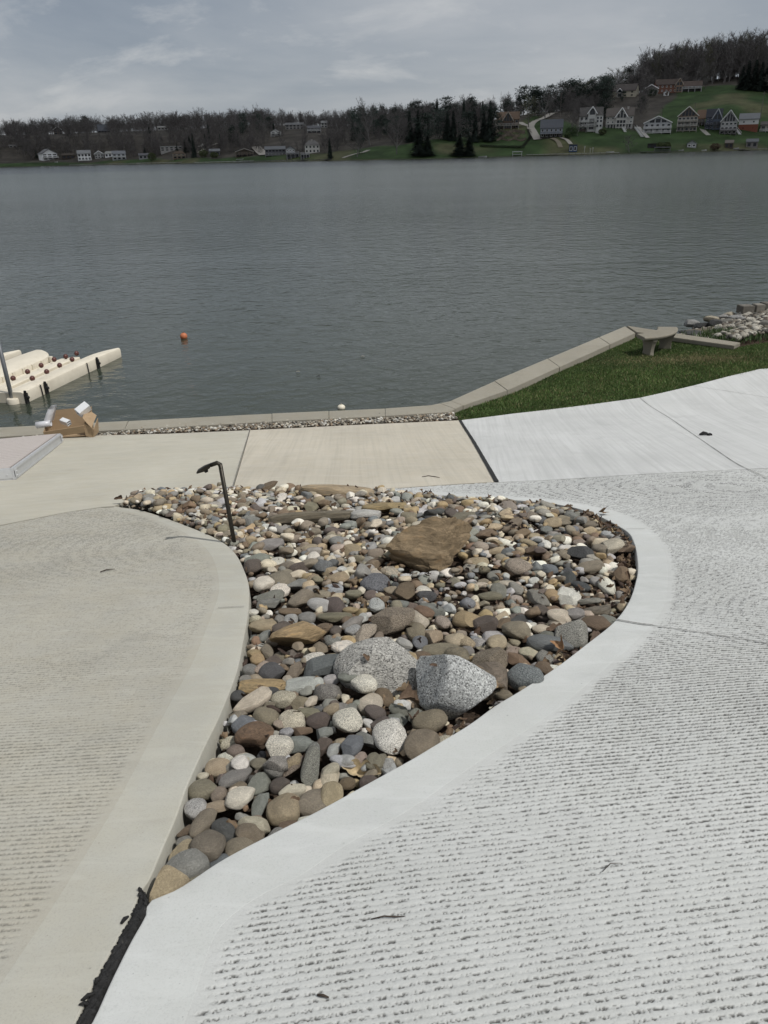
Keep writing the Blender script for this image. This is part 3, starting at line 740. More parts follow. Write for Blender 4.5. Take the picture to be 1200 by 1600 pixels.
# crop letter: offset x, y, scale     then  X Y W H tilt colour+kind  (kind: r round, a angular, f flat slab, b boulder; second letter s speckled, l layered)
CROP = dict(A=(370, 740, 3.4286), B=(660, 740, 3.0), C=(360, 940, 3.75), D=(600, 940, 3.75), E=(220, 1160, 2.857))
CAT = """
E 108 620 140 165 30 ta|tan wedge-shaped stone at the pointed front tip of the bed
E 195 520 175 130 40 nr|long greenish grey oval stone behind the tan wedge at the front tip
E 240 590 130 95 20 vr
E 295 420 150 150 10 kr|broad taupe heart-shaped stone near the left kerb at the front
E 270 305 90 130 80 kr
E 365 340 110 110 20 dr
E 435 425 140 110 10 vr
E 495 315 150 95 -10 cr
E 479 362 130 90 0 kr
E 437 208 140 90 50 wr|bright cream white egg-shaped stone leaning in the front part of the bed
E 632 240 150 140 0 tr
E 770 215 145 125 -15 kr
E 850 195 100 95 0 tr
E 740 305 90 65 -20 wr
E 660 322 100 55 5 br
E 597 370 95 85 0 grs
E 680 350 100 50 20 tf
E 235 245 100 85 15 lrs
E 330 235 110 50 5 tf
E 270 165 130 100 10 vr
E 335 60 110 70 0 tr
E 415 105 95 110 60 gr
E 525 130 90 110 80 nr
E 525 225 70 95 90 na
E 670 158 85 80 30 cr
E 840 105 80 100 85 cr
E 757 65 80 135 85 gas|tall grey mottled stone standing on end between taupe cobbles
E 600 65 110 100 0 gas
E 669 50 85 110 80 kas
E 615 135 95 70 10 pr
E 1025 135 100 85 10 pr
E 1052 45 80 90 80 vr
E 1105 62 70 100 100 la
E 915 130 80 60 10 br
E 345 478 110 70 45 sr
E 350 530 80 60 20 vr
E 175 440 90 100 70 tr
E 268 100 50 40 0 cr
E 900 38 120 50 -15 lr
E 182 388 70 45 10 gr
E 195 340 60 60 30 ba
E 340 182 70 60 0 kr
E 425 55 110 65 10 gr
E 462 17 90 45 -10 lr
E 495 447 55 60 70 kr
E 555 410 65 50 20 ba
C 395 175 235 185 35 oal|large golden ochre angular rock near the left kerb
C 550 335 250 105 0 sa|long dark slate angular block in front of the golden rock
C 850 385 430 310 -20 las|very large flat-topped grey speckled boulder left of the white granite boulder
C 235 355 150 100 10 dr
C 430 430 220 90 0 lf
C 585 400 90 60 -10 lr
C 695 425 135 65 0 nr
C 780 470 130 120 20 wrs
C 815 540 150 110 -5 cr
C 565 475 165 120 -10 grs
C 305 505 150 110 10 crs
C 125 530 140 140 40 ca
C 210 475 80 80 30 dr
C 35 495 90 80 10 dr
C 385 530 120 90 40 va
C 468 522 70 80 80 cr
C 845 592 130 80 0 pr
C 685 655 170 155 10 wrs|white freckled egg-shaped stone in the middle of the front half
C 935 755 190 175 10 wrs|cream white speckled round stone beside the front right kerb
C 885 650 150 80 15 pa
C 1120 800 190 175 -20 kr|large round taupe stone touching the front right kerb
C 800 745 110 120 120 na
C 712 797 120 120 -10 sa|slate blue cube-shaped stone in the front middle of the bed
C 530 782 100 100 -20 pa
C 400 770 180 115 10 nr
C 285 800 165 130 10 was|rough white and black speckled granite stone left of the slate cube
C 140 730 175 150 50 rrl|smooth rusty brown oval stone near the left kerb
C 355 635 150 110 10 crs
C 205 615 160 110 0 vr
C 70 660 140 105 20 sr
C 510 632 140 90 0 pr
C 588 570 100 80 0 tr
C 450 600 150 80 10 va
C 322 700 85 60 10 lrs
C 415 690 120 60 5 ba
C 545 700 110 80 -10 na
C 600 802 70 80 80 lr
C 665 872 130 65 -20 lr
C 470 880 95 190 85 gas
C 260 912 150 125 5 gas
C 365 880 90 120 70 tas
C 155 880 100 70 10 vr
C 65 852 100 60 -15 cr
C 50 907 100 85 10 wr
C 575 942 100 90 60 cr
C 845 882 110 95 80 vr
C 930 902 90 125 95 las
C 195 150 65 85 80 nr
C 180 440 270 65 0 ofl
C 370 357 80 80 60 ka
C 330 400 55 55 20 cr
C 493 275 130 60 5 wrs
C 580 278 120 50 0 tr
C 662 220 130 70 35 wfl
C 735 237 70 70 30 ir
C 780 150 110 130 70 ias|pink speckled upright stone behind the very large grey boulder
C 865 165 55 110 80 kr
C 955 85 240 145 -20 kas|broad flat brown-grey slab of rock right of the pink speckled stone
C 610 45 200 55 5 vf
C 680 65 60 55 0 br
C 1085 125 110 100 0 vr
C 1015 190 80 80 20 lr
C 1110 185 90 70 0 sr
C 1000 262 150 75 0 sa
C 1110 275 110 90 30 brl
C 1022 345 135 105 -20 oa
C 1140 332 105 75 10 lr
C 835 220 80 40 0 wr
C 590 180 100 90 10 grs
C 520 215 90 60 10 ka
C 310 150 130 80 10 pr
C 185 95 160 80 10 tr
C 210 235 65 90 110 vr
C 150 277 80 70 20 or
C 240 285 100 60 25 pa
C 110 340 90 90 0 gr
C 185 342 60 70 60 irs
C 135 250 85 70 10 or
C 130 18 60 40 0 wr
C 143 55 80 60 0 crs
C 285 60 60 50 0 gr
C 350 60 80 50 0 lr
C 445 45 100 60 0 gr
C 345 15 130 42 10 bf
C 545 105 100 70 -10 br
C 612 115 70 60 0 pr
C 715 115 95 60 0 lrs
C 775 50 60 80 80 lr
C 1135 38 85 90 120 rr
C 1098 60 110 100 20 cr
C 900 502 100 90 20 br
C 650 560 100 60 10 gr
C 700 570 80 50 5 nr
C 220 555 70 50 0 ka
C 80 400 70 50 0 gr
D 410 520 400 380 -45 has|huge white-grey granite boulder beside the right kerb
D 270 660 205 115 10 vr|olive brown smooth stone leaning on the front of the granite boulder
D 355 750 120 70 5 crs
D 605 400 260 180 -30 kal|striped brown-tan boulder right of the granite boulder
D 825 405 205 160 5 srs|dark blue-grey round boulder against the right kerb
D 628 285 195 200 70 kas
D 430 280 155 105 -10 vrl|two-toned olive and slate round stone behind the granite boulder
D 320 300 110 80 0 wrs
D 240 335 110 80 10 lr
D 780 135 165 120 0 vr|round dark olive stone in the right half of the bed
D 490 60 170 120 10 oa
D 600 80 135 95 35 pa
D 345 75 85 95 100 irs
D 1030 70 130 90 -10 cr
D 930 110 120 55 5 cr
D 880 90 50 40 0 wr
D 1108 150 200 165 -25 gas|lumpy grey boulder against the right kerb near the paving joint
D 975 215 260 105 -15 sr|long dark slate stone near the right kerb
D 850 240 110 65 -25 cr
D 755 235 75 95 60 ir
D 782 290 105 105 20 ra
D 945 270 95 80 0 grs
D 958 350 95 110 110 br
D 1010 347 75 70 -30 wr
D 967 145 100 65 0 nr
D 650 160 130 85 10 la
D 480 187 90 80 20 trs
D 550 185 100 60 0 las
D 662 217 115 80 0 tr
D 335 225 210 45 -5 vf
D 290 150 110 100 0 ta
D 490 237 80 65 0 gr
D 1120 45 110 80 -10 gr
D 1190 82 60 60 60 br
D 708 70 85 80 60 ba
D 790 50 80 80 30 da
D 920 28 90 70 0 pr
B 452 425 125 65 15 irs|pinkish granite oval stone right of the great brown layered rock
B 885 330 122 88 -15 ca|large cream boulder near the right kerb
B 740 355 112 80 5 das|rough black rock left of the large cream boulder
B 795 410 115 42 0 vf|olive flat slab lying in front of the rough black rock
B 935 445 85 85 70 ba|dark brown upright block near the right kerb
B 870 485 70 80 100 wr
B 600 418 85 45 -15 sr
B 690 450 65 80 80 da
B 545 550 75 110 100 gr
B 613 535 75 60 0 or
B 690 540 115 75 -10 wa
B 563 622 85 65 15 pr
B 645 650 110 58 5 cr
B 720 637 95 62 0 gr
B 820 600 130 65 -15 kfl
B 815 668 135 72 -8 br|dark brown flat oval stone beside the paving joint at right
B 862 655 95 60 -10 nr
B 318 542 110 45 0 vr
B 360 525 75 62 0 nr
B 275 497 65 38 0 cr
B 403 490 90 40 0 cr
B 292 358 65 30 0 wr
B 400 350 85 45 15 sr
B 348 350 60 45 30 tr
B 655 348 75 45 5 vr
B 580 308 50 40 0 wr
B 625 310 42 45 80 cr
B 500 305 50 45 -40 tr
B 615 215 85 40 0 tr
B 620 277 95 30 0 gf
B 37 205 60 50 0 dr
B 122 240 60 45 0 ca
B 195 195 110 38 5 vf
B 957 338 60 60 50 ba
B 945 570 65 55 -30 cr
B 405 152 70 40 10 ir
B 440 510 60 50 20 gr
B 480 400 50 40 0 cr
B 345 305 60 35 10 tr
B 300 270 70 50 30 br
B 420 235 70 55 40 ka
B 745 490 60 70 110 dr
B 785 555 110 35 -10 gfl
B 335 460 60 40 0 gr
B 265 395 90 45 0 tf
B 290 430 55 40 0 vr
B 405 130 70 30 0 kr
B 560 160 60 40 0 cr
B 505 190 70 50 15 ka
B 580 245 60 45 0 nr
B 545 335 60 30 -10 pr
B 700 185 55 40 10 gr
B 870 262 60 45 -10 lr
B 785 215 80 32 0 kf
B 740 300 60 35 0 ir
B 820 290 50 40 0 br
B 925 285 70 45 -20 ga
A 540 118 385 75 0 tfl|long flat tan sandstone slab lying at the back edge of the bed
A 790 190 235 65 8 ofl|ochre flagstone slab in front of the long tan slab
A 690 232 160 72 0 lf|pale blue-grey wedge boulder at the back of the bed
A 400 250 430 70 0 kfl|long low brown rock ledge half buried behind the lamp side
A 1035 440 425 275 -10 mbl|great brown layered rock in the back middle of the bed
A 905 610 110 120 80 ba|brown pyramid-shaped stone in front of the great brown layered rock
A 740 550 155 92 0 srs
A 750 675 85 110 85 lrs|pale speckled egg-shaped stone standing in the middle of the bed
A 145 572 112 80 5 wr|white round cobble near the left kerb
A 228 590 100 68 -10 wrs
A 85 487 98 88 0 pr|purplish round cobble against the left kerb below the lamp
A 105 445 130 70 0 nr
A 213 455 80 60 0 wr
A 287 470 62 60 0 dr
A 410 428 68 52 0 wr
A 618 395 92 65 20 ta
A 716 380 70 80 80 la
A 510 340 95 65 20 ca
A 180 375 135 68 0 gf
A 385 380 95 42 5 tr
A 737 455 100 52 -20 br
A 615 442 42 38 0 wr
A 540 530 115 60 5 ta
A 245 535 135 80 15 vf
A 335 560 95 85 40 ga
A 408 547 70 60 0 tr
A 350 630 105 95 60 kr
A 175 622 145 50 0 nf
A 167 657 130 55 10 gal
A 520 672 122 82 10 pr
A 440 672 90 70 -30 lr
A 520 590 95 60 20 la
A 625 612 92 60 10 va
A 995 275 110 50 0 cr
A 1037 230 68 50 0 dr
A 875 660 95 55 0 nr
A 1002 718 78 92 120 rr
A 1043 690 90 85 140 nr
A 1000 592 82 50 0 wr
A 1020 618 110 50 20 das
A 175 90 90 45 0 ba|brown rock perched on the back edge left of the long tan slab
A 240 142 60 38 0 wr
A 335 145 60 38 0 cr
A 400 187 75 40 0 va
A 500 165 90 65 20 ga
A 28 215 60 48 0 wr
A 85 262 125 60 0 gr
A 1150 212 70 50 0 pr
A 607 690 82 42 0 or
A 620 760 90 80 60 gr
"""
DESC_L = []          # (object, description, px, py) awaiting a label that singles the stone out
LANDM = []           # (short name, px, py)
SHORT = {'tan wedge': 'tan wedge at the front tip', 'long flat tan': 'long tan slab', 'great brown': 'great brown layered rock', 'huge white-grey': 'granite boulder',
         'very large flat': 'very large grey boulder', 'large golden': 'golden ochre rock', 'bright cream': 'cream egg stone at the front', 'cream white speckled': 'speckled cream stone by the kerb',
         'slate blue cube': 'slate cube', 'dark blue-grey round': 'blue-grey round boulder', 'large cream boulder': 'large cream boulder', 'pinkish granite': 'pinkish granite oval',
         'long low brown': 'buried brown ledge', 'purplish round': 'purplish cobble by the lamp', 'round dark olive': 'round dark olive stone', 'broad flat brown': 'broad brown-grey slab'}
GX0, GY0, GR = -2.6, 1.0, 0.01
GNX, GNY = 500, 680
gxs = GX0 + np.arange(GNX)*GR; gys = GY0 + np.arange(GNY)*GR
GXX, GYY = np.meshgrid(gxs, gys)
FLOOR = -0.078 + 0.060*np.clip((GYY-3.6)/2.6, 0, 1) + 0.025*np.clip(-GXX/0.9, 0, 1)*np.clip((GYY-4.5)/1.5, 0, 1) - 0.02*np.clip((GXX-0.9)/0.5, 0, 1) + 0.010*vnoise(GXX*5, GYY*5, 3)
HMAP = FLOOR.copy(); COV = np.zeros((GNY, GNX), bool)
INB = inpoly(GXX, GYY, BED)
def deposit(x, y, a, b, c, rz, sink, cap=None, mark=True, cover=False):
    """rest an ellipsoid (half axes a, b, c) on what already lies in the bed; returns its centre height above the ground plane"""
    r = max(a, b); i0 = int((x-r-GX0)/GR); i1 = int((x+r-GX0)/GR)+2; j0 = int((y-r-GY0)/GR); j1 = int((y+r-GY0)/GR)+2
    i0 = max(i0, 0); j0 = max(j0, 0); i1 = min(i1, GNX); j1 = min(j1, GNY)
    if i1 <= i0 or j1 <= j0: return -0.05
    X = GXX[j0:j1, i0:i1]-x; Y = GYY[j0:j1, i0:i1]-y
    u = (X*math.cos(rz)+Y*math.sin(rz))/a; v = (-X*math.sin(rz)+Y*math.cos(rz))/b
    q = 1-u*u-v*v; m = q > 0.02
    if not m.any(): return -0.05
    up = np.sqrt(np.clip(q, 0, 1))*c; H = HMAP[j0:j1, i0:i1]
    z = np.quantile((H+up)[m], 0.80) - sink*c
    if cap is not None: z = min(z, cap)
    if mark: HMAP[j0:j1, i0:i1] = np.where(m, np.maximum(H, z+up), H)
    if cover: COV[j0:j1, i0:i1] |= q > 0.12
    return z
PLACED = []
def put_stone(kind, mi, mat, col, x, y, a, b, c, rz, z, big=False):
    o = bpy.data.objects.new('stone' if kind != 'boulder' else 'boulder', stone_mesh(kind, mi, mat, big)); COL.objects.link(o)
    n = Vector((0, 0.196, 0.981))
    tilt = Euler((random.gauss(0, 0.13)-0.19, random.gauss(0, 0.13), 0)).to_matrix()
    o.matrix_world = Matrix.Translation((x, y, float(gz(x, y))+z)) @ (tilt @ Matrix.Rotation(rz, 3, 'Z')).to_4x4() @ Matrix.Diagonal((a, b, c, 1))
    o.color = (*mul(col, 1.02), 1); PLACED.append((x, y, max(a, b), min(a, b), rz))
    return o
KIND = dict(r='round', a='angular', f='slab', b='boulder')
def colour(k):
    c = np.array(TINT[k]); j = random.uniform(0.86, 1.14); return tuple(float(v) for v in np.clip(c*j*np.array([random.uniform(.96, 1.04), 1, random.uniform(.95, 1.05)]), 0.02, 0.75))
def stones_by_hand():
    rows = []
    for ln in CAT.strip().split('\n'):
        lab = None
        if '|' in ln: ln, lab = ln.split('|')
        f = ln.split(); ox, oy, s = CROP[f[0]]
        px, py, w, h, tl = ox+float(f[1])/s, oy+float(f[2])/s, float(f[3])/s, float(f[4])/s, float(f[5])
        rows.append((px, py, w, h, tl, f[6], lab))
    rows.sort(key=lambda r: -r[2]*r[3]*(1+(r[6] is not None)))
    for px, py, w, h, tl, ck, lab in rows:
        P = on_ground(px, py, 0.02)
        _, _, dep = proj(P)
        W = w*dep/F; Hh = h*dep/F
        vd = Vector((P.x, P.y, P.z-CAM_Z)).normalized(); s = -vd.dot(Vector((0, 0.196, 0.981))); s = min(max(s, 0.2), 0.97); cph = math.sqrt(1-s*s)
        upright = 55 < abs(tl) < 125 and h > w
        long_, short = (W, Hh)
        t = 0.66*min(W, Hh*1.25)
        if KIND[ck[1]] == 'slab': t = min(0.62*min(W, Hh*1.3), 0.10)
        dp = math.sqrt(max(Hh*Hh-(t*cph)**2, (0.35*Hh)**2))/s
        dp = min(max(dp, 0.55*W), 1.7*max(W, Hh))
        rz = math.radians(tl if not upright else 90-(90-abs(tl)))*1.0
        a, b, c = W/2, dp/2, t/2
        if upright: a, b, rz = dp/2, W/2, math.radians(90 - (abs(tl)-90)*-1 if False else abs(tl))
        elif abs(tl) > 25: a, b = max(a, b)*1.05, min(a, b)*0.95
        L_ = lab or ''
        if L_.startswith('great brown'): c = 0.20; b = 0.17; a = W/2*1.0; rz = -.15
        if L_.startswith('huge white'): a, b, c, rz = 0.185, 0.118, 0.14, math.radians(-48)
        if L_.startswith('very large flat'): a, b, c = 0.205, 0.14, 0.10
        if L_.startswith('long low'): a, b, c, rz = 0.34, 0.055, 0.05, 0.03
        if L_.startswith('long flat tan'): a, b, c, rz = 0.33, 0.11, 0.055, 0.0
        if L_.startswith('tan wedge'): a, b, c, rz = .060, .036, .058, .9
        g = 1.05
        fl = FLOOR[min(max(int((P.y-GY0)/GR), 0), GNY-1), min(max(int((P.x-GX0)/GR), 0), GNX-1)]
        z = deposit(P.x, P.y, a*0.95, b*0.95, c, rz, 0.25, cap=fl+c*0.8+0.055, cover=True); z = max(z, fl+0.035+(0.55*c if lab else 0))
        if L_.startswith('large golden'): z = fl+c*0.8+.02
        if L_.startswith('tan wedge'): z = fl+.062
        kind = KIND[ck[1]]; mat = 'speckled' if ck.endswith('s') and len(ck) > 2 else ('layered' if ck.endswith('l') and len(ck) > 2 else 'plain')
        big = w > 55
        o = put_stone(kind, random.randrange(9), mat, colour(ck[0]), P.x, P.y, a*g, b*g, c*g, rz, z, big)
        if lab:
            o.name = 'stone'; tag(o, lab, 'stone' if w < 50 else 'rock')
            for k, sh in SHORT.items():
                if lab.startswith(k): LANDM.append((sh, px, py))
        else:
            DESC_L.append((o, stone_desc(ck[0], kind, w), px, py))
def stone_desc(c, kind, w):
    size = 'small ' if w < 22 else ('large ' if w > 40 else '')
    return f"{size}{CNAME[c]} {dict(round='rounded', angular='angular', slab='flat', boulder='broken')[kind]} stone"
stones_by_hand()

# landmarks that are not stones
LAMP = on_ground(367, 853, -0.02)
LANDM.append(('foot of the path light', 367, 853))
N_IND = 300 - len(PLACED)
def fill_stones():
    """the rest of the pile: cobbles dropped one by one into the lowest gap on offer"""
    pal = 'wwwccccttttoobbbrppggggllldnnskkkkkvvi'
    cand_xy = []
    jj, ii = np.nonzero(INB)
    ind = []; stuff = []
    def spot(K, r, tip=False):
        best = None
        for _ in range(K):
            k = random.randrange(len(ii)); x, y = gxs[ii[k]]+random.uniform(-.005, .005), gys[jj[k]]+random.uniform(-.005, .005)
            # keep inside the kerbs
            if tip and x > -0.85: continue
            q = [inp(x+r*dx*(.45 if tip else 1), y+r*dy*(.45 if tip else 1)) for dx, dy in ((1, 0), (-1, 0), (0, 1), (0, -1))]
            if not all(q): continue
            h = HMAP[jj[k], ii[k]] - FLOOR[jj[k], ii[k]]
            if COV[jj[k], ii[k]]: continue
            if best is None or h < best[0]: best = (h, x, y)
        return best
    def inp(x, y):
        i = int((x-GX0)/GR); j = int((y-GY0)/GR)
        return 0 <= i < GNX and 0 <= j < GNY and INB[j, i]
    plan = [(420, .050, .074, 10), (520, .040, .056, 12), (700, .026, .040, 14), (1100, .014, .026, 14), (320, .018, .040, 30)]
    for n, lo, hi, K in plan:
        for _ in range(n):
            a = random.uniform(lo, hi)
            s = spot(K*(6 if K == 30 else 1), a*0.8, K == 30)
            if s is None: continue
            h, x, y = s
            if h > 0.075: continue
            if lo > 0.045 and y < 4.3: continue
            if lo > 0.02:
                i_ = int((x-GX0)/GR); j_ = int((y-GY0)/GR); k_ = int(a/GR)
                w_ = COV[max(j_-k_, 0):j_+k_+1, max(i_-k_, 0):i_+k_+1]
                if w_.size and w_.mean() > 0.30: continue
            b = a*random.uniform(0.6, 0.95); c = a*random.uniform(0.42, 0.72); rz = random.uniform(0, 3.14)
            fl = FLOOR[min(int((y-GY0)/GR), GNY-1), min(int((x-GX0)/GR), GNX-1)]
            z = deposit(x, y, a*.9, b*.9, c, rz, 0.40, cap=fl+(0.078 if a > .036 else 0.048)-c*0.35)
            kind = random.choices(['round', 'angular', 'slab'], [3.2, 5, 1.6])[0]; ck = random.choice(pal)
            px, py, dep = proj((x, y, float(gz(x, y))+z))
            stuff.append((a*F/dep, x, y, a, b, c, rz, z, kind, ck, px, py))
    stuff.sort(key=lambda r: -r[0])
    for r in stuff[:N_IND]:
        _, x, y, a, b, c, rz, z, kind, ck, px, py = r
        o = put_stone(kind, random.randrange(9), random.choice(['plain', 'plain', 'speckled', 'layered']), colour(ck), x, y, a, b, c, rz, z)
        DESC_L.append((o, stone_desc(ck, kind, 2*r[0]), px, py))
    base = {(k, i): pebble(ICO3 if i < 4 else ICO2, 700+i*10+q, k) for q, k in enumerate(('round', 'angular', 'slab')) for i in range(8)}
    VV = []; FF = []; CC = []; off = 0
    for r in stuff[N_IND:]:
        w, x, y, a, b, c, rz, z, kind, ck, px, py = r
        P, Fc = base[(kind, random.randrange(4) if w > 7 else 4+random.randrange(4))]
        R = np.array((Euler((random.gauss(0, .2)-.19, random.gauss(0, .2), 0)).to_matrix() @ Matrix.Rotation(rz, 3, 'Z')))
        V = (P*np.array([a, b, c])) @ R.T + np.array([x, y, float(gz(x, y))+z])
        VV.append(V); FF.append(Fc+off); off += len(V); CC.append(np.tile(np.array(colour(ck)), (len(V), 1)))
    me = np_mesh('pebbles', np.vstack(VV), np.vstack(FF), True); vcol(me, np.vstack(CC))
    o = link('pebbles', me, None, M['stone_stuff']); tag(o, 'smaller mixed pebbles and cobbles filling the gaps of the stone bed', 'pebbles', kind='stuff')
fill_stones()

ORD = ['', 'second ', 'third ', 'fourth ', 'fifth ', 'sixth ', 'seventh ', 'eighth ', 'ninth ', 'tenth ', 'eleventh ', 'twelfth ']
def label_by_landmark(items, marks, cat, group, near='nearest', prep=None):
    """description + ordinal + relation to the closest landmark: each label points to one thing"""
    buckets = {}
    for o, d, px, py in items:
        m = min(marks, key=lambda q: (q[1]-px)**2 + ((q[2]-py)*1.3)**2)
        dx, dy = px-m[1], py-m[2]
        rel = ('right of' if dx > 0 else 'left of') if abs(dx) > abs(dy)*1.1 else ('in front of' if dy > 0 else 'behind')
        buckets.setdefault((d, rel, m[0]), []).append((dx*dx+dy*dy, o))
    for (d, rel, mn), L in buckets.items():
        L.sort(key=lambda q: q[0])
        for i, (_, o) in enumerate(L):
            od = ORD[i] if i < len(ORD) else f'{i+1}th '
            the = '' if mn.startswith(('the ', 'foot')) else 'the '
            txt = f"{d}, {od}nearest {rel} {the}{mn}" if (i or len(L) > 1) else f"{d} {rel} {the}{mn}"
            tag(o, txt, cat, group)
label_by_landmark(DESC_L, LANDM, 'stone', 'river stones in the bed')

# ------------------------------------------------------------------ dead leaves
def leaf_shape(L, wd, lobes, curl, seed):
    r = random.Random(seed); n = 14; V = []; Fc = []
    for i in range(n+1):
        t = i/n; w = wd*math.sin(math.pi*min(t*0.95+0.03, 1))**0.7*(0.62+0.38*abs(math.cos(t*math.pi*lobes))) + 0.001
        for s in (-1, -0.5, 0, 0.5, 1):
            z = curl*(s*s)*w*1.4 + L*0.18*curl*math.sin(t*4+seed) + r.uniform(-.002, .002)
            V.append((L*(t-0.5), s*w, z))
    for i in range(n):
        for k in range(4): a = i*5+k; Fc.append((a, a+1, a+6, a+5))
    return V, Fc
def litter():
    VV = []; FF = []; CC = []; off = 0
    prot = [leaf_shape(random.uniform(.05, .10), random.uniform(.014, .03), random.choice([1.5, 2.5, 3.5]), random.uniform(-1, 1.2), s) for s in range(14)]
    jj, ii = np.nonzero(INB); n = 0
    edge_pts = [(p.x, p.y) for p in r_in] ; tries = 0
    while n < 1100 and tries < 8000:
        tries += 1
        if n < 330:
            e = random.choice(edge_pts[40:200]); x = e[0]-abs(random.gauss(0, .05))-0.02; y = e[1]+random.gauss(0, .05)
        else:
            k = random.randrange(len(ii)); x, y = gxs[ii[k]], gys[jj[k]]
        i = int((x-GX0)/GR); j = int((y-GY0)/GR)
        if not (0 <= i < GNX and 0 <= j < GNY and INB[j, i]): continue
        h = HMAP[j, i]
        if h-FLOOR[j, i] > 0.05 and random.random() < 0.93: continue
        V, Fc = random.choice(prot); s = random.uniform(.35, .8)
        R = np.array(Euler((random.uniform(-.9, .9), random.uniform(-.9, .9), random.uniform(0, 6.28))).to_matrix())
        A = np.array(V)*s @ R.T + np.array([x, y, float(gz(x, y))+h+0.015])
        c = np.array(random.choice([(.075, .05, .035), (.11, .075, .05), (.05, .036, .03), (.16, .115, .075)]))*random.uniform(.7, 1.2)
        VV.append(A); FF.append(np.array(Fc)+off); off += len(A); CC.append(np.tile(c, (len(A), 1))); n += 1
    me = np_mesh('leaf_litter', np.vstack(VV), np.vstack(FF)); vcol(me, np.vstack(CC))
    tag(link('leaf_litter', me, None, M['leaf']), 'dark brown leaf litter caught between the stones', 'leaf litter', kind='stuff')
litter()
def hm(x, y):
    i = min(max(int((x-GX0)/GR), 0), GNX-1); j = min(max(int((y-GY0)/GR), 0), GNY-1); return max(HMAP[j, i], -0.08)
def leaf(px, py, L, wd, lobes, curl, rot, col, label, lift=0.02, seed=1):
    P = on_ground(px, py, 0.01); V, Fc = leaf_shape(L, wd, lobes, curl, seed)
    o = bpy.data.objects.new('dead_leaf', np_mesh('dead_leaf', V, Fc, True)); COL.objects.link(o)
    vcol(o.data, np.tile(np.array(col), (len(V), 1))); o.data.materials.append(M['leaf'])
    z = hm(P.x, P.y)
    o.location = (P.x, P.y, float(gz(P.x, P.y))+z+lift); o.rotation_euler = rot
    tag(o, label, 'leaf', 'dead leaves in the stone bed')
leaf(565, 1187, .155, .036, 3.5, 1.0, (.4, .0, -.35), (.40, .32, .2), 'long curled pale tan oak leaf lying near the front right kerb', .03, 3)
leaf(776, 1072, .085, .034, 2.5, .7, (.3, .3, .9), (.27, .2, .12), 'jagged tan leaf beside the granite boulder')
leaf(877, 1012, .075, .034, 1.5, .8, (-.7, .2, 1.4), (.25, .145, .075), 'orange brown leaf propped on the slate stone by the right kerb', .05, 5)
leaf(939, 803, .08, .026, 2.5, 1.2, (1.2, .3, 1.6), (.15, .1, .06), 'curled brown leaf standing up at the back right kerb', .07, 6)
leaf(640, 1098, .10, .035, 2.5, 1.1, (.3, .2, .3), (.12, .085, .06), 'dark crumpled leaf between the two largest boulders', .04, 7)
leaf(650, 1112, .09, .03, 3.5, 1.3, (-.3, .4, 1.2), (.085, .06, .045), 'darker crumpled leaf in front of the crumpled leaf between the boulders', .03, 8)
leaf(632, 1066, .08, .03, 2.5, .8, (-.9, .1, .7), (.2, .15, .1), 'small brown leaf stuck on the front face of the grey boulder', .05, 9)
leaf(868, 978, .10, .03, 2.5, .7, (.1, .2, .2), (.1, .07, .05), 'flat dark leaf lying on the gravel near the round dark olive stone', .03, 10)
leaf(186, 786, .07, .02, 1.5, 1.3, (.9, .3, .6), (.10, .07, .05), 'curled dark leaf at the thin far left tip of the bed', .04, 11)
leaf(935, 985, .13, .03, 2.5, .5, (.1, .2, .8), (.09, .065, .05), 'dark leaf lying against the right kerb at the paving joint', .03, 12)

def twig(px, py, pts, r, label, dz=0.006, cat='twig'):
    P = on_ground(px, py, 0.0); m = MB()
    m.tube([(x, y, (0.2*-y)+dz+z) for x, y, z in pts], [r*0.7]+[r]*(len(pts)-2)+[r*0.5], 6)
    o = m.build('twig', plain('twig_bark', (.05, .038, .03), .9), smooth=True); o.location = P
    tag(o, label, cat, 'bits of twig on the paving')
twig(606, 1436, [(-.045, -.004, 0), (-.01, .002, .004), (.02, 0, .002), (.048, .004, 0)], .0022, 'thin straight twig on the raked white concrete below the bed')
twig(505, 1559, [(-.014, .004, 0), (0, 0, .003), (.014, -.004, 0)], .004, 'short dark bit of bark near the bottom edge of the white concrete')
twig(168, 893, [(-.04, -.02, 0), (-.01, .01, .004), (.04, .03, .002)], .004, 'bent dark twig on the left slab beside the path light shadow')
twig(676, 746, [(-.11, .02, 0), (-.04, .05, .004), (.02, .0, .003), (.07, -.04, 0)], .004, 'curved dark twig on the beige slab near the black joint')
twig(955, 1358, [(-.03, -.015, 0), (.0, .012, .006), (.035, .018, 0)], .0014, 'thin curled pale root on the right hand white concrete')
def debris():
    P = on_ground(1101, 681, 0.0); m = MB()
    m.tube([(-.07, 0, .02), (-.02, .01, .035), (.03, 0, .03)], [.012, .026, .018], 8)
    m.box((.055, -.01, .02), (.05, .04, .03), .4); m.tube([(.02, .02, .02), (.09, -.02, .015)], [.012, .01], 7)
    o = m.build('clump_of_bark', plain('dark_debris', (.02, .02, .02), .9), smooth=False); o.location = P
    tag(o, 'small black clump of debris lying alone on the white slab', 'debris')
debris()
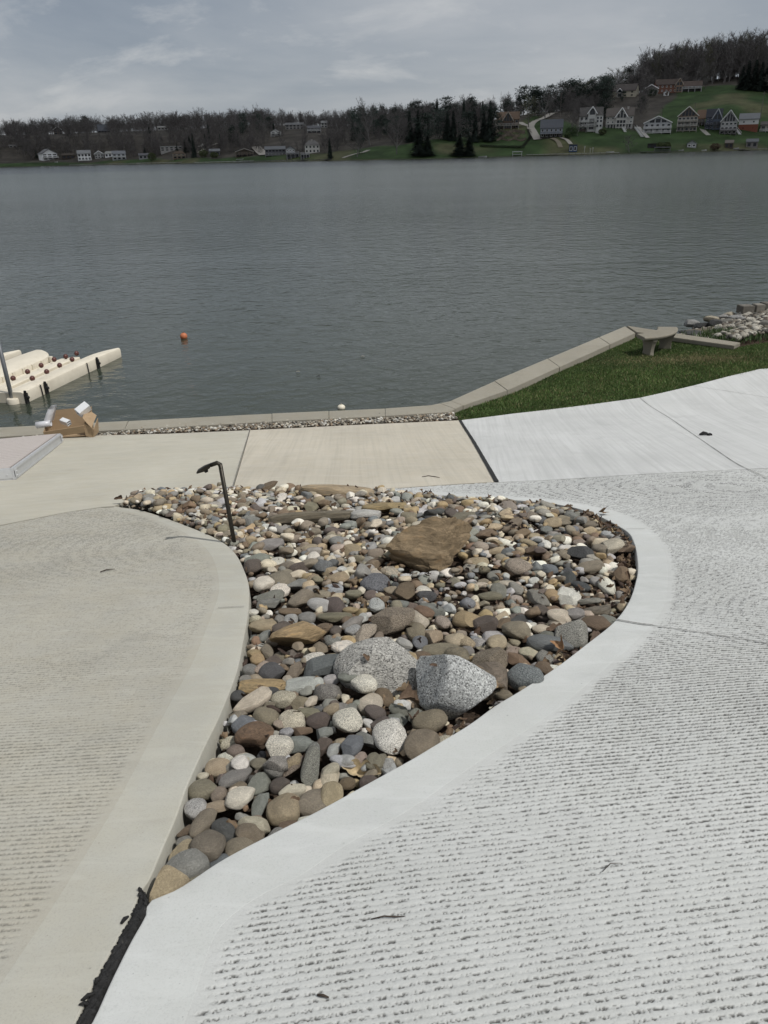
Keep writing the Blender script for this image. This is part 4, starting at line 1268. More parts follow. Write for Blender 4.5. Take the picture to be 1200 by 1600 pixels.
# ================================================================== NEAR OBJECTS
BRONZE = plain('dark_bronze', (.035, .032, .026), .42, 0.6, 0.15, 20)
def path_light():
    P = LAMP; t = thing('path_light', 'dark bronze path light on a thin pole at the left edge of the stone bed', 'path light', P)
    sc = proj(P)[2]/F                               # metres per pixel there
    top = Vector((-0.035, 0.0, 0.655))
    m = MB(); m.tube([(0, 0, -.06), (0, 0, .0), top], [.0165, .0165, .0155], 12); m.build('pole', BRONZE, t, True)
    m = MB(); m.tube([(0, 0, -.02), (0, 0, .012), (0, 0, .016)], [.034, .032, .018], 14); m.build('base_flange', BRONZE, t)
    e = top + Vector((-0.068, 0.0, -0.008))
    m = MB(); m.tube([top + Vector((.002, 0, -.03)), top + Vector((-.002, 0, -.004)), top + Vector((-.02, 0, .008)), e], [.0155, .016, .016, .0155], 12); m.build('arm', BRONZE, t, True)
    # tapered head: square shade sloping down, open underneath
    h0 = e; d = Vector((-0.098, -0.012, -0.040)); R = []
    for s, w, hgt in ((0, .015, .015), (.18, .020, .018), (.5, .029, .018), (1.0, .036, .007)):
        c = h0 + d*s; R.append([tuple(c+Vector((0, -w, -hgt))), tuple(c+Vector((0, w, -hgt))), tuple(c+Vector((0, w*.8, hgt*.8))), tuple(c+Vector((0, -w*.8, hgt*.8)))])
    m = MB(); m.rings(R); hd = m.build('lamp_head', BRONZE, t, bevel=.004)
    m = MB(); c = h0+d*.38; m.tube([c+Vector((0, 0, -.02)), c+Vector((.004, 0, -.034))], [.017, .013], 12); m.build('lens_cup', plain('lens_cup_black', (.015, .015, .014), .5), hd)
path_light()

CREAM = NT('float_plastic')
_v = CREAM.coord(1.0); _c = CREAM.mix(CREAM.ramp(CREAM.noise(_v, 1.7, 6, .65), [(.4, 0.0), (.75, .7)]), (.60, .555, .46), (.44, .40, .32))
_c = CREAM.mix(CREAM.ramp(CREAM.noise(_v, 9., 6, .7), [(.58, 0.0), (.75, .5)]), _c, (.33, .29, .22))
CREAM.bump(CREAM.noise(_v, 40., 3), .25, .004); CREAM = CREAM.fin(_c, .6, 0, .3)
MAROON = plain('roller_maroon', (.085, .034, .028), .35, 0, .2)
STEEL = plain('galvanised_steel', (.20, .21, .22), .45, .7, .2, 14)
BLACK = plain('black_rubber', (.016, .016, .016), .6)
def pwc_dock():
    P0 = on_plane(40, 631, 0); P1 = on_plane(190, 557.5, 0)
    U = Vector((P1.x-P0.x, P1.y-P0.y)); LEN = U.length; U.normalize(); rz = math.atan2(U.y, U.x)
    V = Vector((-U.y, U.x))
    base = P0
    def loc(px, py, z):
        q = on_plane(px, py, z); d = Vector((q.x-base.x, q.y-base.y)); return d.dot(U), d.dot(V)
    label = 'cream plastic floating jet ski dock with two pontoon arms and maroon rollers'
    t = thing('floating_dock', label, 'floating dock', base, rz)
    wd = 2.1; H = 0.25
    def pontoon(v0, v1, u0, u1, flip):
        m = MB(); R = []
        n = 26
        for i in range(n+1):
            s = i/n; u = u0+(u1-u0)*s
            k = max(0.0, (s-0.72)/0.28); taper = 1-0.72*k**2.2
            fb = min(1, (u-u0+0.06)/0.22); 
            a, b = (v0, v0+(v1-v0)*taper)
            if flip: a, b = v1-(v1-v0)*taper, v1
            top = H*(1-0.10*k**2)*(0.93+0.07*fb); rd = .05
            lo = -0.25 + 0.2*k**2
            R.append([(u, a+.03, lo), (u, a, 0.02), (u, a, top-rd), (u, a+rd*.3, top-rd*.3), (u, a+rd, top), (u, b-rd, top), (u, b-rd*.3, top-rd*.3), (u, b, top-rd), (u, b, .02), (u, b-.03, lo)])
        m.rings(R); return m
    m = pontoon(0.0, 0.35, 0.0, LEN, False)
    # low ramp between the arms, stepped in three lanes
    for v0, v1, hh in ((0.34, 0.56, .175), (0.56, 0.74, .11), (0.74, 0.97, .175), (0.97, 1.26, .11)):
        R = []
        for i in range(15):
            s = i/14; u = 0.06+(LEN*.84-0.06)*s; top = hh*(1-.25*max(0, (s-.7)/.3)**2)
            R.append([(u, v0, -.2), (u, v0, top-.02), (u, v0+.02, top), (u, v1-.02, top), (u, v1, top-.02), (u, v1, -.2)])
        m.rings(R)
    p2 = pontoon(1.25, 2.1, 0.0, LEN*.90, True); m.add(p2.v, p2.f)
    m.box((-0.0+.16, 1.05, .06), (.30, 2.0, .30))
    for i in range(7):
        m.box((.75+i*.36, 1.255, .17), (.09, .06, .12))
    hull = m.build('hull', CREAM, t, smooth=False, bevel=.018, seg=3)
    for p in hull.data.polygons: p.use_smooth = True
    hull.data.set_sharp_from_angle(angle=math.radians(38))
    rows = [(122, 365), (258, 303), (385, 243), (507, 188), (615, 160), (302, 365), (437, 303), (558, 243), (675, 187), (717, 131)]
    for k, (cx, cy) in enumerate(rows):
        u, v = loc(cx/6, 530+cy/6, .22)
        m = MB(); n = 12; R = []
        for j, (y, r) in enumerate(((-.05, .02), (-.04, .042), (-.018, .058), (0, .062), (.018, .058), (.04, .042), (.05, .02))):
            R.append([(u+r*math.cos(q*2*math.pi/n), v+y, .215+r*math.sin(q*2*math.pi/n)) for q in range(n)])
        m.rings(R); m.build('roller', MAROON, t, True)
    for cx, cy, thin in ((358, 560, 0), (518, 470, 0), (938, 235, 0), (447, 490, 1), (840, 280, 1)):
        u, v = loc(cx/6, 530+cy/6, .1)
        m = MB()
        if thin:
            m.tube([(u-.02, -.02, .24), (u-.0, -.022, .23), (u+.02, -.022, -.1)], .012, 6)
            m.build('hook_rod', BLACK, t)
        else:
            m.box((u, -.02, .10), (.10, .04, .22)); m.box((u-.02, -.028, .22), (.035, .05, .10)); m.tube([(u-.03, -.05, .12), (u+.03, -.05, .12)], .035, 8); m.tube([(u+.03, -.03, .02), (u+.03, -.03, -.3)], .02, 6)
            m.build('mooring_bracket', BLACK, t, bevel=.006)
    # socket moulded on the near end
    u, v = loc(22, 626, .05)
    m = MB(); m.tube([(u, v, -.25), (u, v, .10), (u, v, .115)], [.13, .135, .12], 18); m.tube([(u+.02, v+.06, .08), (u+.02, v+.06, .22)], [.06, .035], 10)
    m.build('post_socket', CREAM, t, True)
    w = t.matrix_basis @ Vector((u, v, 0))
    # neighbour dock further left, only its tip shows
    c = t.copy(); COL.objects.link(c); c.location = t.location + Vector((V.x, V.y, 0))*2.45 - Vector((U.x, U.y, 0))*0.45
    for ch in list(t.children):
        if ch.name.startswith(('mooring', 'hook', 'post_socket')): continue
        d = ch.copy(); COL.objects.link(d); d.parent = c
    tag(t, label + ', nearest the box', 'floating dock', 'floating docks'); tag(c, 'second cream floating dock, behind the first and mostly cut off by the left edge', 'floating dock', 'floating docks')
    bot = on_plane(19, 621, 0.12)
    top = on_plane(0, 545, 0.12); dep = proj(bot)[2]
    pt = thing('mooring_post', 'slim grey steel post standing in the socket of the floating dock', 'mooring post', (bot.x, bot.y, 0))
    m = MB(); m.tube([(0, 0, -1.0), (-.02, 0, 1.9)], .042, 12); m.build('pipe', STEEL, pt, True)
    m = MB(); m.tube([(-.02, 0, 1.9), (-.02, 0, 1.93)], [.05, .04], 12); m.build('pipe_cap', BLACK, pt)
pwc_dock()

# --- aluminium dock section lying on the beige slab
def dock_section():
    B = on_ground(98, 691); A = on_ground(24, 750)
    E = Vector((B.x-A.x, B.y-A.y)); Ln = E.length; E.normalize(); W = Vector((-E.y, E.x))
    h = 0.135
    t = thing('dock_section', 'aluminium framed dock section with grey ribbed decking lying on the beige slab', 'dock section', (A.x, A.y, A.z))
    ang = math.atan2(E.y, E.x)
    slope = math.atan2(float(gz(B.x, B.y)-gz(A.x, A.y)), Ln)
    # local frame: x along the right hand edge, y to the left
    t.rotation_euler = Euler((0, -slope, ang)); wdt = 1.9
    AL = plain('aluminium', (.55, .56, .57), .5, .45, .12, 9); DK = NT('ribbed_decking')
    v = DK.coord(1.0); st = DK.N.new('ShaderNodeTexWave'); st.wave_type = 'BANDS'; st.bands_direction = 'X'; st.inputs['Scale'].default_value = 11.0; st.inputs['Distortion'].default_value = 0.0
    DK.L.new(v, st.inputs['Vector'])
    c = DK.mix(DK.ramp(st.outputs['Fac'], [(.08, 1.0), (.25, 0.0)]), (.47, .43, .405), (.27, .24, .23)); c = DK.mix(DK.ramp(DK.noise(v, 5., 5), [(.4, 0.), (.8, .5)]), c, (.42, .39, .36))
    DK.bump(st.outputs['Fac'], .4, .006); DK = DK.fin(c, .75)
    m = MB()
    m.box((Ln/2, .015, h/2), (Ln, .03, h)); m.box((.015, wdt/2+.03, h/2), (.03, wdt, h)); m.box((Ln-.015, wdt/2+.03, h/2), (.03, wdt, h))
    m.box((Ln/2, -.004, h-.02), (Ln, .010, .030)); m.box((Ln/2, -.004, .018), (Ln, .010, .030)); m.box((-.004, wdt/2+.03, h-.018), (.010, wdt, .03)); m.box((-.004, wdt/2+.03, .016), (.010, wdt, .03))
    m.build('frame', AL, t, bevel=.004)
    n = int((Ln-.06)/.14); s = (Ln-.06)/n
    for i in range(n):
        m = MB(); m.box((.03+s*(i+.5), wdt/2+.03, h-.006), (s-.006, wdt-.03, .022)); m.build('deck_board', DK, t, bevel=.003)
    for x, y in ((.02, -.012), (Ln-.04, -.012)):
        m = MB(); m.box((x+.03, y, h/2), (.09, .006, .09)); m.tube([(x+.03, y, h/2+.02), (x+.03, y-.012, h/2+.02)], .009, 8); m.tube([(x+.03, y, h/2-.025), (x+.03, y-.012, h/2-.025)], .009, 8); m.build('corner_plate', AL, t)
    m = MB(); m.box((-.012, .12, h/2), (.006, .20, .085)); m.tube([(-.012, .07, h/2), (-.025, .07, h/2)], .009, 8); m.build('corner_plate', AL, t)
dock_section()

# --- opened cardboard box with metal brackets
def carton():
    P = on_ground(114, 681, 0.0); P.z = float(gz(P.x, P.y))
    CARD = NT('cardboard'); v = CARD.coord(1.0)
    c = CARD.mix(CARD.noise(v, 3., 6, .65), (.26, .185, .115), (.36, .27, .175)); c = CARD.mix(CARD.ramp(CARD.noise(CARD.coord((2, 30, 30)), 1., 4), [(.45, 0.), (.7, .35)]), c, (.22, .155, .095)); CARD = CARD.fin(c, .9, 0, .1)
    t = thing('cardboard_box', 'opened brown cardboard box standing on the gravel beside the seawall', 'box', P, 0.10)
    W, D, H = .66, .44, .26; th = .008
    # slightly racked box, its front left corner higher
    def wall(pts, name='side_panel'):
        m = MB(); a = [Vector(p) for p in pts]; n = (a[1]-a[0]).cross(a[3]-a[0]).normalized()*th
        m.add([*a, *[p+n for p in a]], [(0, 1, 2, 3), (7, 6, 5, 4), (0, 4, 5, 1), (1, 5, 6, 2), (2, 6, 7, 3), (3, 7, 4, 0)]); return m.build(name, CARD, t)
    x0, x1, y0, y1 = -W/2, W/2-.08, -D/2, D/2
    wall([(x0, y0, .06), (x1, y0, .12), (x1, y0-.03, H-.03), (x0, y0-.03, H-.09)])
    wall([(x0, y1, .0), (x1, y1, .0), (x1+.02, y1+.05, H+.10), (x0, y1+.06, H+.07)])
    wall([(x0, y0, .06), (x0, y1, .0), (x0, y1+.06, H+.07), (x0, y0-.03, H-.09)])
    wall([(x1, y0, .02), (x1, y1, .0), (x1+.02, y1+.05, H+.10), (x1, y0-.03, H-.03)])
    wall([(x0, y0, .05), (x1, y0, .06), (x1, y1, .02), (x0, y1, .02)], 'bottom_panel')
    wall([(x1+.005, y0-.01, H+.08), (x1+.02, y0+.22, H+.16), (x1+.17, y0+.15, H+.06), (x1+.12, y0-.06, H-.06)], 'flap')
    wall([(x1+.01, y0-.01, H+.0), (x1+.13, y0-.05, H-.08), (x1+.11, y0-.02, .03), (x1+.005, y0-.01, .06)], 'flap')
    wall([(x1+.10, y0, .03), (x1+.14, y0+.18, .05), (x1+.16, y0+.2, H), (x1+.13, y0-.02, H-.1)], 'flap')
    Rz = Matrix.Rotation(.10, 3, 'Z')
    def at(x, y, z): return P + Rz @ Vector((x, y, z))
    ALB = plain('bright_aluminium', (.72, .73, .74), .35, .35, .08, 15)
    # square channel resting on the right end
    def bracket(loc, eul, L, s, label, nm='metal_bracket'):
        m = MB(); w = .008
        for a, b, c, d in ((0, s/2, L, 0), (0, -s/2, L, 0)): m.box((0, 0, b), (L, s, w))
        m.box((0, s/2, 0), (L, w, s)); m.box((0, -s/2, 0), (L, w, s)); m.box((0, 0, 0), (L, s*.9, w)); m.box((-L/2+.02, 0, 0), (.02, w, s*.9))
        o = m.build(nm, ALB, bevel=.002); o.location = loc; o.rotation_euler = eul; tag(o, label, 'bracket', 'loose hardware in the box')
    bracket(at(x1-.0, y0+.12, H+.17), (.5, -.45, .75), .19, .11, 'bright square aluminium bracket sticking out of the right end of the box')
    bracket(at(-.06, -.02, H-.03), (.3, .15, -.5), .15, .07, 'small white metal bracket lying inside the middle of the box')
    CLR = NT('clear_plastic'); CLR.fin((.62, .63, .66), .25, 0, .5); CLR.b.inputs['Alpha'].default_value = .75
    m = MB(); R = []
    for i in range(9):
        s = i/8; R.append([(-.02+s*.10, -.11+random.uniform(-.01, .01), .0+s*.25), (.08+s*.07, -.11, .02+s*.24), (.09+s*.07, .10+random.uniform(-.01, .01), .02+s*.25), (-.02+s*.10, .10, s*.25)])
    m.rings(R, caps=False); o = m.build('plastic_bag', CLR.m, smooth=True); o.location = at(x0-.02, 0, H-.04); o.rotation_euler = (0, .1, .1)
    tag(o, 'crumpled clear plastic sleeve poking up from the left end of the box', 'plastic bag', 'loose hardware in the box')
    m = MB(); R = []
    for i in range(13):
        th_ = i/12*2*math.pi; R.append([(-.09+.00*i, .055*math.cos(th_), .05*math.sin(th_)), (.12, .05*math.cos(th_), .045*math.sin(th_)), (.12, .042*math.cos(th_), .037*math.sin(th_)), (-.09, .046*math.cos(th_), .041*math.sin(th_))])
    m.rings(R, caps=False); o = m.build('plastic_tube', CLR.m, smooth=True); o.location = at(x0-.02, -.14, H-.01); o.rotation_euler = (0, -.08, .1)
    tag(o, 'short clear plastic tube hanging over the left edge of the box', 'plastic tube', 'loose hardware in the box')
carton()

# --- curved concrete bench
def bench():
    zt = 0.90
    E1 = on_plane(1001, 524.5, zt); E2 = on_plane(1042.5, 510.5, zt); mid = (E1+E2)/2
    ch = Vector((E2.x-E1.x, E2.y-E1.y)); cl = ch.length; ch.normalize(); nr = Vector((ch.y, -ch.x))     # nr: bulge side (towards the lawn)
    base = Vector((mid.x, mid.y, 0.46)); t = thing('garden_bench', 'weathered curved concrete garden bench on the lawn corner by the lake', 'bench', base)
    sag = 0.19; Rr = (cl*cl/4+sag*sag)/(2*sag); cen = Vector((0, 0)) - nr*(Rr-sag)
    a0 = math.asin(cl/2/Rr); ST = M['conc_old']
    def arc(a, r): d = nr*math.cos(a)+ch*math.sin(a); return cen + d*r
    R = []; wd = .42; th = .075
    for i in range(25):
        a = -a0+2*a0*i/24; p = arc(a, Rr-wd/2); q = arc(a, Rr+wd/2); z = zt-.46
        e = (q-p).normalized()*.02
        R.append([(p.x, p.y, z-th+.02), (p.x, p.y, z-.015), (p.x+e.x, p.y+e.y, z), (q.x-e.x, q.y-e.y, z), (q.x, q.y, z-.015), (q.x-e.x*.5, q.y-e.y*.5, z-th+.025), (q.x-e.x*2, q.y-e.y*2, z-th), (p.x+e.x*2, p.y+e.y*2, z-th)])
    m = MB(); m.rings(R); m.build('seat', ST, t, bevel=.006)
    for a in (-a0*.62, a0*.62):
        c = arc(a, Rr-.01); d = (nr*math.cos(a)+ch*math.sin(a)); rot = math.atan2(d.y, d.x); z0, z1 = -.10, zt-.46-th+.003
        Mx = Matrix.Rotation(rot, 3, 'Z'); m = MB(); R = []
        for s in np.linspace(0, 1, 15):
            w = .165 - .045*math.sin(math.pi*min(1, s*1.15)) + .03*(s < .12) + .02*(s > .88); d2 = .062-.012*math.sin(math.pi*s)
            R.append([tuple(Vector((c.x, c.y, 0)) + Mx @ Vector((x, y, z0+(z1-z0)*s))) for x, y in ((-w, -d2), (w, -d2), (w, d2), (-w, d2))])
        m.rings(R); m.build('pedestal_leg', ST, t, bevel=.008)
bench()

# --- floats on the lake
def floats():
    c = on_plane(287.5, 529, 0.0)
    r = 5.6*proj(c)[2]/F
    V, Fc = ICO3; o = link('buoy', np_mesh('buoy', V*r, Fc, True), None, plain('buoy_orange', (.42, .14, .065), .55, 0, .25, 30)); o.location = c + Vector((0, 0, r*.62))
    tag(o, 'faded orange ball buoy floating on the open lake', 'buoy')
    m = MB(); m.tube([(0, 0, r*.92), (0, 0, r*1.15)], [r*.22, r*.16], 8); e = m.build('neck', plain('buoy_neck', (.10, .05, .03), .6), o)
    c = on_plane(533, 641, 0.0); r = 6.2*proj(c)[2]/F
    o = link('float', np_mesh('float', V*np.array([r, r, r*.8]), Fc, True), None, plain('float_white', (.62, .58, .48), .5, 0, .15, 20)); o.location = c + Vector((0, .1, r*.30))
    tag(o, 'round cream float bobbing against the seawall', 'float')
    m = MB(); m.tube([(0, 0, r*.75), (0, 0, r*.98)], [r*.2, r*.15], 8); m.build('neck', plain('float_neck', (.4, .36, .28), .6), o)
    for i, (x, y) in enumerate(((466, 581), (498, 588), (567, 557))):
        c = on_plane(x, y, .02); m = MB(); m.tube([(-.05, 0, 0), (0, .01, .01), (.045, 0, 0)], [.006, .011, .006], 6)
        o = m.build('driftwood', plain('driftwood', (.3, .29, .26), .8) if i != 1 else plain('wet_wood', (.03, .03, .03), .8)); o.location = c
        tag(o, ['pale scrap of driftwood floating left of the other scraps', 'dark scrap of driftwood floating on the lake', 'pale scrap of driftwood floating farthest from the seawall'][i], 'driftwood', 'scraps on the water')
floats()

# ------------------------------------------------------------------ loose stone as stuff: gravel strip, rubble shore
PEB = [pebble(ICO2, 900+i, 'angular' if i % 2 else 'round') for i in range(10)]
def scatter(name, pts, sizes, cols, label, mat, flat=.6):
    VV = []; FF = []; CC = []; off = 0
    for (x, y, z), s, c in zip(pts, sizes, cols):
        P, Fc = random.choice(PEB); R = np.array(Euler((random.uniform(-.5, .5), random.uniform(-.5, .5), random.uniform(0, 6.28))).to_matrix())
        V = (P*np.array([s, s*random.uniform(.6, 1), s*flat*random.uniform(.7, 1.2)])) @ R.T + np.array([x, y, z]); VV.append(V); FF.append(Fc+off); off += len(V); CC.append(np.tile(np.array(c), (len(V), 1)))
    me = np_mesh(name, np.vstack(VV), np.vstack(FF), True); vcol(me, np.vstack(CC))
    tag(link(name, me, None, mat), label, name.replace('_', ' '), kind='stuff')
def gravel():
    lo = [(97, 685), (180, 682), (260, 679), (400, 673), (560, 665), (700, 659), (716, 657)]
    hi = [(97, 674), (147, 673), (260, 668), (380, 661), (602, 650), (690, 644), (706, 645)]
    poly = XY([on_plane(x, y, .54) for x, y in lo] + [on_plane(x, y, .54) for x, y in hi[::-1]]) 
    poly = [(-7.5, poly[0][1]-.02), *poly, (-7.5, poly[-1][1]-.05)]
    P = np.array(poly); lo_, hi_ = P.min(0), P.max(0); pts = []; sz = []; cl = []
    while len(pts) < 3600:
        x, y = random.uniform(lo_[0], hi_[0]), random.uniform(lo_[1], hi_[1])
        if not inpoly(np.array([x]), np.array([y]), poly)[0]: continue
        s = random.uniform(.012, .03); pts.append((x, y, .565+random.uniform(-.01, .02))); sz.append(s)
        cl.append(mul(random.choice([(.45, .42, .35), (.30, .27, .22), (.2, .18, .15), (.13, .12, .10), (.5, .49, .45), (.26, .2, .14)]), random.uniform(.8, 1.15)))
    scatter('gravel', pts, sz, cl, 'strip of small mixed gravel between the seawall cap and the beige slab', M['stone_stuff'])
    m = slab('gravel_bed', poly, 0.0, M['soil'], 0.1, .3, zf=lambda x, y: .56)
gravel()

def rubble():
    col = [(.33, .31, .26), (.26, .235, .19), (.40, .38, .33), (.17, .155, .13), (.09, .085, .075), (.13, .11, .085)]
    pile = [(1056, 523), (1064, 513), (1078, 503), (1120, 494), (1160, 482), (1200, 472), (1320, 455), (1500, 440), (1500, 520), (1320, 525), (1200, 530), (1150, 540), (1100, 532)]
    def ht(px, py):                                    # shore bank: falls to the water, heaped towards the right
        return 0.12 + 0.36*min(1, max(0, (py-(470+(1200-px)*.27))/45.0)) + .10*min(1, max(0, (px-1090)/120))
    poly = [on_plane(x, y, .35) for x, y in pile]; pp = XY(poly)
    # bank under the rubble
    def zf(x, y):
        c = proj((x, y, .35)); return ht(c[0], c[1])-.10
    slab('bank', pp, 0.0, M['soil'], .6, .3, zf=zf)
    P = np.array(pp); lo, hi = P.min(0), P.max(0); hi[0] = min(hi[0], 13); pts = []; sz = []; cl = []
    while len(pts) < 9000:
        x, y = random.uniform(lo[0], hi[0]), random.uniform(lo[1], hi[1])
        if not inpoly(np.array([x]), np.array([y]), pp)[0]: continue
        z = zf(x, y)+.10; s = random.choice([random.uniform(.02, .05), random.uniform(.025, .06), random.uniform(.05, .10)])
        pts.append((x, y, z+random.uniform(-.05, .02))); sz.append(s); cl.append(mul(random.choice(col), random.uniform(.75, 1.15)))
    scatter('rubble', pts, sz, cl, 'pale broken rubble piled on the shore beyond the curved bench', M['rubble_stuff'], .65)
    # rocks one can tell apart
    rk = [(1082, 499, 20, 9, 'l', 'pale rock at the waterside end of the rubble heap'), (1098, 503, 26, 10, 'd', 'dark slab rock at the low end of the rubble heap'), (1118, 505, 20, 13, 'd', 'dark block of rock right of the dark slab in the rubble'),
          (1112, 492, 22, 8, 'c', 'cream flat rock on top of the low rubble heap'), (1130, 490, 20, 9, 'l', 'pale grey rock on top of the rubble, middle of the ridge'), (1141, 488, 18, 10, 'c', 'cream pointed rock on the rubble ridge below the wall blocks'),
          (1150, 494, 18, 7, 'l', 'flat pale rock under the pointed rock in the rubble'), (1166, 490, 20, 8, 'w', 'whitest flat rock directly in front of the wall blocks'), (1077, 512, 30, 7, 'd', 'long dark flat rock reaching into the water at the heap foot'),
          (1095, 516, 40, 7, 'k', 'long brown flat rock at the foot of the heap'), (1088, 522, 32, 7, 'd', 'dark wet stone slab beside the narrow wall cap'), (1122, 513, 10, 8, 'w', 'small bright white rock below the dark block'),
          (1135, 501, 16, 7, 'g', 'grey rock in the middle of the rubble slope'), (1157, 500, 15, 7, 'l', 'pale rock in the right half of the rubble slope'), (1172, 511, 15, 8, 'w', 'white rock near the right picture edge in the rubble'), (1118, 522, 14, 9, 'n', 'grey-green rock near the weeds at the rubble foot'),
          (1197, 520, 14, 10, 'i', 'pinkish brown rock at the right picture edge of the rubble'), (1190, 524, 14, 8, 'g', 'grey rock left of the pinkish brown rock at the picture edge')]
    for i, (px, py, w, h, c, lab) in enumerate(rk):
        q = on_plane(px, py, .35); dep = proj(q)[2]; W = w*dep/F/2; Hh = h*dep/F/2
        o = bpy.data.objects.new('rubble_rock', stone_mesh('angular' if i % 3 else 'slab', 20+i, 'speckled' if c in 'wl' else 'plain')); COL.objects.link(o)
        o.location = (q.x, q.y, max(zf(q.x, q.y)+.12, .2)+Hh*.6); o.scale = (W*1.15, W*.8, Hh*1.25); o.rotation_euler = (random.gauss(0, .1), random.gauss(0, .1), random.uniform(-.3, .3)); o.color = (*mul(TINT[c], .6), 1)
        tag(o, lab, 'rock', 'rocks in the rubble shore')
    for px0, px1, py0, py1, c, lab in ((1157, 1178, 472, 487, .12, 'squared stone block with a dark end, leftmost of the wall blocks on the shore'), (1179, 1195, 470, 485, .18, 'pale squared stone block, second from the left on the shore'), (1193, 1213, 468, 481, .10, 'dark squared stone block cut by the right picture edge')):
        z = .40; a = on_plane(px0, py1, z); b = on_plane(px1, py1, z); W = (b-a).length; Hh = (py1-py0)*.8*proj(a)[2]/F
        m = MB(); m.box((0, 0, Hh/2), (W, W*.9, Hh)); m.box((0, 0, Hh*.98), (W*.93, W*.83, Hh*.08))
        o = m.build('stone_block', plain('block_stone', (c, c*.93, c*.8), .9, 0, .3, 5, .03), bevel=.04, seg=3); o.location = ((a.x+b.x)/2, a.y+W*.3, z-.06); o.rotation_euler = (0, 0, .15)
        tag(o, lab, 'stone block', 'wall blocks on the shore')
    # weeds growing through the foot of the heap
    n = 1800; VV = np.zeros((n, 3, 3)); g = []
    for i in range(n):
        q = on_plane(random.gauss(1150, 28), random.gauss(522, 4), .5); a = random.uniform(0, 6.28); h = random.uniform(.04, .14); l = random.uniform(0, .1)
        z = .46; VV[i] = [(q.x-.01, q.y, z), (q.x+.012, q.y, z), (q.x+math.cos(a)*l, q.y+math.sin(a)*l, z+h)]; g.append(mul((.035, .06, .018), random.uniform(.6, 1.4)))
    me = np_mesh('weeds', VV.reshape(-1, 3), np.arange(n*3).reshape(-1, 3)); vcol(me, np.repeat(np.array(g), 3, 0))
    tag(link('weeds', me, None, M['grass']), 'low green weeds growing at the foot of the rubble', 'weeds', kind='stuff')
rubble()
# ================================================================== FAR SHORE
def az_of(px):
    # azimuth of the picture column px at the horizon
    y = 235 - (px-600)*math.tan(ROLL); r = ray(px, y); return math.atan2(r.x, r.y)
def zat(px, py, D):
    r = ray(px, py); return CAM_Z + r.z/math.hypot(r.x, r.y)*D
def yhor(px): return 235 - (px-600)*math.tan(ROLL)
# per picture column: (distance, height) profile of the far land, shore first
KEYS = {
 -600: [(700, 0), (720, 3), (800, 20), (920, 30), (1300, 34)],
 -100: [(660, 0), (672, 2.2), (700, 4), (760, 20), (860, 25), (1300, 28)],
 60:   [(650, 0), (660, 2.2), (680, 4), (735, 21), (840, 25), (1300, 28)],
 200:  [(600, 0), (610, 2.2), (632, 4), (690, 20), (790, 25), (1300, 28)],
 300:  [(545, 0), (555, 2.2), (580, 5), (650, 18.5), (740, 25), (1300, 28)],
 400:  [(505, 0), (514, 2.0), (540, 5), (620, 19.5), (710, 26), (1300, 28)],
 500:  [(470, 0), (478, 1.8), (500, 4.6), (570, 15), (660, 23), (1300, 27)],
 560:  [(446, 0), (452, 1.2), (490, 6), (550, 12.5), (640, 21), (1300, 26)],
 650:  [(438, 0), (444, 1.0), (470, 7), (520, 13.5), (600, 20), (1300, 26)],
 760:  [(446, 0), (452, 1.2), (480, 7.5), (505, 14), (560, 20), (700, 22), (1300, 26)],
 830:  [(448, 0), (454, 1.4), (472, 7), (505, 14.5), (545, 22), (620, 26), (1300, 32)],
 870:  [(448, 0), (454, 1.6), (470, 8), (500, 15), (545, 22.5), (620, 27), (1300, 32)],
 960:  [(450, 0), (456, 1.6), (475, 7), (502, 12.5), (545, 22), (600, 33.5), (660, 37), (1300, 40)],
 1060: [(456, 0), (462, 1.6), (480, 5.5), (505, 10.4), (545, 21), (610, 36), (690, 43), (1300, 46)],
 1130: [(466, 0), (472, 1.5), (500, 8.0), (540, 22.5), (585, 31), (632, 39), (700, 48), (1300, 52)],
 1200: [(480, 0), (487, 1.5), (515, 9), (560, 24), (620, 34), (700, 47), (1300, 52)],
 1500: [(540, 0), (548, 2), (575, 9), (640, 28), (720, 44), (1300, 52)],
 1900: [(640, 0), (650, 2), (700, 12), (800, 40), (1300, 50)],
}
KX = sorted(KEYS); KA = np.array([az_of(x) for x in KX])
TT = np.concatenate([np.linspace(-6, 60, 45), np.linspace(64, 300, 60), np.linspace(310, 560, 12)])
KZ = np.zeros((len(KX), len(TT))); KS = np.array([KEYS[x][0][0] for x in KX], float)
for i, x in enumerate(KX):
    d = np.array([k[0]-KEYS[x][0][0] for k in KEYS[x]], float); z = np.array([k[1] for k in KEYS[x]], float)
    KZ[i] = np.interp(TT, np.concatenate([[-6], d]), np.concatenate([[-1.5], z]))
def shoreD(a): return np.interp(a, KA, KS)
def terr(x, y):
    a = math.atan2(x, y); D = math.hypot(x, y); i = int(np.clip(np.searchsorted(KA, a)-1, 0, len(KA)-2))
    f = min(max((a-KA[i])/(KA[i+1]-KA[i]), 0), 1); t = D - (KS[i]*(1-f)+KS[i+1]*f)
    return float(np.interp(t, TT, KZ[i]*(1-f)+KZ[i+1]*f))
def far(px, py):
    r = ray(px, py); h = math.hypot(r.x, r.y); D = 400.0
    while D < 1200:
        x, y = r.x/h*D, r.y/h*D
        if terr(x, y) > CAM_Z + r.z/h*D: return Vector((x, y, terr(x, y)))
        D += 0.5
    return Vector((x, y, terr(x, y)))
def farD(px, D):
    a = az_of(px); x, y = math.sin(a)*D, math.cos(a)*D; return Vector((x, y, terr(x, y)))

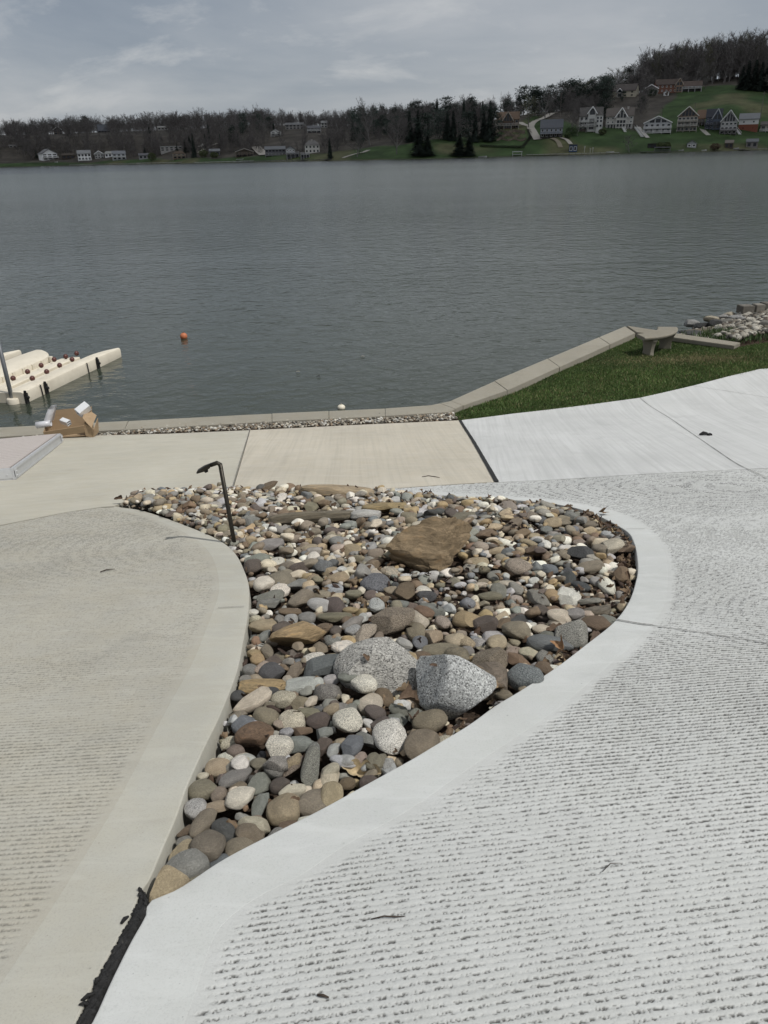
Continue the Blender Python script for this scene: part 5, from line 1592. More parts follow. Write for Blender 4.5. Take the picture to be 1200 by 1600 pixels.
LAWN_D = [(-600, 22), (100, 16), (300, 18), (420, 22), (520, 30), (600, 42), (700, 46), (760, 50), (830, 100), (900, 62), (990, 50), (1010, 60), (1060, 165), (1190, 158), (1300, 70), (1900, 60)]
def hills():
    A = np.linspace(KA[0], KA[-1], 420); n, m = len(A), len(TT)
    V = np.zeros((n, m, 3)); C = np.zeros((n, m, 3))
    lx = np.array([az_of(k[0]) for k in LAWN_D]); ld = np.array([k[1] for k in LAWN_D], float)
    for i, a in enumerate(A):
        k = int(np.clip(np.searchsorted(KA, a)-1, 0, len(KA)-2)); f = (a-KA[k])/(KA[k+1]-KA[k])
        S = KS[k]*(1-f)+KS[k+1]*f; z = KZ[k]*(1-f)+KZ[k+1]*f; D = S+TT
        X = math.sin(a)*D; Y = math.cos(a)*D
        nz = (vnoise(X*.04, Y*.04, 3)-.5)*1.2*np.clip((TT-8)/40, 0, 1)
        V[i] = np.stack([X, Y, z+nz*0.6], -1)
        L = np.interp(a, lx, ld); e = (vnoise(X*.06, Y*.06, 9)-.5)*16
        w = np.clip((L+e-TT)/6, 0, 1)[:, None]
        g = np.array([.040, .068, .024])*(0.75+.5*vnoise(X*.09, Y*.15, 4))[:, None]
        dry = np.clip((vnoise(X*.05+7, Y*.05, 12)-.62)*5, 0, 1)[:, None]; g = g*(1-.6*dry) + .6*dry*np.array([.13, .115, .065])
        b = np.array([.068, .060, .050])*(0.7+.6*vnoise(X*.12, Y*.12, 6))[:, None]
        C[i] = g*w + b*(1-w)
        bank = np.clip((2.5-TT)/2.5, 0, 1)[:, None]*(TT > -2)[:, None]; C[i] = C[i]*(1-bank*.7) + bank*.7*np.array([.08, .07, .055])
    idx = np.arange(n*m).reshape(n, m); Q = np.stack([idx[:-1, :-1], idx[1:, :-1], idx[1:, 1:], idx[:-1, 1:]], -1).reshape(-1, 4)
    me = np_mesh('hills', V.reshape(-1, 3), Q, True); vcol(me, C.reshape(-1, 3))
    o = link('hills', me, None, M['terrain']); o['kind'] = 'structure'
hills()
def cloud():
    # the cloud bank whose shadow lies over the far shore, about 900 m up
    n = 56; sc = 900/SUN_DIR.z; off = SUN_DIR*sc; V = []; Fc = []
    g = np.linspace(-1, 1, n); X, Y = np.meshgrid(g, g)
    r = np.sqrt(X*X+Y*Y)+0.16*(vnoise(X*3+5, Y*3+5, 31)-.5); k = np.clip((1.0-r)/.35, 0, 1)**.6
    lump = vnoise(X*6+9, Y*6+9, 33)*.6+vnoise(X*14+9, Y*14+9, 34)*.4
    wx, wy = 1250, 560; cx, cy = off.x+20, off.y+860
    top = 900+k*(90+170*lump); bot = 900-k*(20+50*lump)
    P1 = np.stack([X*wx+cx, Y*wy+cy, top], -1).reshape(-1, 3); P2 = np.stack([X*wx+cx, Y*wy+cy, bot], -1).reshape(-1, 3)
    idx = np.arange(n*n).reshape(n, n); Q = np.stack([idx[:-1, :-1], idx[:-1, 1:], idx[1:, 1:], idx[1:, :-1]], -1).reshape(-1, 4)
    ok = (k.ravel() > 0)[Q].any(1); Q = Q[ok]
    t = NT('cloud_vapour'); t.fin((.85, .86, .88), 1.0, 0, 0); tr = t.N.new('ShaderNodeBsdfTranslucent'); tr.inputs['Color'].default_value = (.9, .92, .95, 1)
    mx = t.N.new('ShaderNodeMixShader'); mx.inputs[0].default_value = .8; t.L.new(t.b.outputs[0], mx.inputs[1]); t.L.new(tr.outputs[0], mx.inputs[2]); t.L.new(mx.outputs[0], t.N['Material Output'].inputs[0])
    o = link('cloud', np_mesh('cloud', np.vstack([P1, P2]), np.vstack([Q, Q[:, ::-1]+n*n]), True), None, t.m); o['kind'] = 'structure'
cloud()
def far_strip(name, pts, w, col, dz=.25, kind='structure', n=30, pxw=True):
    P = [far(x, y) for x, y in pts]; P = smooth_line(P, n) if len(P) > 2 else [P[0].lerp(P[1], i/(n-1)) for i in range(n)]
    V = []; Fc = []
    for i, p in enumerate(P):
        t = P[min(i+1, n-1)]-P[max(i-1, 0)]; nn = Vector((-t.y, t.x, 0)).normalized()
        for s in (-.5, .5): q = p+nn*w*s; V.append((q.x, q.y, max(terr(q.x, q.y), terr(p.x, p.y))+dz))
    for i in range(n-1): Fc.append((2*i, 2*i+1, 2*i+3, 2*i+2))
    o = MB().add(V, Fc).build(name, plain('far_'+name, col, .9, 0, .2, .3))
    if kind: o['kind'] = kind
    return o
GRV = (.40, .37, .32)
far_strip('road', [(840, 219), (833, 207), (829, 198), (836, 190), (852, 184), (866, 177)], 4.2, GRV)
far_strip('path', [(829, 198), (820, 196), (812, 192)], 3.5, GRV)
far_strip('path', [(876, 231), (872, 223), (862, 217)], 2.4, (.22, .19, .14))
far_strip('path', [(892, 226), (886, 220), (876, 216)], 2.2, GRV)
far_strip('path', [(536, 247.5), (552, 242), (566, 239), (576, 235)], 2.6, (.33, .31, .27))
far_strip('road', [(413, 243), (405, 236), (399, 230)], 6.0, GRV)
far_strip('road', [(312, 239), (324, 231), (341, 224)], 3.5, GRV); far_strip('road', [(312, 230), (322, 224)], 3.5, (.3, .29, .26))
far_strip('path', [(1107, 212), (1099, 205), (1094, 198)], 2.6, (.36, .34, .30))
far_strip('path', [(1012, 216), (1004, 207), (997, 199)], 2.2, (.40, .38, .35))

BOXES = []      # azimuth span and distance of each house, to keep trees from covering it
FARM = []       # landmark names for tree labels
GLASS = plain('window_glass', (.018, .022, .028), .15, 0, .2, 2, spec=.5)
def wallmat(c): return plain('wall_paint', c, .85, 0, .08, .6)
def roofmat(c): return plain('roof_shingle', mul(c, .62), .9, 0, .2, 1.5)
def house(name, label, xl, xr, yb, yt, wall, roof, style='side', floors=2, bays=3, rf=None, depth=8.0, yaw=0.0, decks=(), rail=(.62, .62, .6), base=None, base_h=.35,
          frames=None, chimney=None, short=None, cat='house', win=(.55, .55), truss=None, door=False, garage=False, arcade=0, over=.5, gwin=0, deckd=2.2):
    xc = (xl+xr)/2; P = far(xc, yb); D = math.hypot(P.x, P.y)
    pa = farD(xl, D); pb = farD(xr, D); W = math.hypot(pb.x-pa.x, pb.y-pa.y); Ht = zat(xc, yt, D) - P.z
    rz = -math.atan2(P.x, P.y) + math.radians(yaw)
    t = thing(name, label, cat, P, rz)
    BOXES.append((az_of(xl-1.5), az_of(xr+1.5), D))
    if short: FARM.append((short, xc, (yb+yt)/2))
    hr = rf if rf is not None else (min(.42*Ht, W*.40) if style == 'front' else .30*Ht)
    hr = min(hr, Ht*.8); hw = Ht-hr; wm = wallmat(wall); rm = roofmat(roof)
    Wb = W-2*over*(style != 'flat')*.6; x0, x1 = -Wb/2, Wb/2
    m = MB(); z0 = -3.0
    if base: z0 = hw*base_h
    if style == 'front':
        pr = [(x0, z0), (x1, z0), (x1, hw), (0, Ht-.25), (x0, hw)]
        m.add([(x, 0, z) for x, z in pr]+[(x, depth, z) for x, z in pr], [(0, 1, 2, 3, 4), (9, 8, 7, 6, 5), (0, 5, 6, 1), (1, 6, 7, 2), (2, 7, 8, 3), (3, 8, 9, 4), (4, 9, 5, 0)])
    elif style == 'side':
        m.box((0, depth/2, (z0+hw)/2), (Wb, depth, hw-z0))
        for x in (x0, x1): m.add([(x, 0, hw), (x, depth, hw), (x, depth/2, Ht-.25)], [(0, 1, 2)])
    else: m.box((0, depth/2, (z0+hw)/2), (Wb, depth, hw-z0))
    m.build('wall', wm, t)
    if base:
        m = MB(); m.box((0, depth/2-.03, (z0-3.0)/2), (Wb+.06, depth+.06, z0+3.0)); m.build('lower_storey', wallmat(base), t)
    m = MB(); o_ = over; th = .28
    if style == 'front':
        for s in (-1, 1):
            e = Vector((s*(W/2+.1), 0, hw-.2)); r = Vector((0, 0, Ht))
            m.add([(e.x, -o_*1.4, e.z), (r.x, -o_*1.4, r.z), (r.x, depth+o_, r.z), (e.x, depth+o_, e.z), (e.x, -o_*1.4, e.z+th), (r.x, -o_*1.4, r.z+th), (r.x, depth+o_, r.z+th), (e.x, depth+o_, e.z+th)],
                  [(0, 3, 2, 1), (4, 5, 6, 7), (0, 1, 5, 4), (1, 2, 6, 5), (2, 3, 7, 6), (3, 0, 4, 7)])
    elif style == 'side':
        for s in (0, 1):
            e = (-o_ if s == 0 else depth+o_); r = depth/2; ez = hw-.25
            m.add([(-W/2, e, ez), (W/2, e, ez), (W/2, r, Ht), (-W/2, r, Ht), (-W/2, e, ez+th), (W/2, e, ez+th), (W/2, r, Ht+th), (-W/2, r, Ht+th)],
                  [(0, 3, 2, 1), (4, 5, 6, 7), (0, 1, 5, 4), (1, 2, 6, 5), (2, 3, 7, 6), (3, 0, 4, 7)])
    elif style == 'hip':
        q = min(depth/2, W*.3)
        m.add([(-W/2, -o_, hw-.1), (W/2, -o_, hw-.1), (W/2, depth+o_, hw-.1), (-W/2, depth+o_, hw-.1), (-W/2+q, depth/2, Ht), (W/2-q, depth/2, Ht)], [(0, 1, 5, 4), (1, 2, 5), (2, 3, 4, 5), (3, 0, 4), (3, 2, 1, 0)])
    else: m.box((0, depth/2, hw+.15), (W, depth+.6, .3+max(0, hr-.3)))
    m.build('roof', rm, t)
    if style == 'front' and truss:
        m = MB()
        for s in (-1, 1): m.tube([(s*(W/2+.1), -o_*1.4-.03, hw-.05), (0, -o_*1.4-.03, Ht+.1)], .24, 4)
        m.build('barge_board', wallmat(truss), t)
    fm = wallmat(frames) if frames else None
    fh = hw/floors; bw = Wb/bays
    for f in range(floors):
        for b in range(bays):
            if arcade and f == 0: continue
            cx = x0+bw*(b+.5); cz = fh*(f+.52); ww_, wh = bw*win[0], fh*win[1]
            if garage and f == 0:
                if b == 0:
                    m = MB(); m.box((0, -.04, fh*.42), (Wb*.5, .10, fh*.72)); m.build('garage_door', wallmat((.2, .16, .13)), t)
                continue
            wo = None
            if fm:
                m = MB()
                for sx in (-1, 1): m.box((cx+sx*ww_/2, -.06, cz), (.20, .14, wh+.2))
                for sz in (-1, 1): m.box((cx, -.06, cz+sz*wh/2), (ww_-.2, .14, .2))
            mp = MB(); mp.box((cx, -.02, cz), (ww_, .08, wh)); wo = mp.build('window', GLASS, t)
            if fm: m.build('window_frame', fm, wo)
    if gwin:
        for s in range(gwin):
            cx = (s-(gwin-1)/2)*W*.62/gwin; top = hw+hr*(1-abs(cx)/(W/2))*.72; ww_ = W*.62/gwin*.8
            tl = hw+hr*(1-(abs(cx)+ww_/2)/(W/2))*.80
            mp = MB(); x_a, x_b = cx-ww_/2, cx+ww_/2
            za = hw+hr*(1-abs(x_a)/(W/2))*.78; zb = hw+hr*(1-abs(x_b)/(W/2))*.78
            mp.add([(x_a, -.06, hw+.2), (x_b, -.06, hw+.2), (x_b, -.06, zb), (x_a, -.06, za), (x_a, .02, hw+.2), (x_b, .02, hw+.2), (x_b, .02, zb), (x_a, .02, za)], [(0, 1, 2, 3), (7, 6, 5, 4), (0, 4, 5, 1), (1, 5, 6, 2), (2, 6, 7, 3), (3, 7, 4, 0)])
            mp.build('gable_window', GLASS, t)
    for dz in decks:
        z = hw*dz; m = MB(); m.box((0, -deckd/2-.06, z), (W*.98, deckd, .25)); dk = m.build('deck', wallmat(mul(rail, .8)), t)
        m = MB(); m.box((0, -deckd, z+1.05), (W*.98, .12, .14)); m.box((0, -deckd, z+.45), (W*.98, .08, .10)); m.box((0, -deckd, z+.75), (W*.98, .06, .08))
        k = max(3, int(W/1.8))
        for i in range(k+1): m.box((-W*.48+W*.96*i/k, -deckd-.01, z+.58), (.13, .14, .92))
        m.build('railing', wallmat(rail), dk)
        for i in range(max(3, int(W/4))+1):
            x = -W*.47+W*.94*i/max(3, int(W/4)); m = MB(); m.tube([(x, -deckd+.15, -2.5), (x, -deckd+.15, z-.13)], .14, 6); m.build('post', wallmat(rail), t)
    if arcade:
        for i in range(arcade):
            cx = -Wb*.44+Wb*.88*i/(arcade-1); m = MB(); m.box((cx, -1.3, fh*.5-1), (.32, .32, fh+2)); m.build('post', wallmat(rail), t)
            if i < arcade-1: m = MB(); m.box((cx+Wb*.44/(arcade-1), -.03, fh*.45), (Wb*.88/(arcade-1)*.7, .1, fh*.8)); m.build('window', GLASS, t)
        m = MB(); m.box((0, -.75, fh+.12), (Wb, 1.6, .35)); m.build('porch_roof', wallmat(rail), t)
    if chimney is not None:
        m = MB(); m.box((chimney*W, depth*.45, Ht*.75), (.9, .9, Ht*.62)); m.box((chimney*W, depth*.45, Ht*1.06+.06), (1.1, 1.1, .16)); m.build('chimney', wallmat((.45, .43, .40)), t)
    if door:
        m = MB(); m.box((W*.12, -.04, 1.05), (1.0, .1, 2.1)); m.build('door', wallmat((.1, .07, .05)), t)
    return t, W, Ht, hw, rm
WH = (.86, .86, .85); GR = (.30, .30, .30); DKB = (.055, .045, .038); CRM = (.46, .43, .36); BRK = (.17, .085, .06); TAN = (.26, .20, .14); BLU = (.07, .085, .12); DG = (.10, .10, .105); BRF = (.16, .115, .08)
H = house
# left shore
H('lake_house', 'white stepped lake house farthest left at the water', 66, 92, 250, 233, WH, GR, 'front', 3, 3, decks=(.35,), short='white stepped house', yaw=20, win=(.7, .5))
H('boathouse', 'low dark brown boathouse on a brown bank beside the white stepped house', 97, 118, 248.5, 240, DKB, (.12, .10, .08), 'side', 1, 3, cat='boathouse', short='dark brown boathouse')
H('lake_house', 'plain white two storey house with a long porch, right of the dark brown boathouse', 122, 144, 251, 235, WH, (.42, .42, .42), 'side', 2, 4, decks=(.02,), short='plain white porch house', win=(.6, .6))
H('lake_house', 'black and white timbered house with a front gable on the left shore', 148, 163, 247.5, 236, (.5, .5, .48), (.14, .13, .13), 'front', 2, 3, truss=WH, short='timbered gable house')
H('lake_house', 'small bright white house squeezed between the timbered house and the tall white house', 163.5, 176, 246, 237, WH, (.55, .54, .5), 'side', 1, 2, yaw=-20)
H('lake_house', 'tall pale blue-white house with dark windows, rightmost of the white row on the left shore', 176, 198, 250, 236, (.55, .57, .6), (.33, .34, .36), 'side', 2, 3, decks=(.45,), short='tall pale house')
H('lake_house', 'low grey house under bushes right of the white row', 217, 237, 248.5, 240, (.33, .33, .34), (.22, .22, .23), 'side', 1, 3, short='low grey house')
H('lake_house', 'long flat roofed pale house up the left bank', 251, 286, 236, 227.5, (.40, .39, .37), (.50, .50, .48), 'flat', 2, 5, rf=.8, short='long flat roofed house')
H('lake_house', 'brown house with a raised deck below the long flat roofed house', 270, 291, 248, 236, TAN, BRF, 'hip', 2, 3, decks=(.5,), rail=(.35, .32, .28), short='brown deck house')
H('hill_house', 'dark house half hidden in the upper left woods', 47, 66, 209, 201.5, (.09, .08, .08), (.13, .13, .14), 'side', 1, 3, short='dark upper house')
H('hill_house', 'dark A frame cabin with pale trim in the upper left woods', 84, 98, 210, 198, (.10, .085, .075), (.12, .11, .11), 'front', 2, 2, truss=(.45, .45, .43), short='upper A frame cabin', gwin=2)
H('hill_house', 'wide dark house with a slate roof in the left woods', 153, 173, 207, 194.5, (.07, .07, .075), (.17, .18, .2), 'side', 1, 4, rf=5, short='slate roofed wide house')
H('hill_house', 'pale low roofed house high in the left woods', 246, 263, 203, 197.5, (.45, .44, .42), (.5, .49, .46), 'side', 1, 3, short='pale low upper house')
H('hill_house', 'small pale cottage alone on the left wooded slope', 14, 27, 231, 226.5, (.40, .38, .35), (.28, .27, .26), 'side', 1, 2)
# middle shore
H('lake_house', 'grey roofed small house behind shore bushes', 327, 345, 243.5, 233, (.16, .16, .165), (.27, .28, .29), 'side', 1, 2, short='grey roofed small house')
H('lake_house', 'dark chalet with a wide low gable facing the lake', 368, 397, 244, 232.5, (.09, .075, .06), (.20, .18, .16), 'front', 2, 5, rf=1.7, truss=(.30, .28, .25), decks=(.45,), rail=(.2, .17, .14), short='wide low dark chalet')
H('lake_house', 'long charcoal house with a grey roof in the middle of the far shore', 414, 447, 243, 229, (.13, .13, .14), (.26, .27, .28), 'side', 2, 6, decks=(.05,), rail=(.35, .35, .35), short='long charcoal house', win=(.7, .5))
H('lake_house', 'grey house with dormers joined beside the long charcoal house', 446, 462, 241, 228, (.42, .43, .44), (.24, .25, .26), 'front', 2, 3, frames=WH, short='grey dormer house')
H('lake_house', 'large white house with a steep grey hip roof', 476, 500.5, 239.5, 219, (.60, .59, .55), (.24, .23, .22), 'hip', 2, 4, rf=2.4, chimney=.0, short='white hip roofed house', win=(.42, .5))
H('boathouse', 'dark open boathouse with pale railings at the water below the white hip roofed house', 448, 468, 247, 238.5, (.07, .07, .08), (.2, .2, .21), 'flat', 1, 4, rf=.4, decks=(.9,), rail=(.4, .4, .4), cat='boathouse', short='dark open boathouse', deckd=1.2)
H('boathouse', 'small dark boathouse right of the open one', 470, 484, 247, 239.5, (.09, .09, .1), (.35, .36, .37), 'flat', 1, 2, rf=.4, decks=(.9,), rail=(.45, .45, .45), cat='boathouse', deckd=1.2)
H('hill_house', 'small white house with a front deck on the middle slope', 423, 439.5, 212.5, 201, (.58, .58, .56), (.2, .2, .2), 'front', 2, 2, decks=(.5,), short='small white slope house')
H('hill_house', 'long pale house lost among bare trees on the middle slope', 446, 475, 202, 192, (.30, .29, .28), (.25, .25, .25), 'side', 2, 5, short='long pale slope house')
H('hill_house', 'grey house with a white porch above the upper lawn', 480, 502, 207.5, 196.5, (.17, .17, .18), (.2, .2, .21), 'side', 2, 4, decks=(.4,), short='grey porch house')
H('hill_house', 'pale gabled house peeping over the grey porch house', 501.5, 512, 199.5, 189, (.42, .42, .40), (.33, .33, .32), 'side', 2, 2)
H('hill_house', 'small white gable house highest in the middle woods', 527, 537, 193, 184.5, (.55, .55, .53), (.3, .3, .3), 'front', 2, 1, short='highest middle gable house')
# right shore
t, W_, Ht_, hw_, rm_ = H('chalet', 'brown chalet with tan roof and glazed A gable above the terraced bank', 775, 811, 202, 175, (.13, .095, .07), (.25, .175, .125), 'side', 2, 5, rf=3.7, decks=(.36,), rail=(.42, .40, .37), base=DKB, base_h=.36, frames=(.30, .27, .23), short='brown chalet', win=(.6, .5))
def cross_gable(t, xw, w, h0, h1, depth, wall, roof, panes=3, trim=None, x=0.0):
    m = MB(); y0 = -.9
    pr = [(x-w/2, h0*.0), (x+w/2, h0*.0), (x+w/2, h0), (x, h1-.2), (x-w/2, h0)]
    m.add([(a, y0, z) for a, z in pr]+[(a, depth, z) for a, z in pr], [(0, 1, 2, 3, 4), (9, 8, 7, 6, 5), (0, 5, 6, 1), (1, 6, 7, 2), (2, 7, 8, 3), (3, 8, 9, 4)])
    g = m.build('front_gable', wallmat(wall), t); m = MB()
    for s in (-1, 1):
        e = (x+s*(w/2+.5), h0-.55)
        m.add([(e[0], y0-.6, e[1]), (x, y0-.6, h1), (x, depth, h1), (e[0], depth, e[1]), (e[0], y0-.6, e[1]+.3), (x, y0-.6, h1+.3), (x, depth, h1+.3), (e[0], depth, e[1]+.3)], [(0, 3, 2, 1), (4, 5, 6, 7), (0, 1, 5, 4), (1, 2, 6, 5), (2, 3, 7, 6), (3, 0, 4, 7)])
    m.build('gable_roof', roof, g)
    if trim:
        m = MB()
        for s in (-1, 1): m.tube([(x+s*(w/2+.5), y0-.65, h0-.4), (x, y0-.65, h1+.15)], .22, 4)
        m.build('barge_board', wallmat(trim), g)
    for f in range(3):
        for i in range(panes):
            bw = w*.8/panes; cx = x-w*.4+bw*(i+.5); z0 = h0*(.12+.32*f); zt = z0+h0*.26
            if f == 2: z0 = h0*.92; zt = min(h0+(h1-h0)*(1-abs(cx-x)/(w/2))*.72, h1)
            if zt-z0 < .5: continue
            mp = MB(); mp.box((cx, y0-.03, (z0+zt)/2), (bw*.78, .1, zt-z0)); mp.build('window', GLASS, g)
cross_gable(t, 0, W_*.42, hw_*.9, Ht_*.98, 4, (.11, .08, .06), rm_, 3, (.34, .31, .27))
H('lake_house', 'small blue-grey cottage with a dormer below the gravel drive', 843, 879, 215, 187, (.30, .33, .38), (.17, .18, .20), 'side', 2, 5, rf=4.0, decks=(.36,), rail=(.10, .10, .10), base=(.06, .055, .05), base_h=.38, frames=(.5, .5, .5), short='blue-grey cottage', win=(.45, .55))
t, W_, Ht_, hw_, rm_ = H('lake_house', 'white house with stacked porches and a corner bay tower', 903, 940, 206, 168, (.55, .55, .53), (.17, .16, .15), 'side', 3, 5, rf=4.2, decks=(.34, .62), rail=(.56, .56, .54), base=(.14, .12, .10), base_h=.22, short='white bay tower house', win=(.5, .6))
m = MB(); r_ = W_*.15; R_ = []
for z in (-1, hw_*1.02): R_.append([(W_*.36+r_*math.cos(a), -.6+r_*math.sin(a), z) for a in np.linspace(0, 2*math.pi, 9)[:-1]])
m.rings(R_); bt = m.build('bay_tower', wallmat((.6, .6, .58)), t); m = MB()
m.rings([[(W_*.36+r_*1.2*math.cos(a), -.6+r_*1.2*math.sin(a), hw_*1.02) for a in np.linspace(0, 2*math.pi, 9)[:-1]], [(W_*.36+.05*math.cos(a), -.6+.05*math.sin(a), hw_*1.02+2.2) for a in np.linspace(0, 2*math.pi, 9)[:-1]]]); m.build('tower_roof', rm_, bt)
for z in (.36, .66, .86):
    for dx in (-.45, .45):
        m = MB(); m.box((W_*.36+dx*r_, -.6-r_*.93, hw_*z), (r_*.5, .2, hw_*.12)); m.build('window', GLASS, bt)
cross_gable(t, 0, W_*.34, hw_*1.18, Ht_*1.02, 6, (.55, .55, .53), rm_, 1, WH, x=W_*.05)
t, W_, Ht_, hw_, rm_ = H('lake_house', 'large pale house with a steep central gable over a columned arcade', 945, 989, 200, 169, (.44, .43, .40), (.21, .185, .165), 'side', 3, 6, rf=4, rail=(.58, .57, .55), frames=(.58, .58, .56), arcade=9, chimney=.27, short='arcaded gable house', win=(.42, .5))
cross_gable(t, 0, W_*.40, hw_*.93, Ht_*1.0, 5, (.50, .49, .46), rm_, 3, WH, x=W_*.06)
t, W_, Ht_, hw_, rm_ = H('hill_house', 'cream sided house with a brown roof high on the right hill', 949, 993, 152, 131.5, (.47, .43, .34), (.15, .13, .12), 'side', 2, 4, rf=3.9, yaw=-14, short='cream hill house', win=(.3, .4), depth=10)
cross_gable(t, 0, W_*.2, hw_*.85, hw_*1.35, 4, (.4, .39, .36), rm_, 1, WH, x=-W_*.06)
H('lake_house', 'white gabled house with two full width balconies on the right shore', 1004, 1048.5, 208, 182, (.40, .41, .42), (.19, .19, .20), 'front', 2, 5, rf=3.2, decks=(.02, .46), rail=(.64, .64, .63), truss=(.66, .66, .65), frames=(.5, .5, .5), short='two balcony gable house', gwin=3, base=(.14, .13, .12), base_h=.02)
H('lake_house', 'tall timber house with a glazed pointed gable and three tiers of white framed windows', 1056, 1088.5, 206, 167, (.16, .12, .09), (.22, .16, .12), 'front', 3, 5, rf=4.6, decks=(.36, .66), rail=(.50, .48, .44), truss=(.58, .56, .52), frames=(.52, .50, .46), short='tall glazed timber house', gwin=4, win=(.8, .62))
H('lake_house', 'low tan roofed wing attached right of the tall glazed timber house', 1087, 1101, 196, 172, (.2, .15, .115), (.27, .18, .125), 'side', 2, 2, rf=4.2, decks=(.48,), rail=(.45, .44, .42), short='tan roofed wing', depth=7)
t, W_, Ht_, hw_, rm_ = H('lake_house', 'dark slate blue house with a white framed dormer gable', 1100, 1126, 203, 170.5, (.085, .10, .135), (.07, .075, .09), 'side', 3, 4, rf=4, decks=(.42,), rail=(.09, .09, .1), short='dark slate blue house', frames=(.3, .32, .36), win=(.4, .45))
cross_gable(t, 0, W_*.5, hw_*.92, Ht_*.99, 4, (.10, .12, .16), rm_, 2, (.42, .44, .47), x=W_*.2)
H('lake_house', 'dark house with a white trussed gable of many panes, right of the slate blue house', 1123, 1150.5, 210, 172.5, (.36, .36, .36), (.13, .13, .14), 'front', 3, 4, rf=5.5, decks=(.3,), rail=(.16, .15, .15), truss=(.60, .60, .59), frames=(.58, .58, .57), base=(.055, .05, .048), base_h=.34, short='white trussed gable house', gwin=4, win=(.74, .55))
H('lake_house', 'boxy house with white upper storey over red brick', 1151.5, 1184, 205, 177.5, (.60, .60, .59), (.30, .31, .32), 'side', 2, 2, rf=2.6, base=(.20, .075, .05), base_h=.55, garage=False, short='white over red brick house', win=(.16, .22))
t, W_, Ht_, hw_, rm_ = H('hill_house', 'long dark brown brick house with a gabled end on the hilltop', 1023.5, 1064.5, 145, 123.5, BRK, (.13, .10, .085), 'side', 2, 6, rf=3.2, yaw=10, frames=(.5, .5, .48), short='brown brick hilltop house', win=(.3, .4), depth=9)
cross_gable(t, 0, W_*.26, hw_*.95, Ht_*1.0, 6, (.24, .17, .12), rm_, 2, (.35, .3, .25), x=W_*.38)
H('hill_house', 'low brown hilltop house with a long white deck', 1065, 1096, 142.5, 126.5, (.15, .11, .085), (.17, .13, .11), 'side', 2, 4, rf=2.8, decks=(.5,), rail=(.62, .62, .62), short='white decked hilltop house', base=(.05, .045, .04), base_h=.45)
H('hill_house', 'small hilltop house with a white edged gable among shrubs', 1005, 1028, 148, 132.5, (.25, .24, .23), (.15, .14, .14), 'front', 1, 3, rf=2.4, truss=WH, short='white edged gable house')
H('garden_shed', 'white garden shed below the brown brick hilltop house', 1036, 1045.5, 149, 141.5, WH, (.5, .5, .49), 'front', 1, 1, cat='shed', door=True)
H('garden_shed', 'small white shed with a pale door at the water, right of the balcony house', 1072, 1088.5, 231, 219.5, (.40, .41, .42), (.24, .25, .26), 'front', 1, 2, cat='shed', short='small white shed', frames=WH)
H('boathouse', 'dark brown boathouse on the right shore under the trussed gable house', 1131, 1145.5, 232, 219.5, (.075, .06, .05), (.24, .21, .18), 'side', 1, 2, cat='boathouse', short='right dark boathouse')
H('boathouse', 'grey boathouse with a peaked roof near the right edge', 1164, 1184, 231, 217.5, (.22, .21, .2), (.20, .21, .22), 'side', 1, 2, cat='boathouse', short='grey peaked boathouse')
H('boathouse', 'low black shed beside two round bushes on the right shore', 1011.5, 1026, 231.5, 224, (.03, .028, .026), (.06, .055, .05), 'flat', 1, 2, rf=.4, cat='shed')
H('boathouse', 'small blue boathouse with white framed windows', 888.5, 901.5, 238, 225.5, (.045, .075, .13), (.10, .12, .16), 'flat', 1, 2, rf=.5, frames=(.6, .62, .64), cat='boathouse', short='blue boathouse', depth=4)
H('lake_house', 'low house behind the white railed deck at the right picture edge', 1186, 1216, 206, 190, (.30, .28, .25), (.17, .15, .14), 'side', 1, 3, decks=(.1,), rail=(.62, .62, .6), short='right edge house')

def far_thing(name, label, cat, px, py, group=None, dz=0.0):
    P = far(px, py) if py < 900 else None; return thing(name, label, cat, P+Vector((0, 0, dz)), -math.atan2(P.x, P.y), group), P
def mpp(P): return proj(P)[2]/F            # metres per photo pixel there
# stone terraces and hedge below the chalet
def terrace():
    for i, (x0, x1, y, h, lab) in enumerate(((764, 820, 208, 1.6, 'upper stone terrace wall below the brown chalet'), (760, 812, 214, 1.6, 'middle stone terrace wall below the brown chalet'), (776, 822, 219.5, 1.0, 'lowest stone terrace wall below the brown chalet'))):
        m = MB(); n = 30; R = []
        for k in range(n+1):
            px = x0+(x1-x0)*k/n; P = far(px, y+1.2*math.sin(k*.5+i)); d = Vector((P.x, P.y, 0)).normalized(); hh = h+random.uniform(-.3, .3)
            R.append([tuple(P-d*.5+Vector((0, 0, -.5))), tuple(P-d*.4+Vector((0, 0, hh))), tuple(P+d*.8+Vector((0, 0, hh))), tuple(P+d*1.0+Vector((0, 0, -.5)))])
        m.rings(R); tag(m.build('terrace_wall', plain('terrace_stone', (.17, .14, .11), .95, 0, .45, .9, .1)), lab, 'wall', 'terrace walls')
terrace()
def hedge(name, pts, h, w, col, label):
    P = smooth_line([far(x, y) for x, y in pts], 40); n = 3600; VV = np.zeros((n, 3, 3)); C = []
    for i in range(n):
        p = P[random.randrange(40)]+Vector((random.gauss(0, .6), random.gauss(0, w*.4), random.uniform(0, h))); a = random.uniform(0, 6.28); s = random.uniform(.12, .3)
        VV[i] = [(p.x, p.y, p.z), (p.x+math.cos(a)*s, p.y+math.sin(a)*s, p.z+random.uniform(-s, s)), (p.x-math.sin(a)*s, p.y+math.cos(a)*s, p.z+random.uniform(0, s))]; C.append(mul(col, random.uniform(.6, 1.4)))
    me = np_mesh(name, VV.reshape(-1, 3), np.arange(n*3).reshape(-1, 3)); vcol(me, np.repeat(np.array(C), 3, 0))
    tag(link(name, me, None, M['grass']), label, 'hedge')
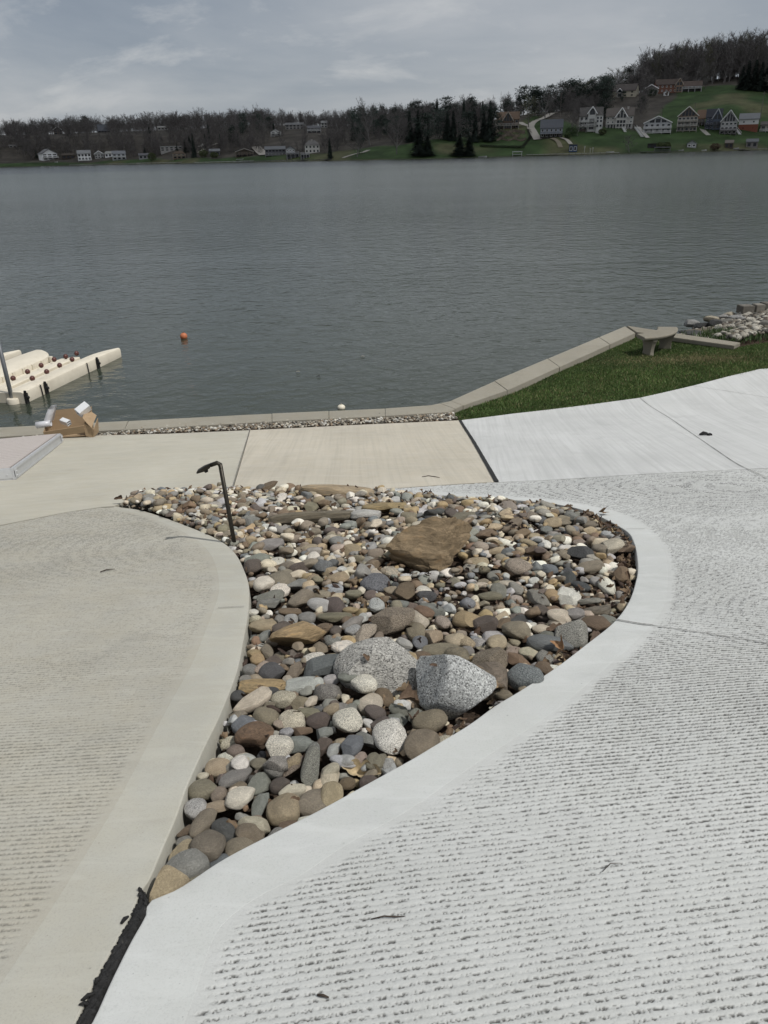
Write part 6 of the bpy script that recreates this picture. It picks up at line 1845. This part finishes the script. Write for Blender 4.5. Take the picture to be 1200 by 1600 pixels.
hedge('hedge', [(751, 229.5), (785, 231), (818, 231.5)], 1.1, 1.0, (.03, .04, .02), 'low dark clipped hedge crossing the lawn below the brown chalet')
hedge('hedge', [(826, 203), (829, 214), (822, 224), (818, 229)], .5, .5, (.035, .04, .025), 'thin dark planted edge curving down the lawn beside the gravel drive')

# docks, boats and shore gear
def dock(px0, px1, py, label, col=(.3, .29, .27), ht=.7, wid=3.0, dout=4):
    a = on_plane(px0, py, 0); b = on_plane(px1, py, 0); c = (a+b)/2; D = math.hypot(c.x, c.y); S = float(shoreD(math.atan2(c.x, c.y)))
    if D > S-1: c = c*((S-dout*.4)/D)
    W = (b-a).length; t = thing('dock', label, 'dock', (c.x, c.y, 0), -math.atan2(c.x, c.y), 'docks on the far shore')
    m = MB(); m.box((0, 0, ht), (W, wid, .18)); m.build('deck', plain('dock_wood', col, .9), t)
    k = max(2, int(W/3))
    for i in range(k+1):
        m = MB(); m.tube([(-W/2+W*i/k, -wid/2+.1, -1), (-W/2+W*i/k, -wid/2+.1, ht+.4)], .13, 6); m.build('post', plain('dock_post', (.12, .11, .10), .9), t)
    return t
dock(493, 515, 251, 'dark dock with posts sticking out left of the lawn point', (.10, .10, .10))
dock(878, 912, 238.5, 'pale dock in front of the blue boathouse', (.40, .39, .36))
dock(448, 484, 248, 'long dock in front of the dark open boathouses', (.16, .16, .17))
dock(205, 240, 253.5, 'low grey dock left of the brown deck house', (.34, .33, .31))
dock(262, 284, 253, 'pale dock below the brown deck house', (.42, .41, .38))
dock(1150, 1200, 232.5, 'long grey dock at the right picture edge', (.25, .24, .22))
dock(1022, 1046, 237.8, 'dark dock beside the two round bushes', (.12, .12, .12))
dock(368, 395, 250, 'white edged dock below the wide low dark chalet', (.5, .5, .48))
def boat(px, py, Lpx, label, col=(.66, .66, .65), kind='rowboat', yaw=0.0, ht=.6, ashore=True):
    P = far(px, py) if ashore else on_plane(px, py, 0); s = mpp(P)*Lpx
    t = thing(kind, label, 'boat', P, -math.atan2(P.x, P.y)+yaw, 'boats on the far shore'); m = MB(); R = []; n = 12
    for i in range(n+1):
        u = i/n; w = s*.18*(1-max(0, (u-.55)/.45)**2*.93); z = ht*(.8+.35*u*u)
        R.append([((u-.5)*s, -w*.5, .02), ((u-.5)*s, -w, z), ((u-.5)*s, w, z), ((u-.5)*s, w*.5, .02)])
    m.rings(R); hl = m.build('hull', plain('boat_white', col, .4), t)
    if kind == 'pontoon_boat':
        m = MB(); m.box((0, 0, ht+2.1), (s*.62, s*.3, .12)); m.build('canopy', plain('boat_canopy', (.55, .55, .54), .8), t)
        for x in (-.28, .28):
            for y in (-.12, .12): m = MB(); m.tube([(x*s, y*s, ht*.8), (x*s, y*s, ht+2.05)], .06, 5); m.build('canopy_post', STEEL, t)
        m = MB(); m.box((0, 0, ht+.45), (s*.9, s*.32, .6)); m.build('railing', plain('boat_rail', (.5, .5, .5), .5), t)
    else:
        for x in (-.2, .15): m = MB(); m.box((x*s, 0, ht*.75), (.3, s*.3, .08)); m.build('seat', plain('boat_seat', (.35, .33, .3), .8), t)
boat(754, 246, 13, 'upturned looking white rowboat on the bank left of the boat lift'); boat(953, 238.6, 12, 'white rowboat on the bank left of the brushy tree at the shore')
boat(185, 256, 14, 'white pontoon boat with canopy in front of the tall pale house', kind='pontoon_boat', ashore=False); boat(88, 254, 5, 'tiny white boat below the white stepped house')
boat(459, 244.5, 9, 'white boat moored inside the dark open boathouse'); boat(1150, 233, 8, 'pale boat at the shore under the dark brown boathouse', (.4, .4, .4)); boat(375, 250, 12, 'white rowboat below the wide low dark chalet')
boat(1064, 236.5, 8, 'pale small boat on the bank left of the small white shed', (.5, .5, .5)); boat(897, 240, 9, 'white boat in front of the blue boathouse', ashore=False); boat(1100, 236, 7, 'white skiff right of the small white shed', ashore=True)
def frame_stand(x0, x1, yb, yt, label, nm, cat, col):
    P = far((x0+x1)/2, yb); s = mpp(P); W = (x1-x0)*s; Hh = (yb-yt)*s*.9; t = thing(nm, label, cat, P, -math.atan2(P.x, P.y)); mt = plain(nm+'_metal', col, .5)
    for x in (-.5, .5):
        for y in (0, 2.4): m = MB(); m.tube([(x*W, y, -.4), (x*W, y, Hh)], .13, 6); m.build('post', mt, t)
    m = MB(); m.box((0, 1.2, Hh), (W+.5, 3.0, .35)); m.build('canopy', mt, t); m = MB(); m.box((0, 0, Hh*.4), (W, .15, .2)); m.build('crossbar', mt, t)
frame_stand(801, 815, 244, 237, 'white framed boat lift standing at the water below the chalet lawn', 'boat_lift', 'boat lift', (.5, .51, .5))
frame_stand(1023, 1046, 237.5, 230.5, 'dark roofed shore shelter beside the two round bushes', 'shelter', 'shelter', (.16, .16, .17))
for x, h, lab in ((922, 6, 'left of two pale upright paddles on the lawn'), (926, 7, 'right of two pale upright paddles on the lawn'), (913, 9, 'slim pale post at the dock end right of the blue boathouse')):
    P = far(x, 238.5); s = mpp(P); m = MB(); m.tube([(0, 0, -.3), (0, 0, h*s*.6), (0, 0, h*s)], [.10, .12, .3], 6); o = m.build('paddle' if h < 9 else 'marker_post', plain('paddle_white', (.5, .5, .47), .7)); o.location = P; tag(o, lab, 'paddle' if h < 9 else 'post')
# white stairways down the bank
def stairs(pts, w, label, col=(.58, .58, .56)):
    a, b = far(*pts[0]), far(*pts[1]); t = thing('stairway', label, 'stairway', a, 0); d = b-a; n = 16; ac = math.atan2(d.x, d.y)
    side = Vector((d.y, -d.x, 0)).normalized(); m = MB()
    for i in range(n):
        c = d*((i+.5)/n); m.box((c.x, c.y, c.z+.25), (w, Vector((d.x, d.y)).length/n*1.02, .28), -ac)
    m.build('steps', plain('stair_white', col, .8), t)
    for s in (-1, 1): m = MB(); m.tube([side*s*w/2+Vector((0, 0, 1.1)), d+side*s*w/2+Vector((0, 0, 1.1))], .1, 5); m.build('handrail', plain('stair_white', col, .8), t)
stairs(((1004, 215), (992, 199)), 1.6, 'long white stairway down the bank left of the two balcony gable house'); stairs(((977, 207), (971, 196)), 1.4, 'white stairway below the arcaded gable house'); stairs(((1156, 211), (1149, 202)), 1.5, 'short white stairway right of the white trussed gable house')
def pole(px, yb, yt, label, arm=True):
    P = far(px, yb); D = math.hypot(P.x, P.y); Hh = zat(px, yt, D)-P.z; t = thing('utility_pole', label, 'utility pole', P, -math.atan2(P.x, P.y), 'utility poles'); mt = plain('pole_wood', (.15, .135, .12), .9)
    m = MB(); m.tube([(0, 0, -.5), (0, 0, Hh)], [.19, .13], 7); m.build('shaft', mt, t)
    m = MB(); m.box((0, -.2, Hh*.93), (2.2, .16, .2)); m.build('crossarm', mt, t)
pole(782, 176, 143, 'tall utility pole rising above the brown chalet roof'); pole(875, 182, 144, 'utility pole behind the blue-grey cottage'); pole(1033, 186, 168, 'short utility pole behind the two balcony gable house'); pole(1187, 190, 143, 'utility pole near the right picture edge'); pole(1085, 175, 160, 'thin utility pole behind the tall glazed timber house'); pole(441, 212, 188, 'utility pole right of the small white slope house')

# ------------------------------------------------------------------ trees
BARK = plain('grey_bark', (.19, .18, .17), .95, 0, .3, .8); TWIG = plain('bare_twigs', (.135, .125, .118), .95, 0, .3, .3); TWIGG = plain('budding_twigs', (.13, .13, .085), .95, 0, .3, .3)
def ev_mat(nm, c):
    t = NT(nm); n = t.noise(t.coord(1.0), .9, 4, .7); return t.fin(t.mix(t.ramp(n, [(.35, 0.), (.65, 1.)]), mul(c, .6), mul(c, 1.35)), .8, 0, .15)
EVG = ev_mat('evergreen_needles', (.046, .062, .050)); BUSH = ev_mat('bush_leaves', (.06, .075, .03))
def seg_arrays(segs, n=3):
    V = []; Fc = []
    for p0, p1, r0, r1 in segs:
        t = (p1-p0).normalized(); a = t.orthogonal().normalized(); b = t.cross(a); k = len(V)
        for p, r in ((p0, r0), (p1, r1)):
            for i in range(n): th = 2*math.pi*i/n; V.append(tuple(p+(a*math.cos(th)+b*math.sin(th))*r))
        for i in range(n): Fc.append((k+i, k+(i+1) % n, k+n+(i+1) % n, k+n+i))
    return V, Fc
def bare_tree(seed, slim=1.0, H_=14.0):
    r = random.Random(seed); trunk = []; tw = []
    def v(): return Vector((r.gauss(0, 1), r.gauss(0, 1), r.gauss(0, 1)))
    p = Vector((0, 0, -.5)); d = Vector((0, 0, 1)); R0 = H_*.016; pts = [p]
    n = 7
    for i in range(n):
        d = (d+v()*.07).normalized(); q = p+d*(H_*.86/n); trunk.append((p, q, R0*(1-.85*i/n), R0*(1-.85*(i+1)/n))); p = q; pts.append(p)
    def twigs(p0, d0, L, cnt):
        for _ in range(cnt):
            s = r.uniform(.15, 1); b = p0+d0*L*s; dd = (d0*.8+v()*.55+Vector((0, 0, .35))).normalized(); l = L*r.uniform(.35, .75); side = dd.orthogonal().normalized(); side.rotate(Matrix.Rotation(r.uniform(0, 6.28), 3, dd)); w = r.uniform(.03, .055)
            tw.append((b-side*w, b+side*w, b+dd*l))
            for _ in range(2):
                s2 = r.uniform(.2, .8); bb = b+dd*l*s2; d3 = (dd+v()*.6+Vector((0, 0, .2))).normalized(); tw.append((bb-side*w*.7, bb+side*w*.7, bb+d3*l*.55))
    nb = r.randint(11, 14)
    for k in range(nb):
        f = .16+.82*k/nb; i = min(int(f*n), n-1); b = pts[i].lerp(pts[i+1], f*n-i); az = k*2.4+r.uniform(-.5, .5); up = .55+.9*f
        d = Vector((math.cos(az), math.sin(az), up)).normalized(); L = H_*(.40-.22*f)*slim*r.uniform(.8, 1.2)+.8; rr = R0*(1-.8*f)*.55; q = b
        for j in range(3):
            d = (d+v()*.14+Vector((0, 0, .12))).normalized(); q2 = q+d*L/3; trunk.append((q, q2, rr*(1-.3*j), rr*(.72-.3*j))); 
            for _ in range(2):
                sd = (d*.7+v()*.5+Vector((0, 0, .3))).normalized(); sl = L*r.uniform(.3, .5); s0 = q.lerp(q2, r.random()); tw_base = s0; side = sd.orthogonal().normalized()*.06
                tw.append((s0-side, s0+side, s0+sd*sl)); twigs(s0, sd, sl, 6)
            q = q2
        twigs(q-d*L/3, d, L/3+.8, 8)
    twigs(pts[-2], Vector((0, 0, 1)), H_*.16, 10)
    tV, tF = seg_arrays(trunk, 4)
    cV = [tuple(c) for t in tw for c in t]; cF = [(3*i, 3*i+1, 3*i+2) for i in range(len(tw))]
    return (np.array(tV), np.array(tF)), (np.array(cV), np.array(cF))
def evergreen(seed, shape, H_=14.0):
    r = random.Random(seed); V = []; trunk = [(Vector((0, 0, -.5)), Vector((0, 0, H_*.55)), .26, .16), (Vector((0, 0, H_*.55)), Vector((0, 0, H_*.96)), .16, .04)]
    def tuft(p, d, L, w, drop):
        side = Vector((-d.y, d.x, 0)).normalized()
        for _ in range(4):
            o = Vector((r.gauss(0, .22), r.gauss(0, .22), r.gauss(0, .22))); e = p+d*L*r.uniform(.7, 1.1)+Vector((0, 0, -drop*L))+o; V.append((p+o*.6-side*w*r.uniform(.3, 1), p+o*.6+side*w*r.uniform(.3, 1), e))
    if shape == 'cone':
        n = 30
        for i in range(n):
            f = i/n; z = H_*(.05+.93*f); rad = H_*.235*(1-f)**.85*r.uniform(.85, 1.12)+.25; k = int(8+13*(1-f))
            for j in range(k):
                az = r.uniform(0, 6.28); rr = rad*r.uniform(.55, 1.1); d = Vector((math.cos(az), math.sin(az), 0)); tuft(Vector((0, 0, z))+d*rr*.25, d, rr*.78, .38+.2*(1-f), .32)
    else:
        for i in range(42):
            f = r.uniform(.10, 1); z = H_*f*.95; prof = math.sin(math.pi*min(1, (f-.02)/1.04))**.6; az = r.uniform(0, 6.28); rr = H_*.27*prof*r.uniform(.25, 1); c = Vector((math.cos(az)*rr, math.sin(az)*rr, z)); s = r.uniform(.7, 1.5)
            trunk.append((Vector((0, 0, z-rr*.35)), c, .07, .03))
            for _ in range(26):
                o = Vector((r.gauss(0, s), r.gauss(0, s), r.gauss(0, s*.55))); d = Vector((r.gauss(0, 1), r.gauss(0, 1), r.uniform(-.1, .8))).normalized(); V.append((c+o-d.orthogonal().normalized()*.22, c+o+d.orthogonal().normalized()*.22, c+o+d*.8))
    tV, tF = seg_arrays(trunk, 5); cV = [tuple(c) for t in V for c in t]
    return (np.array(tV), np.array(tF)), (np.array(cV), np.arange(len(cV)).reshape(-1, 3))
PROTO = {'bare': [bare_tree(50+i, random.uniform(.8, 1.15)) for i in range(9)], 'slim': [bare_tree(90+i, .62) for i in range(5)], 'spruce': [evergreen(10+i, 'cone') for i in range(4)], 'pine': [evergreen(30+i, 'pine') for i in range(4)]}
PM = {}
def proto_me(kind, i):
    if (kind, i) not in PM:
        (tv, tf), (cv, cf) = PROTO[kind][i]; a = np_mesh('trunk', tv, tf); a.materials.append(BARK); b = np_mesh('crown', cv, cf); b.materials.append(EVG if kind in ('spruce', 'pine') else (TWIGG if i == 3 else TWIG)); PM[(kind, i)] = (a, b)
    return PM[(kind, i)]
TREES = []       # kind, proto, x, y, z, height, yaw, px, py, label or None
def plant(kind, x, y, h, label=None, wide=1.0):
    if label is None: h *= 0.70+0.75*float(vnoise(np.array([x*.021]), np.array([y*.021]), 77)[0])*.8; wide *= random.uniform(.9, 1.35) if kind == 'bare' else 1.0
    z = terr(x, y); px, py, dep = proj((x, y, z)); TREES.append([kind, random.randrange(len(PROTO[kind])), x, y, z-.2, h, random.uniform(0, 6.28), px, py, dep, label, wide])
def tree_px(kind, px, yb, yt, label, wide=1.0):
    P = far(px, yb); D = math.hypot(P.x, P.y); plant(kind, P.x, P.y, zat(px, yt, D)-P.z, label, wide)
tree_px('spruce', 655, 243, 200, 'left of the two big dark spruces on the lawn point, nearest the water', 2.2); tree_px('spruce', 668, 243, 209, 'smaller dark spruce touching the right side of the big left lawn spruce', 2.1)
tree_px('spruce', 718, 243.5, 207, 'big dark spruce of the right hand pair on the lawn point', 2.5); tree_px('spruce', 733, 243, 208, 'narrower dark spruce right of the big one in the right hand pair', 2.1)
tree_px('spruce', 304, 246, 206, 'lone dark spruce by the water left of the two pale driveways', .8); tree_px('spruce', 516, 248, 213, 'dark spruce beside the dock left of the lawn point', .9); tree_px('spruce', 322, 233, 207, 'dark spruce right of the lone shore spruce', .8); tree_px('spruce', 345, 232, 207, 'dark spruce above the grey roofed small house', .8)
tree_px('bare', 826, 200, 146, 'big bare tree with forked trunk between the chalet and the gravel drive', 1.25); tree_px('bare', 851, 190, 138, 'broad bare tree standing behind the blue-grey cottage', 1.2); tree_px('bare', 620, 241, 168, 'tall bare tree standing alone on the lawn left of the lawn spruces', 1.0); tree_px('bare', 578, 228, 155, 'tall pale trunked bare tree at the left end of the lawn point', 1.1)
tree_px('bare', 983, 238, 210, 'low spreading bare tree at the shore below the arcaded gable house', 1.6); tree_px('bare', 893, 206, 158, 'bare tree between the blue-grey cottage and the white bay tower house', 1.1); tree_px('bare', 902, 212, 172, 'dark forked bare tree just left of the white bay tower house', .9); tree_px('bare', 558, 245, 205, 'small round bare tree above the pale path on the lawn point', 1.4)
tree_px('bare', 1103, 139, 96, 'wide spreading bare tree at the top of the right lawn', 1.35); tree_px('pine', 943, 190, 145, 'dark pine behind the arcaded gable house', .9); tree_px('pine', 972, 158, 140, 'small dark pine in front of the cream hill house', 1.0)
for i, (x, yb, yt) in enumerate(((818, 180, 133), (832, 181, 130), (843, 180, 131), (880, 172, 124), (895, 171, 122), (908, 172, 126), (938, 165, 117), (948, 165, 118), (925, 168, 130))): tree_px('pine', x, yb, yt, None, 1.15)
for i, (x, yb, yt) in enumerate(((640, 222, 160), (653, 221, 158), (666, 222, 160), (687, 218, 152), (699, 218, 150), (708, 220, 148), (730, 220, 151), (742, 222, 157), (764, 221, 149), (770, 219, 153), (755, 216, 155))): tree_px(random.choice(['spruce', 'pine', 'pine']), x, yb, yt, None, 1.05)
for x, yb, yt in ((1165, 141, 88), (1176, 141, 85), (1186, 143, 92), (1196, 142, 86), (1157, 140, 95), (1208, 145, 84)): tree_px('spruce', x, yb, yt, None, 1.25)
tree_px('spruce', 101, 247, 240, 'small dark evergreen by the dark brown boathouse', 1.2); tree_px('spruce', 277, 236, 223, 'dark narrow evergreen in front of the long flat roofed house', .9)
def blocked(a, D):
    for a0, a1, Dh in BOXES:
        if a0 <= a <= a1 and Dh-110 < D < Dh+9: return True
    return False
def zone(px0, px1, d0, d1, n, mix, h0, h1):
    c = 0; tr = 0
    while c < n and tr < n*20:
        tr += 1; px = random.uniform(px0, px1); a = az_of(px); D = float(shoreD(a))+random.uniform(d0, d1)
        if blocked(a, D): continue
        k = random.choices(list(mix), list(mix.values()))[0]; x, y = math.sin(a)*D, math.cos(a)*D
        c_ = proj((x, y, terr(x, y)))
        if 815 < c_[0] < 870 and c_[1] > 178: continue
        plant(k, x, y, random.uniform(h0, h1)*(1.0 if k != 'slim' else 1.05), None, random.uniform(.85, 1.2)); c += 1
zone(-30, 555, 62, 290, 760, {'bare': 7, 'slim': 1.6, 'spruce': .18, 'pine': .15}, 7, 13.5)
zone(-30, 560, 120, 260, 330, {'bare': 7, 'slim': 1, 'pine': .1}, 7.5, 11.5); zone(560, 770, 90, 220, 120, {'bare': 6, 'slim': 1, 'pine': .6}, 8, 12.5)
zone(-30, 540, 30, 70, 260, {'bare': 6, 'slim': 2, 'spruce': .25}, 6, 12)
zone(545, 770, 58, 250, 260, {'bare': 4, 'slim': 4, 'pine': 1.6, 'spruce': 1.2}, 8, 14.5)
zone(590, 760, 50, 80, 70, {'slim': 3, 'bare': 3}, 7, 13)
zone(785, 1010, 112, 260, 140, {'bare': 5, 'slim': 2, 'pine': 1.2}, 10, 17)
zone(790, 1000, 98, 150, 80, {'bare': 5, 'pine': 1.0}, 5, 9)
zone(880, 1060, 78, 120, 46, {'bare': 5, 'slim': 2, 'pine': .5}, 8, 13)
zone(1005, 1070, 150, 185, 14, {'bare': 5, 'slim': 2}, 8, 12)
zone(985, 1230, 185, 310, 300, {'bare': 3, 'slim': 6, 'spruce': .12}, 18, 25)
zone(1188, 1260, 95, 200, 40, {'bare': 5, 'slim': 2, 'spruce': 1.2}, 12, 18)
zone(-480, -30, 30, 300, 150, {'bare': 6, 'slim': 3}, 11, 16); zone(1260, 1600, 60, 300, 130, {'bare': 4, 'slim': 4, 'spruce': .6}, 15, 22)
ITEMS = []
def put_trees():
    def rank(t): inside = -15 < t[7] < 1215; return (0 if t[10] else 1, 0 if inside else 1, -t[5]/t[9])
    TREES.sort(key=rank)
    nb = {'bare': 0, 'ev': 0}; stuff = []
    for t in TREES:
        k, pi_, x, y, z, h, yaw, px, py, dep, lab, wide = t; cls = 'ev' if k in ('spruce', 'pine') else 'bare'
        if nb[cls] >= 296: stuff.append(t); continue
        nb[cls] += 1
        nm = {'spruce': 'spruce_tree', 'pine': 'pine_tree'}.get(k, 'bare_tree')
        e = bpy.data.objects.new(nm, None); COL.objects.link(e); e.empty_display_size = 1; e.location = (x, y, z); e.rotation_euler = (0, 0, yaw); s = h/14.0; e.scale = (s*wide, s*wide, s)
        a, b = proto_me(k, pi_)
        for n_, me in (('trunk', a), ('crown', b)): o = bpy.data.objects.new(n_, me); COL.objects.link(o); o.parent = e
        grp = {'spruce': 'spruces on the far shore', 'pine': 'pines on the far shore'}.get(k, 'bare trees on the far shore')
        if lab: tag(e, lab, 'tree', grp)
        else: ITEMS.append((e, {'spruce': 'dark pointed spruce', 'pine': 'dark round topped pine', 'slim': 'slim bare tree'}.get(k, 'budding bare tree' if pi_ == 3 else 'spreading bare tree'), px, py-h/dep*F*.4, grp))
    byg = {}
    for e, d, px, py, g in ITEMS: byg.setdefault(g, []).append((e, d, px, py))
    for g, L in byg.items(): label_by_landmark(L, FARM, 'tree', g)
    VV = []; FF = []; off = 0
    LITE = {}
    for kk, L in PROTO.items():
        for q_, ((tv, tf), (cv, cf)) in enumerate(L):
            A = cv.reshape(-1, 3, 3)[::2].copy(); md = (A[:, 0]+A[:, 1])/2; A[:, 0] = md+(A[:, 0]-md)*1.7; A[:, 1] = md+(A[:, 1]-md)*1.7
            LITE[(kk, q_)] = ((tv, tf), (A.reshape(-1, 3), np.arange(len(A)*3).reshape(-1, 3)))
    for t in stuff:
        k, pi_, x, y, z, h, yaw, px, py, dep, lab, wide = t; (tv, tf), (cv, cf) = LITE[(k, pi_)]; s = h/14; c, sn = math.cos(yaw), math.sin(yaw); R = np.array([[c, -sn, 0], [sn, c, 0], [0, 0, 1]])
        for v, f in ((tv[:, :], np.vstack([tf[:, [0, 1, 2]], tf[:, [0, 2, 3]]])), (cv, cf)):
            A = (v*np.array([s*wide, s*wide, s])) @ R.T + np.array([x, y, z]); VV.append(A); FF.append(f+off); off += len(A)
    o = link('woodland', np_mesh('woodland', np.vstack(VV), np.vstack(FF)), None, TWIG)
    tag(o, 'bare grey-brown woods covering the hills behind the far houses', 'woodland', kind='stuff')
put_trees()
# round bushes and shore shrubs
def bush(px, yb, w, h, label, col=BUSH, seed=0):
    P = far(px, yb); s = mpp(P); r = random.Random(seed); W, Hh = w*s/2, h*s; V = []
    for _ in range(420):
        d = Vector((r.gauss(0, 1), r.gauss(0, 1), r.gauss(0, 1))).normalized()*r.uniform(.6, 1); c = Vector((d.x*W, d.y*W, Hh*.52+d.z*Hh*.5)); q = Vector((r.gauss(0, 1), r.gauss(0, 1), r.gauss(0, 1))).normalized(); sd = q.orthogonal().normalized()*.28
        V += [tuple(c-sd), tuple(c+sd), tuple(c+q*.6)]
    t = thing('bush', label, 'bush', P, 0, 'bushes on the far shore'); f = link('foliage', np_mesh('foliage', np.array(V), np.arange(len(V)).reshape(-1, 3)), t, col)
    m = MB(); m.tube([(0, 0, -.3), (0, 0, Hh*.5)], [.12, .06], 6); m.build('stem', BARK, t)
bush(1031, 232.5, 12, 9, 'left of the two round olive bushes by the shore shelter', seed=1); bush(1042, 233, 12, 10, 'right of the two round olive bushes by the shore shelter', seed=2); bush(1117, 235, 16, 10, 'brownish rounded bush right of the small white shed', ev_mat('brown_bush', (.075, .055, .035)), 3)
bush(892, 212, 20, 12, 'wide dark green bush right of the blue-grey cottage', ev_mat('green_bush', (.035, .055, .022)), 4); bush(886, 216, 10, 8, 'smaller green bush in front of the wide dark bush', ev_mat('green_bush2', (.05, .075, .03)), 5); bush(941, 211, 13, 9, 'dark bush below the white bay tower house', seed=6)
bush(700, 206, 14, 18, 'dark rounded shrub at the wood edge above the right hand spruce pair', ev_mat('dark_bush', (.03, .04, .03)), 7); bush(238, 252, 14, 12, 'grey-green shrub at the shore right of the low grey house', seed=8); bush(318, 246, 16, 11, 'dark shrub in front of the pale driveways', seed=9); bush(335, 246.5, 14, 8, 'dark low shrub right of the dark shrub at the driveways', seed=10)
bush(1018, 152, 16, 12, 'dark shrub in front of the white edged gable house', ev_mat('hill_bush', (.03, .04, .025)), 11); bush(994, 128, 9, 9, 'dark shrub right of the cream hill house', seed=12)
